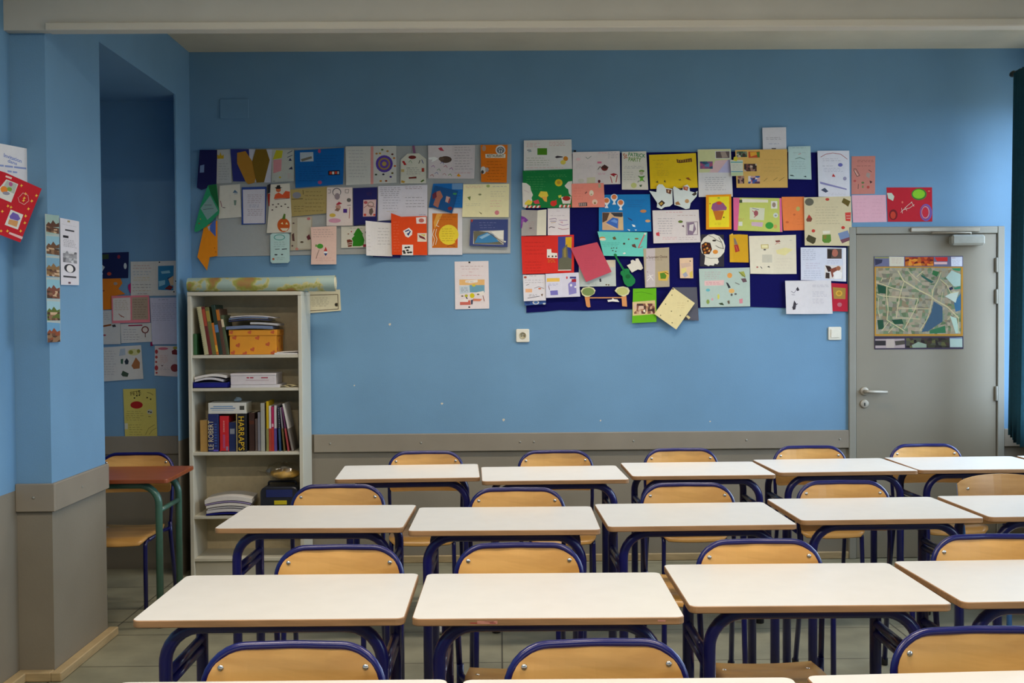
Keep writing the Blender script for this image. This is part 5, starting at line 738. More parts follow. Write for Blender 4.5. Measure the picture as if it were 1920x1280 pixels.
{'n':'greeting_card','l':'lime green card with a long group photo hanging below the felt board','c':'card','pl':'B','q':[823.7,1684.5,966.7,1686.9,966.5,1478.7,815.4,1472.1],'col':'67b417','o':[['p','d8c088',[819.0,1602.1,958.7,1612.6,962.5,1527.6,819.8,1518.0]],['m',['4a2f2c','8a5a48','c8a080','e0c090','6a3a38','d8b8a0','50382c','b08060'],828.7,1592.3,956.1,1529.8,9,4],['l','3f7a14',2.15,[835.4,1658.1,873.8,1664.2,941.8,1648.8]],['p','efe8d0',[883.8,1549.4,896.7,1557.8,898.7,1538.7,888.1,1538.8]]],'z':4,'lift':9,'th':0.6,'g':'cards pinned on and around the navy felt board'},
{'n':'greeting_card','l':'cream hinged card tilted like a diamond at the felt board lower edge','c':'card','pl':'B','q':[1067.6,1690.4,1202.2,1592.6,1086.5,1431.0,951.9,1527.7],'col':'e6d6a0','o':[['e','5a5638',1061.0,1642.9,3.4,3.4],['e','5a5638',1021.6,1587.9,3.4,3.4],['e','5a5638',1057.1,1543.9,3.4,3.4],['e','5a5638',990.2,1518.9,3.4,3.4],['e','5a5638',1111.6,1516.7,3.4,3.4],['e','5a5638',1061.1,1472.9,3.4,3.4],['e','5a5638',1159.6,1605.6,3.4,3.4],['t','d0b888',1090.6,1601.0,1150.1,1558.1,3],['e','26241c',1067.5,1681.1,4.7,4.6]],'z':8,'lift':6,'th':4,'g':'cards pinned on and around the navy felt board','parts':[{'n':'clasp','q':[1147.8,1511.4,1157.6,1519.8,1175.4,1504.8,1164.7,1493.4],'col':'d8c68c','o':[],'z':-2,'th':2,'l':None,'curl':0,'lift':0}]},
{'n':'greeting_card','l':'plain dark grey card behind the tilted cream card','c':'card','pl':'B','q':[1074.0,1691.2,1218.8,1691.1,1228.6,1484.4,1132.8,1490.2],'col':'5a5a66','o':[],'z':2,'lift':6,'th':0.6,'g':'cards pinned on and around the navy felt board'},
{'n':'greeting_card','l':'tiny pale card with pastel streaks alone on the felt','c':'card','pl':'B','q':[1112.2,1870.5,1195.2,1872.5,1196.0,1746.0,1114.6,1747.0],'col':'e8c6a4','o':[['p','d8b8a4',[1117.2,1838.7,1176.8,1842.5,1185.2,1821.2,1125.5,1808.9]],['p','e8d888',[1121.3,1804.7,1151.1,1813.0,1155.2,1783.2,1125.4,1774.9]],['p','a8a8b8',[1129.6,1770.7,1151.0,1787.5,1163.7,1761.9,1142.3,1751.5]],['p','e0c45c',[1172.3,1778.9,1191.5,1795.7,1192.6,1751.1,1176.4,1751.2]],['e','5a5048',1177.7,1851.8,3.8,3.8]],'z':2,'lift':6,'th':0.6,'g':'cards pinned on and around the navy felt board'},
{'n':'invitation_card','l':'yellow birthday invitation at the top of the felt board','c':'card','pl':'B','q':[926.6,2505.6,1078.4,2509.8,1214.8,2515.2,1225.8,2302.5,933.3,2296.5],'col':'ecc41c','o':[['p','6a4424',[1094.7,2479.0,1119.4,2472.2,1188.9,2484.6,1191.4,2461.5,1114.2,2454.3,1098.7,2457.0]],['p','b08424',[1104.0,2475.9,1110.1,2475.8,1110.1,2460.5,1103.9,2460.5]],['p','b08424',[1118.4,2475.8,1124.6,2475.8,1124.5,2460.4,1118.3,2460.4]],['p','b08424',[1132.8,2475.7,1139.0,2475.7,1138.9,2460.3,1132.7,2460.3]],['p','b08424',[1147.2,2475.6,1153.4,2475.6,1153.3,2460.2,1147.1,2460.3]],['p','b08424',[1161.6,2475.5,1167.8,2475.5,1167.7,2460.1,1161.6,2460.2]],['p','b08424',[1176.0,2475.5,1182.2,2475.4,1182.1,2460.1,1176.0,2460.1]],['t','b8922c',949.6,2478.3,1070.5,2467.4,1],['t','c09c30',970.1,2455.1,1021.5,2439.5,2],['t','c09c30',959.7,2433.7,1021.4,2424.1,1],['t','c09c30',972.5,2411.6,1052.1,2375.3,4],['p','7a6424',[964.4,2337.4,979.9,2347.5,982.4,2332.1]],['p','5a4a2c',[1015.9,2339.6,1023.7,2352.4,1028.7,2334.4]],['p','6a4a28',[1103.4,2351.9,1121.5,2354.4,1118.9,2346.7]],['p','9a5424',[1149.8,2361.9,1167.9,2366.9,1185.8,2346.3,1165.2,2351.5]]],'z':3,'lift':4,'th':0.6,'g':'cards pinned on and around the navy felt board'},
{'n':'greeting_card','l':'patchwork card of pale yellow,pink and lilac over white with two photos','c':'card','pl':'B','q':[1226.7,2537.7,1431.2,2539.6,1442.1,2247.3,1231.8,2245.5],'col':'e3dedc','o':[['p','d8d8a0',[1227.7,2536.6,1431.2,2538.6,1430.9,2473.0,1335.6,2468.4,1299.3,2396.9,1232.4,2395.2]],['p','e6c0c0',[1335.6,2468.4,1412.9,2474.1,1350.8,2395.5,1296.7,2395.9]],['p','c6bfe0',[1412.9,2474.1,1437.7,2475.0,1438.4,2394.0,1350.8,2395.5]],['p','e0dcd8',[1333.3,2526.8,1427.5,2528.3,1427.4,2480.7,1335.7,2479.7]],['p','6a5a58',[1338.4,2523.7,1423.4,2525.3,1423.3,2484.3,1339.8,2483.7]],['p','a89488',[1366.7,2522.0,1397.6,2523.4,1413.0,2488.5,1376.9,2486.1]],['m',['3a5a78','5a8ab0','28586a','8a5a88','b05a78','4a3a70'],1240.3,2463.8,1319.0,2418.3,5,3],['t','8a8890',1268.3,2371.4,1402.0,2283.5,7]],'z':2,'lift':4,'th':0.6,'g':'cards pinned on and around the navy felt board'},
{'n':'greeting_card','l':'small white flap card with turquoise edges and a yellow star','c':'card','pl':'B','q':[1424.2,2470.5,1503.1,2470.0,1504.3,2374.1,1430.6,2371.5],'col':'dedcc8','o':[['p','70b4b0',[1428.3,2460.2,1501.5,2459.8,1501.5,2453.1,1428.3,2453.5]],['p','70a8b8',[1430.7,2402.3,1502.9,2401.8,1502.9,2395.7,1430.7,2396.1]],['p','e0d040',[1443.8,2467.8,1448.0,2488.3,1464.5,2493.3,1472.2,2475.3,1464.4,2462.5]],['p','c8d8a8',[1430.7,2393.5,1502.9,2394.7,1503.3,2375.2,1433.2,2373.5]],['t','b0b4a8',1438.6,2444.8,1495.2,2408.5,3]],'z':5,'lift':3,'th':0.6,'g':'cards pinned on and around the navy felt board'},
{'n':'greeting_card','l':'large tan card with five small photos near the top of the felt board','c':'card','pl':'B','q':[1456.9,2531.2,1608.9,2534.5,1776.5,2535.1,1779.6,2299.1,1463.9,2300.0],'col':'e2b463','o':[['m',['4a3a34','8a8a78','3a5a48','c8c0b0','6a7a60'],1464.6,2523.0,1529.4,2487.8,5,3],['p','c8502c',[1537.8,2521.6,1607.9,2523.2,1608.8,2484.3,1538.7,2483.6]],['p','e8a838',[1547.0,2518.4,1588.3,2520.3,1593.4,2502.8,1552.1,2490.2]],['p','5a7a30',[1588.3,2518.2,1607.9,2521.2,1607.8,2485.3,1593.3,2487.4]],['m',['5a3a34','a07868','3a2a2a','d0b8a0','7a4a40'],1510.7,2446.9,1589.0,2400.3,6,4],['m',['3a2a2c','8a5a50','b08878','50343a'],1471.9,2371.3,1511.4,2325.9,4,4],['m',['b83a48','e8dcd8','3f5aa0','5a3a50','d8a8a0'],1536.3,2371.9,1608.4,2325.3,5,4],['t','c89c50',1629.4,2482.1,1747.8,2389.1,4],['l','8a7038',2.55,[1631.6,2338.5,1654.9,2358.9]],['l','8a7038',2.55,[1690.9,2343.3,1716.8,2361.1]],['l','8a7038',2.55,[1727.0,2340.5,1758.1,2362.4]]],'z':4,'lift':4,'th':0.6,'g':'cards pinned on and around the navy felt board','fold':1613.8},
{'n':'notice','l':'pale printed paper rising above the top edge of the felt board','c':'paper','pl':'B','q':[1626.0,2668.6,1772.7,2671.1,1775.6,2471.0,1630.4,2471.8],'col':'dcd8dc','o':[['t','6a5a68',1647.3,2612.7,1749.5,2592.5,2],['t','6a78a8',1663.7,2579.9,1736.2,2559.8,1],['p','5a5258',[1683.4,2543.7,1709.8,2543.5,1709.8,2537.0,1683.4,2537.1]]],'z':2,'lift':1,'th':0.6,'g':'cards pinned on and around the navy felt board'},
{'n':'greeting_card','l':'pale mint card beside the white card with a red arch at the felt board top','c':'card','pl':'B','q':[1786.2,2551.9,1923.2,2554.9,1928.4,2348.6,1786.9,2352.8],'col':'bed6d2','o':[['t','7a9898',1792.8,2548.5,1911.1,2540.2,1],['l','d88a80',3.3,[1847.8,2503.4,1864.3,2508.8]],['l','5a7a70',3.3,[1828.5,2476.2,1856.0,2484.2,1889.0,2473.1]],['t','90aaa8',1800.9,2465.4,1910.9,2410.1,4],['p','3a4a48',[1792.5,2377.9,1811.7,2377.8,1825.5,2369.0,1800.7,2371.3]],['p','3a4a48',[1877.8,2367.6,1894.3,2371.8,1897.0,2362.0]],['t','98b0ae',1812.0,2520.0,1905.6,2508.5,1]],'z':2,'lift':4,'th':0.6,'g':'cards pinned on and around the navy felt board'},
{'n':'greeting_card','l':'white card with a red arch of text at the top right of the felt board','c':'card','pl':'B','q':[1965.0,2524.6,2161.6,2524.6,2165.2,2239.9,1971.2,2243.2],'col':'e2e0e8','o':[['l','a84a50',3.24,[1985.3,2486.2,2015.6,2503.5,2059.7,2510.4,2109.3,2503.0,2150.5,2471.6]],['t','9a98a8',1993.6,2480.7,2114.7,2458.1,2],['t','9a98a8',1993.5,2436.9,2065.1,2425.6,1],['e','6a6ab0',2106.4,2437.4,14.6,10.8],['t','b0aec0',1999.0,2420.5,2136.7,2392.3,3],['p','c83a38',[2054.0,2365.4,2062.3,2384.5,2076.0,2364.2]],['e','a09ab8',2133.9,2352.9,11.2,11.9],['p','8c88b8',[1979.6,2335.8,2009.9,2327.4,2144.8,2291.0,2144.8,2282.7,1982.3,2322.0]],['p','4a5068',[1985.0,2283.7,2009.9,2297.2,2031.9,2275.2,2015.3,2267.1]],['t','c8c4cc',2026.3,2267.0,2147.6,2249.8,2]],'z':3,'lift':3,'th':0.6,'g':'cards pinned on and around the navy felt board'},
{'n':'greeting_card','l':'dull salmon card with a stick drawing on the wall above the door corner','c':'card','pl':'B','q':[2180.9,2491.7,2327.4,2493.0,2325.1,2259.7,2179.5,2257.3],'col':'cf8579','o':[['t','7a4440',2213.9,2471.2,2318.6,2454.2,2],['t','7a4440',2208.4,2436.8,2318.6,2427.4,1],['l','5a4a44',3.3,[2191.8,2413.9,2208.3,2413.8,2231.5,2372.6,2213.8,2367.2,2192.9,2408.4]],['l','e8d8c8',2.75,[2200.1,2402.9,2219.3,2372.7]],['l','3a3434',3.3,[2285.5,2407.9,2304.8,2394.1]],['p','b09a90',[2274.5,2391.5,2296.5,2385.9,2291.0,2353.1,2268.9,2369.6]],['e','c05a54',2200.0,2339.9,8.8,6.6],['e','6a7a4a',2249.6,2328.7,8.8,6.6],['p','4a2a2c',[2291.0,2342.1,2310.3,2333.8,2296.5,2322.9]],['l','6a4a44',3.85,[2222.0,2320.6,2220.4,2290.5]],['e','c05048',2282.7,2301.1,8.8,8.8],['e','7a8a5a',2249.6,2304.0,5.5,8.8]],'z':-1,'lift':2,'th':0.6,'g':'cards pinned on and around the navy felt board'},
{'n':'greeting_card','l':'plain pink two-page card on the wall directly above the door frame','c':'card','pl':'B','q':[2180.6,2251.8,2391.3,2252.7,2398.4,2086.0,2188.8,2084.0],'col':'e6b0bf','o':[['t','d89cae',2197.2,2238.6,2285.3,2106.4,6],['t','d89cae',2307.5,2237.9,2384.7,2105.8,6]],'z':-1,'lift':3,'th':0.6,'g':'cards pinned on and around the navy felt board','fold':2296.4},
{'n':'greeting_card','l':'red card with green and purple rings,rightmost on the wall above the door','c':'card','pl':'B','q':[2397.4,2298.7,2679.9,2297.6,2681.2,2086.4,2404.5,2087.0],'col':'bf1f2f','o':[['e','3f7a30',2598.8,2255.3,47.3,36.3],['e','8ccc2c',2597.2,2257.0,38.5,28.6],['e','6a5aa8',2641.4,2142.6,37.4,52.8],['e','bf1f2f',2638.6,2143.7,28.6,42.9],['e','a8a0b8',2638.6,2143.7,25.3,38.5],['e','c82a3c',2637.5,2143.7,20.9,33.0],['e','7a1a20',2438.7,2130.2,26.4,33.0],['e','c8402c',2437.1,2127.4,16.5,23.1],['p','c8d0c0',[2400.1,2264.7,2428.8,2264.6,2445.4,2242.5,2437.1,2215.2,2406.8,2231.8]],['l','d8c8b8',2.75,[2484.0,2143.6,2528.2,2187.2]],['l','d8c8b8',2.75,[2500.6,2159.9,2539.2,2170.7]],['l','d8c8b8',2.75,[2528.2,2187.2,2555.8,2209.0]],['l','d8c8b8',2.75,[2539.2,2170.7,2569.6,2192.4]],['l','d8c8b8',2.75,[2511.6,2176.3,2522.7,2154.3]],['l','d8c8b8',2.75,[2489.5,2171.0,2495.1,2138.0]],['l','d8c8b8',2.75,[2550.2,2209.0,2566.8,2181.5]],['e','d86a5c',2495.0,2206.6,5.5,7.7],['e','d86a5c',2660.6,2274.1,7.7,4.4]],'z':-1,'lift':3,'th':0.6,'g':'cards pinned on and around the navy felt board'},
{'n':'paper_cutout','l':'pair of white star shaped bird cut-outs with tiny photos below the yellow invitation','c':'cut-out','pl':'B','q':[925.5,2283.8,969.3,2275.8,972.0,2310.7,984.9,2324.4,1006.5,2322.7,1026.0,2301.1,1067.2,2294.7,1069.3,2203.4,1051.2,2188.1,1020.3,2184.2,999.7,2171.0,971.4,2182.5,974.1,2209.1],'col':'dfe6e2','o':[['p','6a3a28',[1028.5,2294.9,1063.0,2289.6,1056.7,2262.5,1031.0,2271.3]],['p','d8b890',[1038.8,2288.2,1049.1,2286.6,1045.4,2272.8,1038.8,2274.4]],['p','3a2a20',[979.2,2206.5,1002.5,2226.9,1023.0,2208.8,997.2,2185.9]],['p','c8a048',[986.9,2203.9,1002.5,2216.6,1010.1,2206.3,997.2,2194.6]]],'z':6,'lift':3,'th':2,'g':'cards pinned on and around the navy felt board','parts':[{'n':'star_wing','q':[1071.3,2298.3,1077.5,2311.0,1098.1,2299.6,1128.9,2285.1,1134.2,2310.7,1160.0,2320.8,1172.8,2305.3,1175.2,2279.7,1206.1,2271.8,1222.7,2282.0,1217.4,2248.7,1180.1,2207.9,1172.3,2174.6,1149.1,2170.1,1113.1,2186.7,1079.6,2197.2],'col':'dfe6e2','o':[['p','b0583c',[1134.2,2310.7,1166.1,2306.4,1159.8,2282.4,1135.1,2290.2]],['p','e09a78',[1140.3,2305.5,1158.9,2302.9,1153.7,2289.1]],['p','4a4034',[1185.5,2259.1,1211.3,2276.9,1217.4,2261.5,1200.9,2251.3]],['e','c89a68',1157.0,2219.3,13.3,12.2],['p','a87848',[1084.8,2211.0,1102.9,2218.6,1118.2,2197.0,1087.3,2197.1]],['p','5a4a38',[1098.1,2300.7,1123.8,2296.4,1118.6,2285.2]]],'z':1,'th':2,'l':None,'curl':0,'lift':0}]},
{'n':'greeting_card','l':'white card covered in scribbles with a purple sketch panel','c':'card','pl':'B','q':[945.4,2164.2,1230.3,2167.3,1241.0,1966.8,950.7,1962.1],'col':'e4dad8','o':[['t','d86a78',1022.5,2157.1,1141.1,2148.2,1],['t','a87a68',1094.9,2140.2,1216.9,2126.3,1],['t','6a6c80',976.2,2121.3,1087.8,2015.4,7],['t','e0909a',1002.0,2002.8,1100.9,1982.5,2],['p','d84a54',[965.8,2026.1,985.7,2032.5,988.8,2006.2,969.1,2009.6]],['e','6a7a34',1117.8,2094.1,14.8,8.2],['p','6a4a58',[1124.3,2067.8,1137.5,2074.3,1140.8,2057.8]],['l','7a5a74',2.95,[1154.1,2090.6,1223.4,2093.4,1223.1,2014.6,1153.8,2011.7,1154.1,2090.6]],['p','8f7a90',[1157.4,2087.3,1200.3,2090.3,1213.3,2047.5,1193.4,2014.8,1160.4,2015.0]],['p','e4dad8',[1173.8,2074.0,1200.2,2080.4,1193.5,2034.5,1170.4,2041.2]],['t','a8949c',1100.9,2002.2,1219.6,1978.4,2]],'z':4,'lift':3,'th':0.6,'g':'cards pinned on and around the navy felt board'},
{'n':'greeting_card','l':'yellow card with an orange border and a purple cupcake','c':'card','pl':'B','q':[1274.6,2256.0,1430.3,2260.2,1430.6,2044.6,1273.8,2044.5],'col':'f09a14','o':[['p','f4e02c',[1291.0,2244.1,1417.3,2247.4,1416.7,2058.5,1291.9,2057.3]],['p','cc7424',[1316.5,2160.8,1386.1,2157.8,1367.9,2103.0,1334.4,2101.7]],['p','9a5a88',[1306.3,2173.7,1314.1,2201.9,1345.1,2216.1,1378.5,2209.2,1402.7,2178.3,1399.0,2162.9,1319.1,2158.2]],['e','d84a2c',1355.3,2206.8,16.6,10.4],['e','a0b83c',1352.9,2237.6,8.3,4.2],['e','c86a28',1298.6,2203.0,4.7,3.6],['e','6a5a28',1383.4,2118.3,5.2,4.2],['t','c8b42c',1324.0,2086.3,1375.5,2070.6,2]],'z':6,'lift':4,'th':0.6,'g':'cards pinned on and around the navy felt board'},
{'n':'greeting_card','l':'lime and pink card with a green disc in the middle of the felt board','c':'card','pl':'B','q':[1444.6,2241.1,1742.3,2235.2,1748.0,2027.1,1446.6,2038.8],'col':'ccd26c','o':[['p','e86a9c',[1444.6,2240.6,1484.3,2238.8,1470.8,2038.6,1446.6,2038.8]],['p','e86aa0',[1729.4,2235.3,1742.3,2235.2,1747.0,2027.6,1732.5,2028.7]],['p','efe8d0',[1497.2,2234.1,1659.7,2225.4,1659.7,2209.0,1497.2,2211.0]],['p','dcdcc0',[1546.1,2179.9,1638.9,2174.2,1633.6,2099.8,1545.9,2105.5]],['l','c85a68',4.59,[1561.5,2159.3,1592.4,2133.4,1571.7,2118.1]],['l','8a8aa0',4.08,[1561.5,2174.7,1602.8,2164.2]],['e','a85a60',1584.7,2143.7,13.5,17.3],['p','e8e4d8',[1677.7,2217.6,1716.4,2217.4,1716.3,2171.2,1677.6,2171.4]],['e','a08878',1695.7,2194.4,11.4,15.3],['e','d8dcd0',1705.9,2130.1,15.6,15.3],['e','9a9a98',1705.9,2128.6,7.3,5.1],['e','3fa040',1667.0,2067.2,25.0,21.4],['e','d8a860',1703.2,2060.8,11.4,12.2],['p','d8b8c8',[1556.1,2090.0,1628.4,2087.0,1623.1,2058.7,1556.1,2066.9]],['p','e4e4d8',[1476.2,2092.0,1500.4,2091.9,1500.3,2066.2,1476.1,2066.4]],['t','d87a58',1471.1,2113.6,1514.9,2099.0,2],['p','4a5a3c',[1481.7,2226.5,1499.8,2226.4,1499.7,2208.5,1481.7,2208.6]]],'z':3,'lift':3,'th':0.6,'g':'cards pinned on and around the navy felt board'},
{'n':'greeting_card','l':'plain orange card between the lime card and the sticker card','c':'card','pl':'B','q':[1744.3,2243.5,1884.2,2243.8,1884.9,2037.7,1754.9,2035.8],'col':'f58748','o':[['e','c8b868',1845.5,2169.5,12.1,14.0],['e','d86838',1778.1,2087.7,9.9,6.5],['e','d86c3c',1822.3,2134.0,7.7,6.5],['t','e07840',1838.8,2114.7,1877.2,2065.2,3]],'z':2,'lift':2,'th':0.6,'g':'cards pinned on and around the navy felt board'},
{'n':'greeting_card','l':'cream card with sticker jars,tins and books beside the door frame','c':'card','pl':'B','q':[1880.7,2238.9,2172.0,2243.9,2176.1,1938.4,1884.5,1942.8],'col':'d9caa4','o':[['e','6a6658',1913.5,2210.3,27.3,23.2],['e','c84434',2025.1,2225.7,12.4,8.5],['p','6a5a24',[2113.1,2207.2,2125.5,2233.7,2167.7,2213.1,2153.4,2179.2,2137.9,2191.7]],['p','a83024',[2114.3,2202.9,2131.7,2197.9,2153.4,2180.5,2137.9,2194.8]],['p','8a4a38',[1892.8,2100.7,1911.5,2134.5,1931.9,2106.6,1923.8,2089.4,1899.0,2089.5]],['p','c83a34',[1902.1,2111.7,1911.5,2134.5,1923.8,2111.6]],['p','d8463c',[2134.7,2143.6,2170.1,2145.2,2167.6,2089.7,2137.8,2093.0]],['l','e8c0b0',3.66,[2140.9,2123.8,2165.7,2123.6]],['l','e8c0b0',3.66,[2142.8,2108.4,2165.7,2108.2]],['e','c84034',2121.6,2051.1,11.2,9.8],['e','c84034',1938.0,2032.5,11.2,9.8],['p','4a4428',[1892.6,1983.5,1908.1,2009.3,1954.6,1988.0,1948.4,1961.5,1936.0,1951.1,1898.8,1969.8]],['p','e8e0cc',[1995.0,2032.2,2041.5,2033.1,2039.7,2016.4,1998.1,2014.9]],['p','5f8a34',[1993.7,2007.5,2044.6,2010.2,2047.7,1970.1,2035.2,1957.8,2004.2,1958.0,1992.4,1970.5]],['p','8a7a34',[1998.1,2004.4,2019.8,2007.3,2016.7,1982.6,2001.1,1982.7]],['p','7a8cb0',[2089.3,2016.1,2150.1,2034.3,2165.6,1990.9,2106.6,1969.7]],['p','7a4a54',[2103.5,1975.9,2165.6,1994.0,2168.7,1975.5,2115.9,1954.2]],['t','b0a488',1945.6,2186.7,2106.7,2068.5,7]],'z':4,'lift':4,'th':0.6,'g':'cards pinned on and around the navy felt board'},
{'n':'paper_cutout','l':'white round ghost shaped plate cut-out on a dark sheet in the felt board middle','c':'cut-out','pl':'B','q':[1243.4,1993.9,1248.9,2016.5,1386.9,2013.5,1387.9,1814.9,1238.4,1819.1],'col':'33303a','o':[],'z':1,'lift':1,'th':0.6,'g':'cards pinned on and around the navy felt board','parts':[{'n':'ghost_plate','q':[1243.1,1934.6,1244.3,1961.5,1262.3,1993.8,1292.2,2014.1,1324.6,2017.6,1359.8,2003.9,1384.1,1976.8,1394.8,1944.4,1389.3,1906.6,1367.5,1879.8,1348.5,1868.0,1355.5,1844.8,1345.7,1831.3,1329.4,1835.8,1324.0,1823.4,1302.3,1826.2,1291.5,1820.9,1280.6,1826.4,1265.5,1831.9,1268.9,1864.2,1271.1,1885.8,1251.1,1902.1],'col':'e9e3d3','o':[['p','3a2214',[1248.6,1953.4,1270.3,1969.5,1302.8,1963.8,1313.5,1923.3,1297.1,1893.7,1259.2,1894.0,1248.5,1923.7]],['p','8a3a14',[1251.3,1948.0,1263.2,1952.2,1265.4,1940.4,1253.4,1937.2]],['p','d8882c',[1267.6,1958.7,1279.5,1962.9,1281.6,1951.0,1269.7,1947.9]],['p','6a2a10',[1283.8,1950.5,1295.7,1954.7,1297.8,1942.8,1285.9,1939.7]],['p','c06a20',[1259.3,1926.4,1271.3,1930.6,1273.4,1918.7,1261.5,1915.6]],['p','e0a04c',[1276.7,1934.3,1288.6,1938.6,1290.8,1926.7,1278.8,1923.5]],['p','8a3a14',[1294.6,1928.8,1306.5,1933.1,1308.6,1921.2,1296.7,1918.0]],['p','d8882c',[1263.6,1907.5,1275.5,1911.7,1277.7,1899.8,1265.7,1896.7]],['p','6a2a10',[1278.2,1911.7,1290.2,1915.9,1292.3,1904.0,1280.4,1900.9]],['p','e0a860',[1289.1,1918.1,1301.0,1922.3,1303.1,1910.4,1291.2,1907.3]],['e','e8963c',1334.0,1908.1,16.2,13.0],['l','3a3024',2.7,[1292.1,2009.8,1319.2,1998.8,1346.2,1977.1,1373.2,1966.1]],['l','3a3024',3.24,[1354.4,1998.6,1373.2,1966.1,1383.9,1928.2]],['l','3a3024',3.24,[1335.2,1947.5,1356.8,1933.8,1386.6,1927.1]],['e','3a3428',1327.2,1977.2,11.9,5.4],['l','8a8474',2.7,[1272.7,1877.7,1302.5,1868.3,1348.5,1869.1]]],'z':1,'th':5,'l':None,'curl':0,'lift':0}]},
{'n':'greeting_card','l':'mustard yellow card with a red handled knife drawing','c':'card','pl':'B','q':[1421.0,2013.2,1481.7,2015.0,1533.1,2011.4,1538.6,1840.8,1422.6,1843.8],'col':'dda920','o':[['p','8a7a6c',[1446.4,1992.6,1457.2,1989.8,1473.4,1949.2,1451.7,1952.1]],['p','b83a30',[1449.0,1949.4,1473.4,1951.4,1484.1,1911.4,1457.0,1903.5]],['l','d8806c',2.7,[1459.8,1943.9,1470.5,1914.2]],['p','e8c050',[1422.1,2011.6,1441.1,2022.3,1443.8,2008.8]]],'z':2,'lift':8,'th':0.6,'g':'cards pinned on and around the navy felt board','fold':1443.6},
{'n':'greeting_card','l':'two-page cream white card with a yellow label drawing,right middle of the felt board','c':'card','pl':'B','q':[1540.2,2003.8,1698.4,2006.0,1831.3,2009.5,1834.6,1768.6,1692.4,1768.5,1548.7,1771.6],'col':'e8dec6','o':[['p','c8b46c',[1614.3,1951.0,1661.4,1952.3,1662.4,1926.4,1616.9,1925.6]],['p','efe4b0',[1619.7,1947.2,1657.1,1948.0,1658.1,1930.7,1621.3,1929.9]],['e','4a4840',1638.6,1919.0,8.6,4.3],['p','cfc8b4',[1622.2,1888.9,1684.6,1888.5,1684.5,1839.8,1622.1,1840.3]],['e','b86a60',1592.2,1811.8,6.5,4.9],['l','4a4a44',4.32,[1611.2,1816.0,1622.0,1803.5]],['p','4a4a40',[1651.9,1813.1,1665.4,1819.4,1671.9,1807.5]],['p','8a4a40',[1703.8,1974.7,1730.9,1977.2,1736.3,1966.4,1709.2,1963.9]],['l','d87a70',3.24,[1703.7,1950.4,1720.0,1961.1,1733.5,1955.6]],['p','ece0a0',[1709.0,1915.3,1763.3,1931.1,1812.1,1920.0,1763.2,1882.5,1714.4,1893.7]],['t','b0a89c',1790.5,1979.5,1817.6,1971.3,1],['t','d8cdb8',1708.9,1872.1,1811.9,1795.8,4]],'z':2,'lift':8,'th':0.6,'g':'cards pinned on and around the navy felt board','fold':1695.4},
{'n':'greeting_card','l':'white and lilac two-page card with two photos of people,beside the door frame','c':'card','pl':'B','q':[1859.4,1931.3,2018.7,1930.9,2140.1,1926.5,2141.1,1719.1,2012.5,1726.0,1860.8,1730.0],'col':'d4d6e4','o':[['t','8a8ca4',1867.1,1922.4,1959.1,1850.7,6],['t','b09ab0',1887.7,1839.4,1982.8,1797.3,3],['t','98a0b8',1875.8,1792.1,2000.6,1737.9,4],['p','5a4a44',[2024.7,1922.5,2113.9,1921.9,2113.8,1860.4,2024.6,1861.0]],['e','b06a58',2072.2,1896.2,18.9,23.6],['p','302824',[2027.6,1918.4,2057.4,1912.3,2048.4,1864.9,2027.6,1865.1]],['t','9a98a8',2018.6,1853.3,2107.8,1829.0,2],['p','e0d8d4',[2009.6,1822.0,2118.5,1817.1,2118.5,1734.1,2009.5,1737.8]],['p','3a2420',[2012.6,1819.6,2042.4,1814.6,2060.2,1784.9,2030.4,1779.2]],['p','40302c',[2015.5,1776.3,2039.3,1773.2,2039.3,1738.8,2013.7,1740.2]],['p','8a4a38',[2042.3,1796.9,2078.1,1808.5,2098.9,1808.3,2078.0,1767.0,2054.2,1743.5]],['p','f0ecea',[2060.2,1773.0,2089.9,1790.6,2116.7,1772.7,2110.7,1737.1,2069.0,1736.2]],['e','a86848',2092.9,1801.3,14.2,14.2],['p','ece8ee',[2122.8,1926.6,2141.3,1926.5,2141.1,1723.9,2122.6,1724.0]]],'z':3,'lift':5,'th':0.6,'g':'cards pinned on and around the navy felt board','fold':2018.6},
{'n':'greeting_card','l':'white two-page card with dark floral sketches at the felt board lower right','c':'card','pl':'B','q':[1761.4,1726.5,1917.3,1726.6,2045.2,1728.7,2055.1,1521.1,1905.0,1520.4,1768.1,1521.4],'col':'dcd7da','o':[['p','3a343c',[1828.0,1673.9,1839.9,1688.6,1850.5,1667.8,1836.9,1662.0]],['l','8a8490',3.54,[1798.2,1662.3,1816.0,1650.3,1833.9,1673.9]],['l','8a8490',2.95,[1801.1,1641.5,1821.9,1638.4]],['p','3a343c',[1806.9,1555.5,1817.1,1605.8,1830.8,1585.0,1824.7,1549.4,1809.8,1546.6]],['l','4a4450',4.72,[1803.9,1561.4,1839.7,1584.9]],['t','a8a4b0',1929.1,1702.8,2033.3,1684.3,2],['t','b0acb8',1929.1,1661.3,2024.3,1625.1,4],['t','b0acb8',1929.0,1616.9,2012.3,1583.7,3]],'z':5,'lift':5,'th':0.6,'g':'cards pinned on and around the navy felt board','fold':1914.1},
{'n':'greeting_card','l':'small red card with a gold square at the felt board lower right corner','c':'card','pl':'B','q':[2049.4,1710.9,2153.0,1704.2,2152.8,1534.0,2050.9,1537.1],'col':'b71f36','o':[['p','a8843c',[2058.9,1685.3,2140.4,1678.8,2137.4,1611.2,2065.9,1614.1]],['e','d8a83c',2098.7,1647.1,20.4,18.0],['e','b8862c',2098.7,1647.1,12.0,10.2],['e','b86a74',2101.6,1577.1,14.4,13.2]],'z':2,'lift':3,'th':0.6,'g':'cards pinned on and around the navy felt board'},
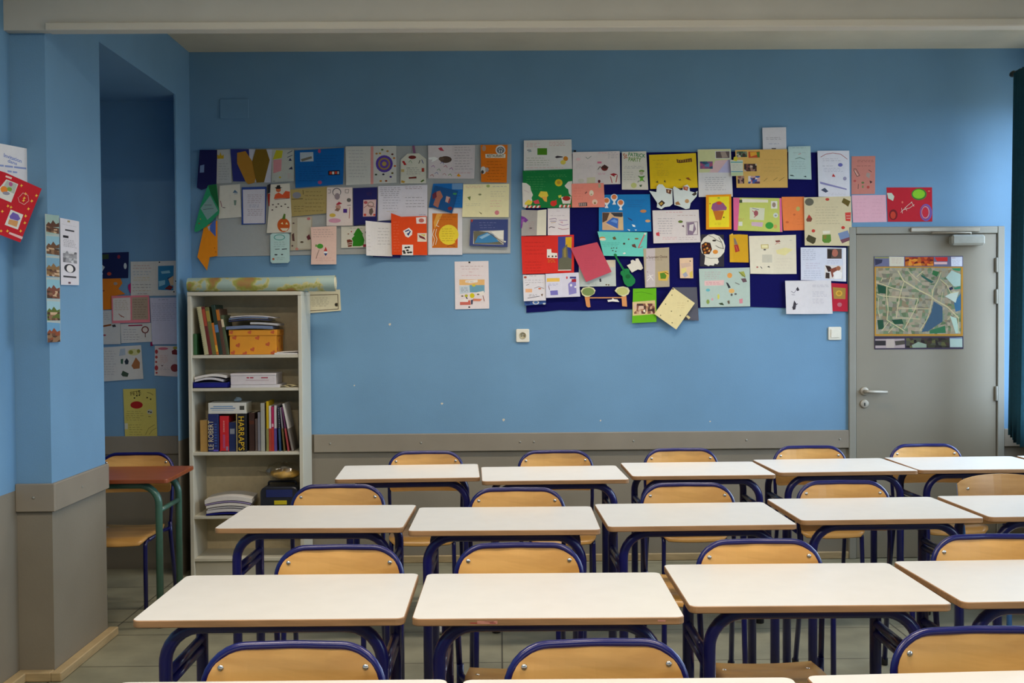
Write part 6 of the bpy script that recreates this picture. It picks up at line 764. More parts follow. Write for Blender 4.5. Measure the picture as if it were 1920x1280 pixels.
{'n':'greeting_card','l':'grey-green card with pastel stickers at the felt board bottom edge','c':'card','pl':'B','q':[1230.7,1804.0,1388.9,1807.3,1543.4,1809.5,1546.5,1570.5,1388.1,1568.4,1239.0,1566.2],'col':'b7c9bf','o':[['t','c08a98',1261.5,1788.7,1372.4,1739.3,4],['p','e6c0bc',[1264.0,1729.3,1386.0,1733.8,1383.2,1701.4,1263.9,1699.6]],['t','c86a80',1269.4,1723.8,1372.3,1704.2,2],['e','e8a050',1420.2,1761.7,15.4,16.2],['p','a8ac50',[1475.6,1781.8,1508.1,1787.0,1518.8,1754.5,1497.2,1754.7]],['l','5a6a34',3.78,[1475.6,1784.5,1516.1,1749.1]],['p','6a5058',[1489.0,1741.2,1518.8,1743.7,1526.9,1722.1,1502.5,1717.9]],['p','34383c',[1396.8,1720.3,1410.3,1714.8,1426.5,1687.6,1412.9,1682.3]],['l','5a4a48',3.78,[1453.7,1717.2,1480.7,1705.1]],['e','e8b468',1431.8,1666.0,17.6,14.0],['e','5a5a58',1431.8,1642.7,6.6,7.6],['e','5a5a58',1456.2,1646.9,7.7,5.4],['e','6ab8c0',1285.5,1672.4,13.2,8.6],['e','d8d460',1350.4,1631.4,6.6,16.2],['e','8aa050',1285.2,1600.5,9.9,14.0],['p','3a4a30',[1350.3,1590.9,1374.7,1594.5,1385.5,1578.2,1361.1,1581.6]],['p','6a5a4a',[1404.5,1604.0,1418.1,1609.3,1420.7,1587.6,1409.9,1586.6]],['p','d88a94',[1477.8,1614.3,1499.5,1619.5,1499.4,1589.8,1480.4,1588.3]],['e','d8a0a8',1312.4,1615.5,6.6,7.6]],'z':4,'lift':3,'th':0.6,'g':'cards pinned on and around the navy felt board','fold':1383.1},
{'n':'greeting_card','l':'dark navy card with white figures at the alcove top left','c':'card','pl':'N','q':[-2451.6,1916.7,-2412.4,1920.4,-2239.3,1925.7,-2244.8,1768.6,-2453.9,1763.5],'col':'182250','o':[['p','cfd4d0',[-2416.8,1841.9,-2400.4,1848.3,-2384.3,1835.1,-2401.0,1809.0,-2413.9,1815.6]],['e','b84a38',-2358.8,1794.3,13.0,10.4],['e','c8d0d0',-2262.1,1840.8,9.1,18.2],['e','8a2a3c',-2300.4,1896.7,9.1,11.7],['p','3a4a30',[-2402.7,1910.5,-2360.3,1913.5,-2362.0,1884.0,-2399.9,1882.3]],['e','c8c8c4',-2407.7,1794.6,10.4,7.8]],'z':1,'lift':2,'th':0.6,'g':'papers pinned in the alcove'},
{'n':'paper_cutout','l':'torn edged orange paper below the navy card in the alcove','c':'cut-out','pl':'N','q':[-2453.9,1764.8,-2291.9,1766.3,-2280.6,1736.1,-2305.9,1703.5,-2264.6,1671.8,-2344.5,1657.9,-2346.9,1579.3,-2456.8,1574.8],'col':'e07d1c','o':[['e','a8988c',-2322.4,1735.1,11.7,9.1],['e','a04a18',-2394.9,1692.4,6.5,5.2]],'z':1,'lift':2,'th':0.6,'g':'papers pinned in the alcove'},
{'n':'greeting_card','l':'two-page white card with a blue sea picture and coloured lines in the alcove','c':'card','pl':'N','q':[-2229.0,1866.8,-2076.8,1868.4,-1944.7,1871.4,-1941.1,1660.3,-2230.1,1658.4],'col':'d0cdc4','o':[['t','b85048',-2217.5,1850.3,-2090.6,1818.7,2],['t','5a8ab0',-2218.1,1814.3,-2091.1,1780.7,2],['t','d0b040',-2215.3,1776.3,-2091.6,1747.9,2],['t','3a3c50',-2222.5,1735.7,-2082.4,1702.0,2],['t','c08030',-2219.7,1699.7,-2089.2,1682.3,1],['t','3a3c50',-2190.6,1676.5,-2115.6,1668.1,1],['p','2f7ea8',[-2064.1,1839.5,-1969.3,1842.1,-1974.0,1691.4,-2065.5,1695.3]],['p','8cc0d0',[-2048.3,1806.6,-1995.9,1812.8,-1989.6,1796.4,-2041.9,1792.1]],['p','8cc0d0',[-2062.2,1747.7,-2022.8,1754.0,-2023.2,1727.8,-2059.4,1714.9]],['p','1f4a78',[-2009.6,1767.0,-1973.5,1779.9,-1973.3,1740.5,-1997.0,1734.1]],['p','d8b890',[-2003.1,1760.4,-1972.8,1779.9,-1972.3,1720.9,-1990.6,1721.0]],['p','7a2a28',[-2026.8,1701.6,-1997.1,1724.3,-1974.4,1711.0,-1991.0,1693.5]],['p','b8206c',[-2245.5,1726.0,-2228.9,1739.0,-2230.0,1668.9,-2245.8,1703.1]],['e','2a2828',-2055.3,1862.3,4.6,4.0],['e','2a2828',-1957.6,1747.0,4.6,4.0],['e','2a2828',-1970.2,1682.8,4.6,4.0]],'z':1,'lift':3,'th':0.6,'g':'papers pinned in the alcove','fold':-2077.3},
{'n':'greeting_card','l':'pink bordered two-page card with white and tan panels in the alcove','c':'card','pl':'N','q':[-2345.7,1660.6,-2118.9,1662.9,-2114.1,1498.8,-2343.6,1495.3],'col':'e8828c','o':[['p','dcd2c8',[-2336.8,1646.1,-2232.2,1650.6,-2232.9,1512.8,-2336.9,1511.0]],['p','b09a84',[-2223.0,1650.5,-2126.3,1652.4,-2125.6,1517.3,-2223.7,1515.4]],['t','b08a4c',-2328.4,1638.2,-2241.2,1571.9,6],['l','c0603c',3.9,[-2303.6,1552.7,-2287.5,1536.2,-2271.2,1532.8]],['l','8a4a3c',3.25,[-2297.1,1546.1,-2271.2,1529.5]],['t','6a4a3c',-2217.3,1643.9,-2130.7,1525.2,8]],'z':3,'lift':4,'th':0.6,'g':'papers pinned in the alcove','fold':-2229.3},
{'n':'letter','l':'long lavender handwritten letter at the right of the alcove','c':'paper','pl':'N','q':[-2115.9,1647.1,-1942.5,1648.5,-1941.8,1366.2,-2103.5,1364.8],'col':'c4c2d4','o':[['t','6a6a84',-2063.6,1642.8,-1985.3,1629.1,1],['t','7a7a96',-2106.5,1616.9,-1951.1,1504.2,9]],'z':2,'lift':4,'th':0.6,'g':'papers pinned in the alcove','parts':[{'n':'corner_tab','q':[-2116.4,1377.4,-2100.0,1381.9,-2099.0,1357.5,-2114.8,1355.7],'col':'8a1a4c','o':[],'z':1,'th':0.6,'l':None,'curl':0,'lift':0}]},
{'n':'greeting_card','l':'white paper with a brown pencil shape at the alcove left edge','c':'card','pl':'N','q':[-2456.8,1573.5,-2345.7,1574.0,-2295.9,1493.6,-2296.5,1368.9,-2456.7,1367.5],'col':'cbc9c4','o':[['t','98969c',-2411.3,1560.1,-2353.2,1513.7,4],['l','8a4a20',10.4,[-2409.3,1476.1,-2350.3,1486.1]],['p','3a3a3c',[-2347.1,1484.2,-2327.4,1488.6,-2321.1,1474.1,-2340.7,1471.0]],['e','a85058',-2392.4,1423.5,10.4,5.2]],'z':2,'lift':2,'th':0.6,'g':'papers pinned in the alcove'},
{'n':'greeting_card','l':'white card with a red ringed magnifying glass in the alcove','c':'card','pl':'N','q':[-2295.9,1492.3,-2110.2,1496.2,-2107.9,1381.9,-2293.1,1374.1],'col':'d0cdc8','o':[['l','9a3050',7.8,[-2249.1,1480.1,-2164.0,1482.1]],['t','5a5866',-2282.0,1464.0,-2178.4,1387.7,5],['e','6a2420',-2147.4,1454.4,22.4,22.1],['e','d8c8c0',-2147.4,1454.4,15.8,15.6],['l','6a4a3c',4.55,[-2147.1,1432.1,-2146.7,1408.5]]],'z':1,'lift':2,'th':0.6,'g':'papers pinned in the alcove'},
{'n':'greeting_card','l':'white card with animal stickers low in the alcove','c':'card','pl':'N','q':[-2421.0,1348.8,-2173.6,1361.4,-2162.1,1157.5,-2417.6,1142.5],'col':'cfccc6','o':[['t','8a8890',-2408.2,1333.6,-2322.2,1178.5,10],['p','a8b4c0',[-2307.3,1296.7,-2300.2,1339.4,-2270.7,1342.4,-2268.0,1303.0]],['e','c8c48c',-2218.7,1319.0,37.0,19.8],['e','8a8a3c',-2235.0,1319.2,13.2,11.9],['e','8a8a3c',-2189.2,1325.4,10.6,11.9],['p','3a5a48',[-2297.8,1276.9,-2281.4,1280.1,-2285.2,1247.3,-2296.9,1250.6]],['p','2a3440',[-2275.1,1263.6,-2261.7,1283.2,-2248.9,1266.7,-2252.5,1247.0,-2268.8,1245.2]],['p','a06840',[-2233.0,1237.0,-2206.1,1288.1,-2181.6,1256.3,-2184.1,1220.2,-2220.2,1217.2]],['p','3f5040',[-2295.9,1184.9,-2285.7,1207.8,-2250.0,1191.1,-2256.8,1170.1,-2286.3,1173.0]]],'z':1,'lift':3,'th':0.6,'g':'papers pinned in the alcove'},
{'n':'greeting_card','l':'small pinkish card edged with red shapes at the alcove lower right','c':'card','pl':'N','q':[-2090.5,1356.8,-1944.6,1353.1,-1941.2,1167.6,-2095.0,1176.7],'col':'d6c8c4','o':[['e','c86a7c',-2040.4,1339.4,30.4,7.9],['p','7a2a2c',[-1989.5,1323.9,-1969.7,1336.8,-1947.0,1323.5,-1949.3,1300.5,-1986.5,1304.1]],['e','a89a3c',-1966.4,1343.4,15.8,7.9],['e','8a3a3c',-1971.3,1221.8,25.1,23.8],['e','a83a40',-2081.2,1321.3,9.2,13.2],['e','b04848',-2081.7,1288.4,7.9,9.2],['e','b04848',-2083.4,1258.8,6.6,6.6],['e','b03a40',-2082.6,1222.7,10.6,15.8],['e','b04848',-2081.7,1193.1,6.6,6.6],['t','c8907c',-2061.9,1301.4,-2003.7,1248.4,5],['p','3a2024',[-2057.4,1243.5,-2048.4,1236.9,-2037.8,1243.4,-2048.5,1230.3]],['t','98949c',-2062.9,1225.8,-1997.7,1208.9,2]],'z':1,'lift':2,'th':0.6,'g':'papers pinned in the alcove'},
{'n':'poster','l':'yellow handwritten page with a red oval on the alcove wall','c':'poster','pl':'N','q':[-2286.1,1096.2,-2089.2,1097.4,-2083.0,806.0,-2277.9,802.9],'col':'c9bc62','o':[['e','a31f1c',-2205.7,998.9,37.5,22.4],['w','6a5c2c','FETE',-2242.3,1055.5,22.4,8,64.4],['e','1f1c14',-2203.5,1055.2,5.0,4.2],['e','1f1c14',-2188.2,1057.8,5.0,4.2],['e','1f1c14',-2218.1,1041.4,5.0,4.2],['e','1f1c14',-2141.3,1042.7,5.0,4.2],['e','1f1c14',-2120.1,1033.6,5.0,4.2],['e','1f1c14',-2189.8,1083.5,5.0,4.2],['l','5a5030',2.8,[-2140.8,1074.2,-2122.9,1071.2,-2103.7,1057.2]],['e','b8b8a8',-2125.9,957.0,16.8,14.6],['e','2a2618',-2132.8,957.0,6.2,3.9],['e','2a2618',-2119.5,954.1,5.6,3.9],['l','4a4428',2.52,[-2136.0,929.2,-2120.7,927.7]],['t','7a7040',-2271.3,966.6,-2158.6,901.5,5],['t','7a7040',-2255.9,885.6,-2159.8,812.2,5],['l','7a7040',2.24,[-2154.2,817.7,-2134.2,856.6,-2097.8,878.7]],['l','7a7040',2.24,[-2132.0,817.6,-2115.0,842.5,-2087.0,859.0]],['p','c8c8b0',[-2279.4,888.5,-2260.0,888.4,-2260.5,852.1,-2279.9,852.3]]],'z':1,'lift':3,'th':0.6,'g':'papers pinned in the alcove'},
{'n':'postcard_strip','l':'zigzag strip of six travel postcards hanging on the pillar side','c':'postcards','pl':'S','q':[4610.2,1955.9,4757.5,1961.3,4739.6,1423.0,4600.9,1421.1],'col':'b0b8b4','o':[['p','9ab4ac',[4618.5,1953.9,4755.7,1962.6,4752.5,1881.0,4615.3,1870.5]],['p','5a3a2c',[4618.5,1911.0,4642.8,1925.6,4664.8,1919.1,4689.6,1936.7,4720.5,1922.4,4754.5,1931.1,4753.7,1912.4,4618.2,1901.2]],['m',['5a3a2c','4a3428','8a6a50','c8a888','6a4a3a','5a3a2c'],4618.4,1906.8,4752.5,1882.4,5,4],['p','8ab4c4',[4615.0,1865.0,4752.1,1870.9,4748.8,1789.4,4611.8,1781.6]],['p','6a4a34',[4615.0,1822.0,4639.3,1836.1,4661.2,1829.2,4686.0,1846.4,4716.9,1831.5,4750.8,1839.5,4750.1,1820.9,4614.7,1812.3]],['m',['6a4a34','4a3428','8a6a50','c8a888','6a4a3a','6a4a34'],4614.9,1817.8,4748.9,1790.8,5,4],['p','7aa4bc',[4611.5,1774.7,4748.4,1778.0,4745.1,1696.5,4608.2,1691.4]],['p','8a6a44',[4611.5,1731.7,4635.7,1745.4,4657.6,1738.0,4682.4,1754.7,4713.2,1739.2,4747.1,1746.5,4746.4,1727.9,4611.1,1722.0]],['m',['8a6a44','4a3428','8a6a50','c8a888','6a4a3a','8a6a44'],4611.3,1727.6,4745.2,1697.9,5,4],['p','8ab8c8',[4607.9,1684.5,4744.7,1685.1,4741.4,1603.6,4604.7,1601.2]],['p','7a4a3c',[4607.9,1641.5,4632.1,1654.7,4654.0,1646.9,4678.8,1663.1,4709.5,1647.0,4743.4,1653.6,4742.7,1635.1,4607.6,1631.8]],['m',['7a4a3c','4a3428','8a6a50','c8a888','6a4a3a','7a4a3c'],4607.8,1637.3,4741.5,1605.1,5,4],['p','9ac0cc',[4604.4,1594.3,4741.0,1592.2,4737.7,1510.9,4601.1,1511.2]],['p','5a6a30',[4604.4,1551.3,4628.5,1564.0,4650.4,1555.9,4675.1,1571.5,4705.9,1554.9,4739.7,1560.8,4739.0,1542.3,4604.0,1541.6]],['m',['5a6a30','4a3428','8a6a50','c8a888','6a4a3a','5a6a30'],4604.2,1547.2,4737.8,1512.3,5,4],['p','6a9cc0',[4600.9,1505.6,4737.3,1500.9,4734.1,1419.6,4597.6,1422.5]],['p','8a4a30',[4600.9,1462.6,4625.0,1474.9,4646.9,1466.3,4671.6,1481.5,4702.3,1464.2,4736.1,1469.5,4735.3,1450.9,4600.5,1452.9]],['m',['8a4a30','4a3428','8a6a50','c8a888','6a4a3a','8a4a30'],4600.7,1458.5,4734.1,1421.0,5,4]],'z':1,'lift':8,'th':0.6},
{'n':'leaflet','l':'narrow white leaflet with a penguin drawing on the pillar side','c':'leaflet','pl':'S','q':[4766.1,1953.5,4981.7,1956.7,4962.2,1670.2,4760.0,1665.5],'col':'d9d6de','o':[['l','3a3a40',6.66,[4818.6,1906.2,4921.6,1907.1]],['l','26262c',10.36,[4793.7,1876.2,4854.3,1877.1]],['t','7a7a84',4793.3,1866.8,4947.4,1831.9,5],['m',['8a8a90','b8b8bc','6a6a70','cfcfd4','9a9aa0'],4787.6,1814.6,4944.7,1764.9,5,5],['e','33333a',4861.9,1740.3,64.3,19.2],['e','e8e4e4',4861.8,1738.8,37.8,16.3],['l','4a4a50',7.4,[4786.7,1703.1,4932.5,1703.5]],['t','a8a8b0',4783.1,1929.2,4961.1,1929.6,1]],'z':1,'lift':4,'th':0.6,'parts':[{'n':'pin','q':[4848.0,1949.3,4872.2,1950.0,4870.1,1942.5,4847.7,1942.0],'col':'a89a70','o':[],'z':1,'th':4,'l':None,'curl':0,'lift':0},{'n':'pin','q':[4840.9,1681.1,4861.4,1681.1,4859.2,1673.0,4840.6,1673.1],'col':'6a4a54','o':[],'z':4,'th':4,'l':None,'curl':0,'lift':0}]},
{'n':'map_poster','l':'aerial town map poster with photo strips on the grey door','c':'map','pl':'R','q':[2315.1,1873.9,2867.5,1873.2,2872.3,1296.9,2318.3,1298.7],'col':'55546c','o':[['p','c8a868',[2320.1,1810.2,2867.6,1804.0,2868.2,1376.5,2319.9,1380.7]],['m',['8a8a70','9a9078','7a8a70','a09880','8a7a60','949080','6f8060','a89a84','7a7464','8f8a78','5f7050','a0907a'],2327.6,1801.6,2855.5,1390.7,26,22],['p','2f6a3c',[2680.8,1785.1,2721.2,1774.8,2706.1,1744.8,2675.8,1760.1]],['p','2a5a50',[2605.1,1760.6,2685.9,1714.8,2670.8,1704.9,2610.2,1745.5]],['p','1f4a34',[2335.2,1702.2,2388.1,1686.8,2388.1,1641.6,2342.7,1646.9]],['p','1f4a34',[2423.4,1480.5,2489.1,1485.0,2499.2,1454.8,2443.6,1452.7]],['p','1f4a34',[2335.1,1481.1,2372.9,1480.9,2378.0,1425.5,2342.6,1420.7]],['p','3f5a70',[2686.0,1594.2,2741.6,1558.6,2741.7,1468.1,2650.7,1408.4,2610.3,1403.6,2670.9,1523.9]],['p','34704a',[2660.8,1413.3,2756.8,1442.8,2761.9,1397.5,2660.9,1393.2]],['p','3a6a8c',[2812.3,1583.2,2855.2,1643.3,2855.3,1537.7,2822.5,1527.9]],['p','a8c0b8',[2761.6,1739.4,2796.9,1784.3,2855.0,1758.8,2852.6,1688.5,2812.2,1683.8]],['p','c0ccc0',[2756.7,1623.9,2812.2,1653.6,2842.5,1653.4,2822.4,1583.2]],['p','2f8a5c',[2796.9,1796.9,2855.0,1796.5,2847.4,1779.0,2807.0,1786.8]],['p','2f7a60',[2812.2,1676.2,2852.6,1686.0,2852.6,1668.4,2814.7,1666.2]],['p','2a2a48',[2776.8,1674.0,2802.1,1683.8,2807.2,1668.7,2784.4,1658.8]],['p','b0c8b8',[2787.1,1503.0,2827.6,1487.6,2847.9,1396.8,2822.6,1394.5]],['l','c2b78e',8.0,[2463.8,1784.1,2499.1,1721.1,2600.1,1660.1,2670.8,1624.5,2691.0,1604.2,2771.9,1558.4,2842.7,1487.5]],['l','c2b78e',5.6,[2330.1,1714.8,2403.3,1686.6,2489.0,1660.9]],['l','c2b78e',5.6,[2332.6,1641.9,2367.9,1629.1,2590.0,1610.0]],['l','c2b78e',5.6,[2395.7,1686.7,2393.2,1626.4,2403.2,1546.0,2395.7,1480.7,2504.2,1412.0]],['l','c2b78e',5.6,[2504.2,1721.1,2479.0,1645.9,2461.3,1555.6,2453.7,1490.3]],['l','c2b78e',5.2,[2590.0,1610.0,2569.8,1544.8,2539.6,1489.7,2504.2,1424.6]],['l','c2b78e',5.2,[2675.8,1669.7,2675.9,1604.3,2660.8,1524.0,2640.6,1473.9,2600.2,1413.8]],['l','c2b78e',4.8,[2620.2,1780.5,2579.9,1745.7]],['l','c2b78e',5.2,[2731.3,1774.8,2711.1,1719.6,2685.9,1674.6,2675.9,1624.4]],['l','c2b78e',4.4,[2342.7,1616.8,2340.2,1541.4,2352.8,1491.1]],['l','c2b78e',4.4,[2461.3,1553.1,2569.8,1549.8,2660.8,1546.6]],['l','c2b78e',4.4,[2428.5,1493.0,2549.7,1489.6,2600.2,1484.2]],['l','c2b78e',4.4,[2529.4,1781.2,2569.8,1740.7,2600.1,1715.4]],['l','c2b78e',4.0,[2368.0,1742.1,2357.9,1717.1]],['l','c2b78e',4.0,[2420.9,1746.8,2405.8,1696.7]],['l','c2b78e',4.0,[2438.6,1440.1,2403.2,1400.2]],['l','c2b78e',5.6,[2726.3,1729.6,2766.7,1694.1,2792.0,1643.7,2842.5,1653.4]],['l','c2b78e',4.0,[2741.5,1654.1,2731.4,1593.9]],['l','c2b78e',4.8,[2837.7,1492.5,2842.8,1396.9]],['l','c2b78e',4.0,[2772.0,1477.9,2792.2,1502.9]],['l','c2b78e',4.4,[2403.2,1465.5,2362.8,1413.0]],['p','b8862c',[2320.1,1810.2,2867.6,1805.5,2867.6,1798.9,2320.1,1803.7]],['p','b8862c',[2319.9,1393.7,2868.1,1389.6,2868.2,1379.1,2319.9,1383.2]],['p','b8862c',[2318.6,1807.7,2327.6,1807.6,2327.5,1385.6,2319.4,1385.7]],['p','b8862c',[2856.5,1804.0,2867.6,1804.0,2868.1,1381.6,2857.0,1381.7]],['p','6a6a88',[2317.6,1872.9,2867.5,1868.2,2867.6,1806.0,2317.6,1811.7]],['p','34344c',[2320.1,1857.8,2368.0,1852.5,2363.0,1832.5,2322.6,1817.7]],['p','8a8a5c',[2320.1,1870.4,2408.3,1869.8,2408.3,1859.8,2320.1,1860.4]],['p','cfc8b4',[2409.3,1871.3,2501.6,1869.7,2501.6,1811.5,2410.9,1812.1]],['t','c08a88',2420.9,1862.2,2489.0,1826.6,3],['p','8a2a14',[2506.7,1868.6,2685.8,1867.4,2685.8,1811.2,2506.7,1812.4]],['m',['c8561c','8a2a14','d88a2c','6a1a10','a83a18','b8641c'],2509.2,1866.6,2683.3,1813.2,9,4],['p','c8302c',[2690.8,1865.4,2771.6,1865.9,2771.6,1839.7,2706.0,1840.2]],['p','e0b8b8',[2688.3,1836.3,2769.1,1835.8,2769.1,1821.7,2688.4,1822.2]],['p','d8dcec',[2793.3,1866.7,2862.5,1867.2,2862.6,1809.0,2794.4,1809.5]],['t','b05a6c',2796.9,1864.7,2822.1,1854.5,1],['t','a8a8c0',2799.4,1849.6,2857.5,1814.1,4],['p','3a3044',[2317.4,1380.7,2868.2,1376.5,2870.8,1298.5,2318.3,1300.2]],['p','a89898',[2322.4,1363.0,2504.2,1364.2,2506.8,1306.3,2323.4,1306.2]],['p','2f2a2c',[2321.4,1353.0,2388.1,1352.5,2388.0,1322.3,2321.4,1322.8]],['p','b8aaa0',[2390.6,1362.5,2441.1,1362.1,2441.1,1306.8,2390.6,1307.2]],['p','4a443c',[2443.6,1349.5,2504.2,1354.1,2506.8,1328.9,2448.7,1321.8]],['m',['3a3a24','2a2420','5a5a34','3f3028','4a4a3c','241c1c'],2514.3,1366.6,2782.3,1306.7,12,4],['p','8a9a88',[2549.7,1323.6,2590.1,1343.4,2640.7,1327.9,2640.7,1307.8,2554.8,1307.4]],['p','a8bcb4',[2784.7,1367.1,2863.1,1369.0,2864.2,1308.6,2787.3,1309.2]],['p','6a7a9c',[2784.7,1368.1,2863.1,1367.5,2863.1,1361.5,2784.7,1362.1]]],'z':0.3,'lift':0,'th':0.6},
{'n':'notice','l':'white notice with blue lettering at the left edge of the picture','c':'notice','pl':'C','q':[-172.2,2228.3,43.3,2232.0,35.5,2080.7,-175.9,2073.2],'col':'dcdce2','o':[['w','6f86c4','Invitation',-129.9,2178.1,15.0,-6,105.4],['w','6f86c4','dans',-106.7,2159.3,13.6,-6,54.9],['l','8a9acb',7.48,[-162.5,2139.1,-128.9,2141.2]],['l','8a9acb',7.48,[-123.1,2140.9,-75.2,2143.8]],['l','8a9acb',7.48,[-69.2,2143.9,5.2,2147.4]],['l','8a9acb',6.8,[-108.0,2122.6,-83.1,2123.0]],['l','8a9acb',6.8,[-77.6,2123.0,-50.8,2124.0]]],'z':0,'lift':0,'th':0.6},
{'n':'greeting_card','l':'red card with gold stars and a cupcake picture at the left edge','c':'card','pl':'E','q':[-191.3,2111.5,-150.8,2105.1,16.3,2056.7,-88.2,1829.1,-196.1,1859.3],'col':'b81828','o':[['p','cfd0cc',[-146.9,2078.3,-93.2,2064.5,-126.9,1987.5,-193.3,2006.4,-193.0,2023.0]],['p','a8b0a8',[-144.0,2074.3,-99.0,2062.9,-113.0,2023.9,-166.9,2038.7]],['e','d8802c',-157.7,2036.3,16.3,13.6],['e','7a9a3c',-133.4,2040.3,11.1,8.2],['e','a85a8c',-127.4,2061.0,8.9,8.8],['e','8a8a9a',-148.7,2022.2,16.3,6.8],['p','cfd0cc',[-129.3,1958.9,-72.6,1942.6,-98.6,1880.6,-157.8,1896.0]],['p','6a5aa8',[-135.4,1931.7,-120.1,1949.6,-95.6,1941.4,-86.3,1925.3,-98.0,1916.0,-133.8,1921.8]],['p','c8925c',[-137.5,1919.8,-96.1,1914.5,-104.1,1890.4,-143.5,1901.0]],['p','e8b848',[-68.3,2026.1,-62.9,2030.0,-60.4,2035.6,-58.2,2030.4,-52.1,2029.0,-58.3,2026.4,-61.5,2021.3,-62.9,2025.9]],['p','e8b848',[-74.4,2008.6,-69.0,2012.5,-66.5,2018.1,-64.3,2012.9,-58.2,2011.5,-64.4,2008.9,-67.6,2003.8,-69.0,2008.4]],['p','e8b848',[-78.4,1998.1,-73.0,2002.0,-70.6,2007.6,-68.4,2002.4,-62.2,2000.9,-68.5,1998.4,-71.6,1993.3,-73.1,1997.9]],['p','e8b848',[-55.9,1966.2,-50.5,1970.1,-48.0,1975.7,-45.8,1970.5,-39.6,1968.9,-45.9,1966.4,-49.1,1961.4,-50.5,1966.0]],['p','e8b848',[-17.9,2024.0,-12.3,2027.9,-9.8,2033.6,-7.6,2028.4,-1.3,2026.9,-7.6,2024.3,-10.9,2019.2,-12.4,2023.8]],['p','e8b848',[-39.8,1999.9,-34.3,2003.8,-31.8,2009.4,-29.6,2004.2,-23.4,2002.7,-29.7,2000.1,-32.9,1995.0,-34.3,1999.7]],['p','e8b848',[-86.9,2058.0,-81.5,2061.9,-79.1,2067.6,-76.9,2062.4,-70.7,2061.0,-76.9,2058.4,-80.1,2053.3,-81.5,2057.9]],['p','e8b848',[-149.7,1970.2,-144.4,1974.0,-142.0,1979.5,-139.9,1974.4,-133.9,1972.9,-140.0,1970.3,-143.0,1965.4,-144.5,1970.0]],['p','e8b848',[-135.9,1966.3,-130.6,1970.1,-128.2,1975.7,-126.1,1970.5,-120.1,1969.0,-126.1,1966.5,-129.2,1961.6,-130.7,1966.1]],['p','e8b848',[-175.4,1946.5,-170.1,1950.2,-167.8,1955.7,-165.7,1950.6,-159.7,1949.1,-165.7,1946.6,-168.8,1941.7,-170.2,1946.2]],['p','e8b848',[-70.0,1936.3,-64.6,1940.1,-62.1,1945.7,-59.9,1940.5,-53.8,1938.9,-60.0,1936.4,-63.2,1931.4,-64.6,1936.1]],['p','e8b848',[-74.4,1907.9,-68.9,1911.7,-66.5,1917.3,-64.3,1912.0,-58.2,1910.5,-64.4,1908.0,-67.6,1903.0,-69.0,1907.7]],['p','e8b848',[-94.2,1873.9,-88.8,1877.6,-86.4,1883.1,-84.2,1877.9,-78.1,1876.3,-84.2,1873.8,-87.4,1868.9,-88.8,1873.5]],['p','e8b848',[-153.8,1870.0,-148.5,1873.7,-146.2,1879.2,-144.0,1874.0,-138.1,1872.4,-144.1,1870.0,-147.2,1865.1,-148.6,1869.7]],['p','e8b848',[-182.4,1868.2,-177.1,1871.8,-174.8,1877.3,-172.7,1872.1,-166.8,1870.5,-172.8,1868.1,-175.8,1863.3,-177.2,1867.8]],['l','d89a98',2.38,[-90.4,2012.6,-72.8,2031.1,-49.8,2023.1,-46.4,2001.3,-68.0,1984.2,-90.8,1992.3,-96.1,2012.0]],['p','d8b0b0',[-137.4,1868.7,-76.2,1852.4,-81.0,1842.0,-141.3,1861.1]],['p','e0c0b8',[-149.2,2093.7,-121.2,2088.4,-125.1,2080.3,-151.9,2086.7]]],'z':0,'lift':0,'th':0.6}]
def vplane(p, q):
    u = (Vector(p)-Vector(q)).normalized(); return (Vector((p[0], p[1], 0)), Vector((u.x, u.y, 0)), Vector((u.y, -u.x, 0)), .002, .003)
PLANE = {'B': (Vector((0, YB, 0)), Vector((1, 0, 0)), Vector((0, -1, 0)), .0048, .0033), 'N': (Vector((0, YN, 0)), Vector((1, 0, 0)), Vector((0, -1, 0)), .001, .0028),
         'R': (Vector((0, YB-.01, 0)), Vector((1, 0, 0)), Vector((0, -1, 0)), .0008, .003), 'S': (Vector((XS, 0, 0)), Vector((0, 1, 0)), Vector((1, 0, 0)), .0005, .003),
         'C': vplane((-1.976, 4.633), (-2.032, 4.43)), 'E': vplane((-1.898, 4.572), (-2.017, 4.369))}
def stroke(add, pts, w, lv, m):
    for a, c_ in zip(pts, pts[1:]):
        dx, dz = c_[0]-a[0], c_[1]-a[1]; l = math.hypot(dx, dz) or 1; nx, nz = -dz/l*w/2, dx/l*w/2
        add([(a[0]+nx, a[1]+nz), (c_[0]+nx, c_[1]+nz), (c_[0]-nx, c_[1]-nz), (a[0]-nx, a[1]-nz)], lv, m)
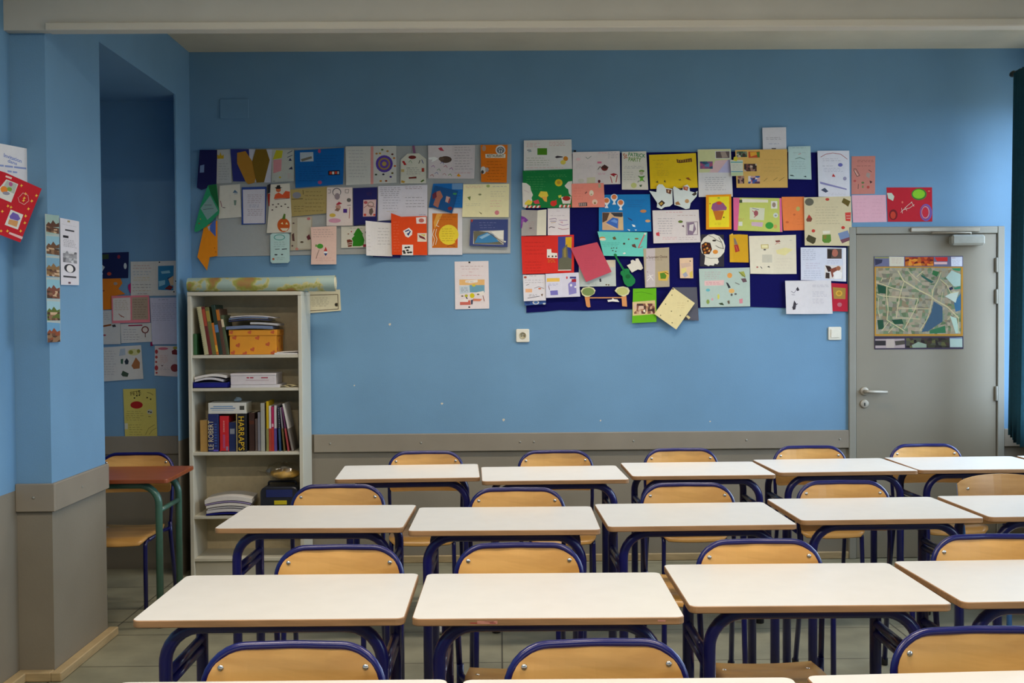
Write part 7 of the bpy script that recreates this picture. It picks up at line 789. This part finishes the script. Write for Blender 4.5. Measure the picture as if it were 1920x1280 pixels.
def sheet_mesh(d, zoff, rnd):
    """flat sheet plus what is drawn on it -> (MB in wall coordinates (u, z, height))"""
    b = MB(); q = [(d['q'][i]/1000, d['q'][i+1]/1000) for i in range(0, len(d['q']), 2)]
    th = d.get('th', .6)/1000; pm = paper(d['col'])
    if d['n'] == 'felt_board': pm = mat('navy_felt', d['col'], .95, var=.1, scale=200, bump=.4, bscale=500, spec=.1)
    add = lambda pts, lv, m: b.face([(p[0], p[1], lv) for p in pts], m)
    add(q, 0, pm); add(q[::-1], -th, pm)
    for i in range(len(q)): a, c_ = q[i], q[(i+1) % len(q)]; b.face([(a[0], a[1], 0), (a[0], a[1], -th), (c_[0], c_[1], -th), (c_[0], c_[1], 0)], pm)
    lv = .00010
    for o in d.get('o', []):
        lv += .000035; k = o[0]
        if k == 'm':
            _, cols, x0, y0, x1, y1, nx, ny = o; x0, y0, x1, y1 = [v/1000 for v in (x0, y0, x1, y1)]
            g = [[(x0+(x1-x0)*(i+(rnd.uniform(-.35, .35) if 0 < i < nx else 0))/nx, y0+(y1-y0)*(j+(rnd.uniform(-.35, .35) if 0 < j < ny else 0))/ny) for i in range(nx+1)] for j in range(ny+1)]
            for j in range(ny):
                for i in range(nx): add([g[j][i], g[j][i+1], g[j+1][i+1], g[j+1][i]], lv, paper(rnd.choice(cols)))
            continue
        m = paper(o[1])
        if k == 'p': add([(o[2][i]/1000, o[2][i+1]/1000) for i in range(0, len(o[2]), 2)], lv, m)
        elif k == 'e': add([(o[2]/1000+o[4]/1000*math.cos(2*math.pi*j/20), o[3]/1000+o[5]/1000*math.sin(2*math.pi*j/20)) for j in range(20)], lv, m)
        elif k == 'l': stroke(add, [(o[3][i]/1000, o[3][i+1]/1000) for i in range(0, len(o[3]), 2)], max(o[2]/1000, .0012), lv, m)
        elif k == 't':
            _, _, x0, y0, x1, y1, n = o; x0, y0, x1, y1 = [v/1000 for v in (x0, y0, x1, y1)]; hh = abs(y0-y1)/n; amp = min(.0024, hh*.3)
            for j in range(n):
                yy = y0-(j+.5)*hh; xx = x0+rnd.uniform(0, .06)*(x1-x0); xe = x1-rnd.uniform(0, .22)*(x1-x0)
                while xx < xe-.004:
                    L_ = min(rnd.uniform(.010, .026), xe-xx); pts = []; p = xx; s_ = 1
                    while p < xx+L_: pts.append((p, yy+s_*amp*rnd.uniform(.5, 1.1))); p += .0026; s_ = -s_
                    if len(pts) > 1: stroke(add, pts, .0011, lv, m)
                    xx += L_+.005
        elif k == 'w':
            v, f = text_tris(o[2], o[5]/1000, bold=.018); a = R(o[6])
            if len(o) > 7:
                xs = [p[0] for p in v]; kx = o[7]/1000/(max(xs)-min(xs)); v = [(p[0]*kx, p[1]) for p in v]; ca, sa = math.cos(a), math.sin(a)
            b.mesh([(o[3]/1000+x*ca-y*sa, o[4]/1000+x*sa+y*ca, lv) for x, y in v], f, m)
    us = [p[0] for p in q]; zs = [p[1] for p in q]; u0, u1, w0, w1 = min(us), max(us), min(zs), max(zs); lift = d.get('lift', 0)*.62/1000
    fold = d.get('fold'); curl = d.get('curl', 0)/1000
    cuts = [fold/1000] if fold is not None else ([u0+(u1-u0)*k/10 for k in range(1, 10)] if curl else [])
    for c_ in cuts:
        g = b.bm.verts[:]+b.bm.edges[:]+b.bm.faces[:]; bmesh.ops.bisect_plane(b.bm, geom=g, plane_co=(c_, 0, 0), plane_no=(1, 0, 0))
    for v in b.bm.verts:
        if curl: w_ = curl*(1-min(1, max(0, (v.co.x-u0)/(u1-u0))))**2
        elif fold is not None:
            f_ = fold/1000; w_ = lift*abs(v.co.x-f_)/max(u1-f_, f_-u0)
        else: w_ = lift*(w1-v.co.y)/(w1-w0)
        v.co.z += w_+zoff
    return b
def to_world(b, pl, cen):
    o, u, n, _, _ = PLANE[pl]
    for v in b.bm.verts: p = v.co.copy(); v.co = o+u*p.x+Vector((0, 0, 1))*p.y+n*p.z-cen
for d in CARDS:
    rnd = random.Random(zlib.crc32(d['l'].encode())); pl = d['pl']; base, step = PLANE[pl][3:]
    board = d['n'].endswith('_board'); zoff = (.0012+d['th']/1000) if board else base+step*d['z']
    if pl in 'B' and d['z'] == -1: zoff = .0012
    n = len(d['q'])//2; cu = sum(d['q'][0::2])/n/1000; cz = sum(d['q'][1::2])/n/1000
    o_, u_, nn, _, _ = PLANE[pl]; cen = o_+u_*cu+Vector((0, 0, cz))+nn*(zoff*.5)
    b = sheet_mesh(d, zoff, rnd); to_world(b, pl, cen)
    if d.get('parts'):
        e = empty(d['n'], cen, label=d['l'], cat=d['c'], group=d.get('g'))
        nm = {'postcard_strip': 'strip', 'letter': 'sheet', 'poster': 'sheet', 'leaflet': 'sheet', 'paper_cutout': 'backing_sheet'}.get(d['n'], 'card_sheet')
        if d['col'] == 'd8925a': nm = 'tree_trunk'
        b.build(nm, e, normals=False)
        for p in d['parts']:
            q = sheet_mesh(p, zoff+.0012*p['z']+.0006, rnd) if p['z'] >= 0 else sheet_mesh(p, zoff-.004, rnd); to_world(q, pl, cen); q.build(p['n'], e, label=p.get('l'), normals=False)
    else:
        b.build(d['n'], loc=cen, label=d['l'], cat=d['c'], group=d.get('g'), normals=False)
# ------------------------------------------------------------------ daylight, camera
wd = bpy.data.worlds.new('overcast_sky'); S.world = wd; wd.use_nodes = True; nt = wd.node_tree; bg_ = nt.nodes['Background']
tc = nt.nodes.new('ShaderNodeTexCoord'); sx = nt.nodes.new('ShaderNodeSeparateXYZ'); rp = nt.nodes.new('ShaderNodeValToRGB')
nt.links.new(tc.outputs['Generated'], sx.inputs[0]); mr2 = nt.nodes.new('ShaderNodeMapRange'); mr2.inputs['From Min'].default_value = -1; mr2.inputs['From Max'].default_value = 1
nt.links.new(sx.outputs['Z'], mr2.inputs['Value']); nt.links.new(mr2.outputs[0], rp.inputs['Fac'])
rp.color_ramp.elements[0].position = .46; rp.color_ramp.elements[0].color = (.22, .21, .19, 1); rp.color_ramp.elements[1].position = .52; rp.color_ramp.elements[1].color = (.72, .88, 1.12, 1)
nt.links.new(rp.outputs['Color'], bg_.inputs['Color']); bg_.inputs['Strength'].default_value = 6.5
for k, (y0, y1) in enumerate(WY):
    la = bpy.data.lights.new('window_portal', 'AREA'); la.shape = 'RECTANGLE'; la.size = WZ1-WZ0; la.size_y = y1-y0; la.cycles.is_portal = True
    lo = bpy.data.objects.new('window_portal', la); C.objects.link(lo); lo.location = (XR+.18, (y0+y1)/2, (WZ0+WZ1)/2); lo.rotation_euler = (0, R(90), 0)
for k, (x, y) in enumerate([(-.9, .2), (1.1, .2), (-.9, 2.4), (1.1, 2.4), (-.45, 5.62), (1.05, 5.62)]):
    la = bpy.data.lights.new('fluorescent_lamp', 'AREA'); la.shape = 'RECTANGLE'; la.size = 1.25; la.size_y = .16; la.energy = 22*(1 if y < 4 else .42); la.spread = R(180 if y < 4 else 120); la.color = (1, .875, .71)
    lo = bpy.data.objects.new('fluorescent_lamp', la); C.objects.link(lo); lo.location = (x, y, 3.06)
cd = bpy.data.cameras.new('camera'); cam = bpy.data.objects.new('camera', cd); C.objects.link(cam); S.camera = cam
cd.sensor_width = 36; cd.lens = 2065*36/1920; cd.clip_start = .05
pi_, ya_, ro_ = R(1.2013), R(.635), R(-.4205)
fw_ = Vector((math.sin(ya_)*math.cos(pi_), math.cos(ya_)*math.cos(pi_), -math.sin(pi_))); r0 = Vector((math.cos(ya_), -math.sin(ya_), 0)); u0 = r0.cross(fw_)
r1 = r0*math.cos(ro_)+u0*math.sin(ro_); u1 = -r0*math.sin(ro_)+u0*math.cos(ro_)
cam.matrix_world = Matrix(((r1.x, u1.x, -fw_.x, 0), (r1.y, u1.y, -fw_.y, 0), (r1.z, u1.z, -fw_.z, 1.507), (0, 0, 0, 1)))
vs_ = S.view_settings; vs_.view_transform = 'Standard'; vs_.look = 'None'; vs_.gamma = 1; vs_.use_curve_mapping = False; vs_.exposure = .8
S.cycles.max_bounces = 10; S.cycles.diffuse_bounces = 6; S.cycles.transparent_max_bounces = 12; S.cycles.sample_clamp_indirect = 6; S.cycles.use_denoising = True
S.cycles.caustics_reflective = False; S.cycles.caustics_refractive = False
bpy.context.view_layer.update()
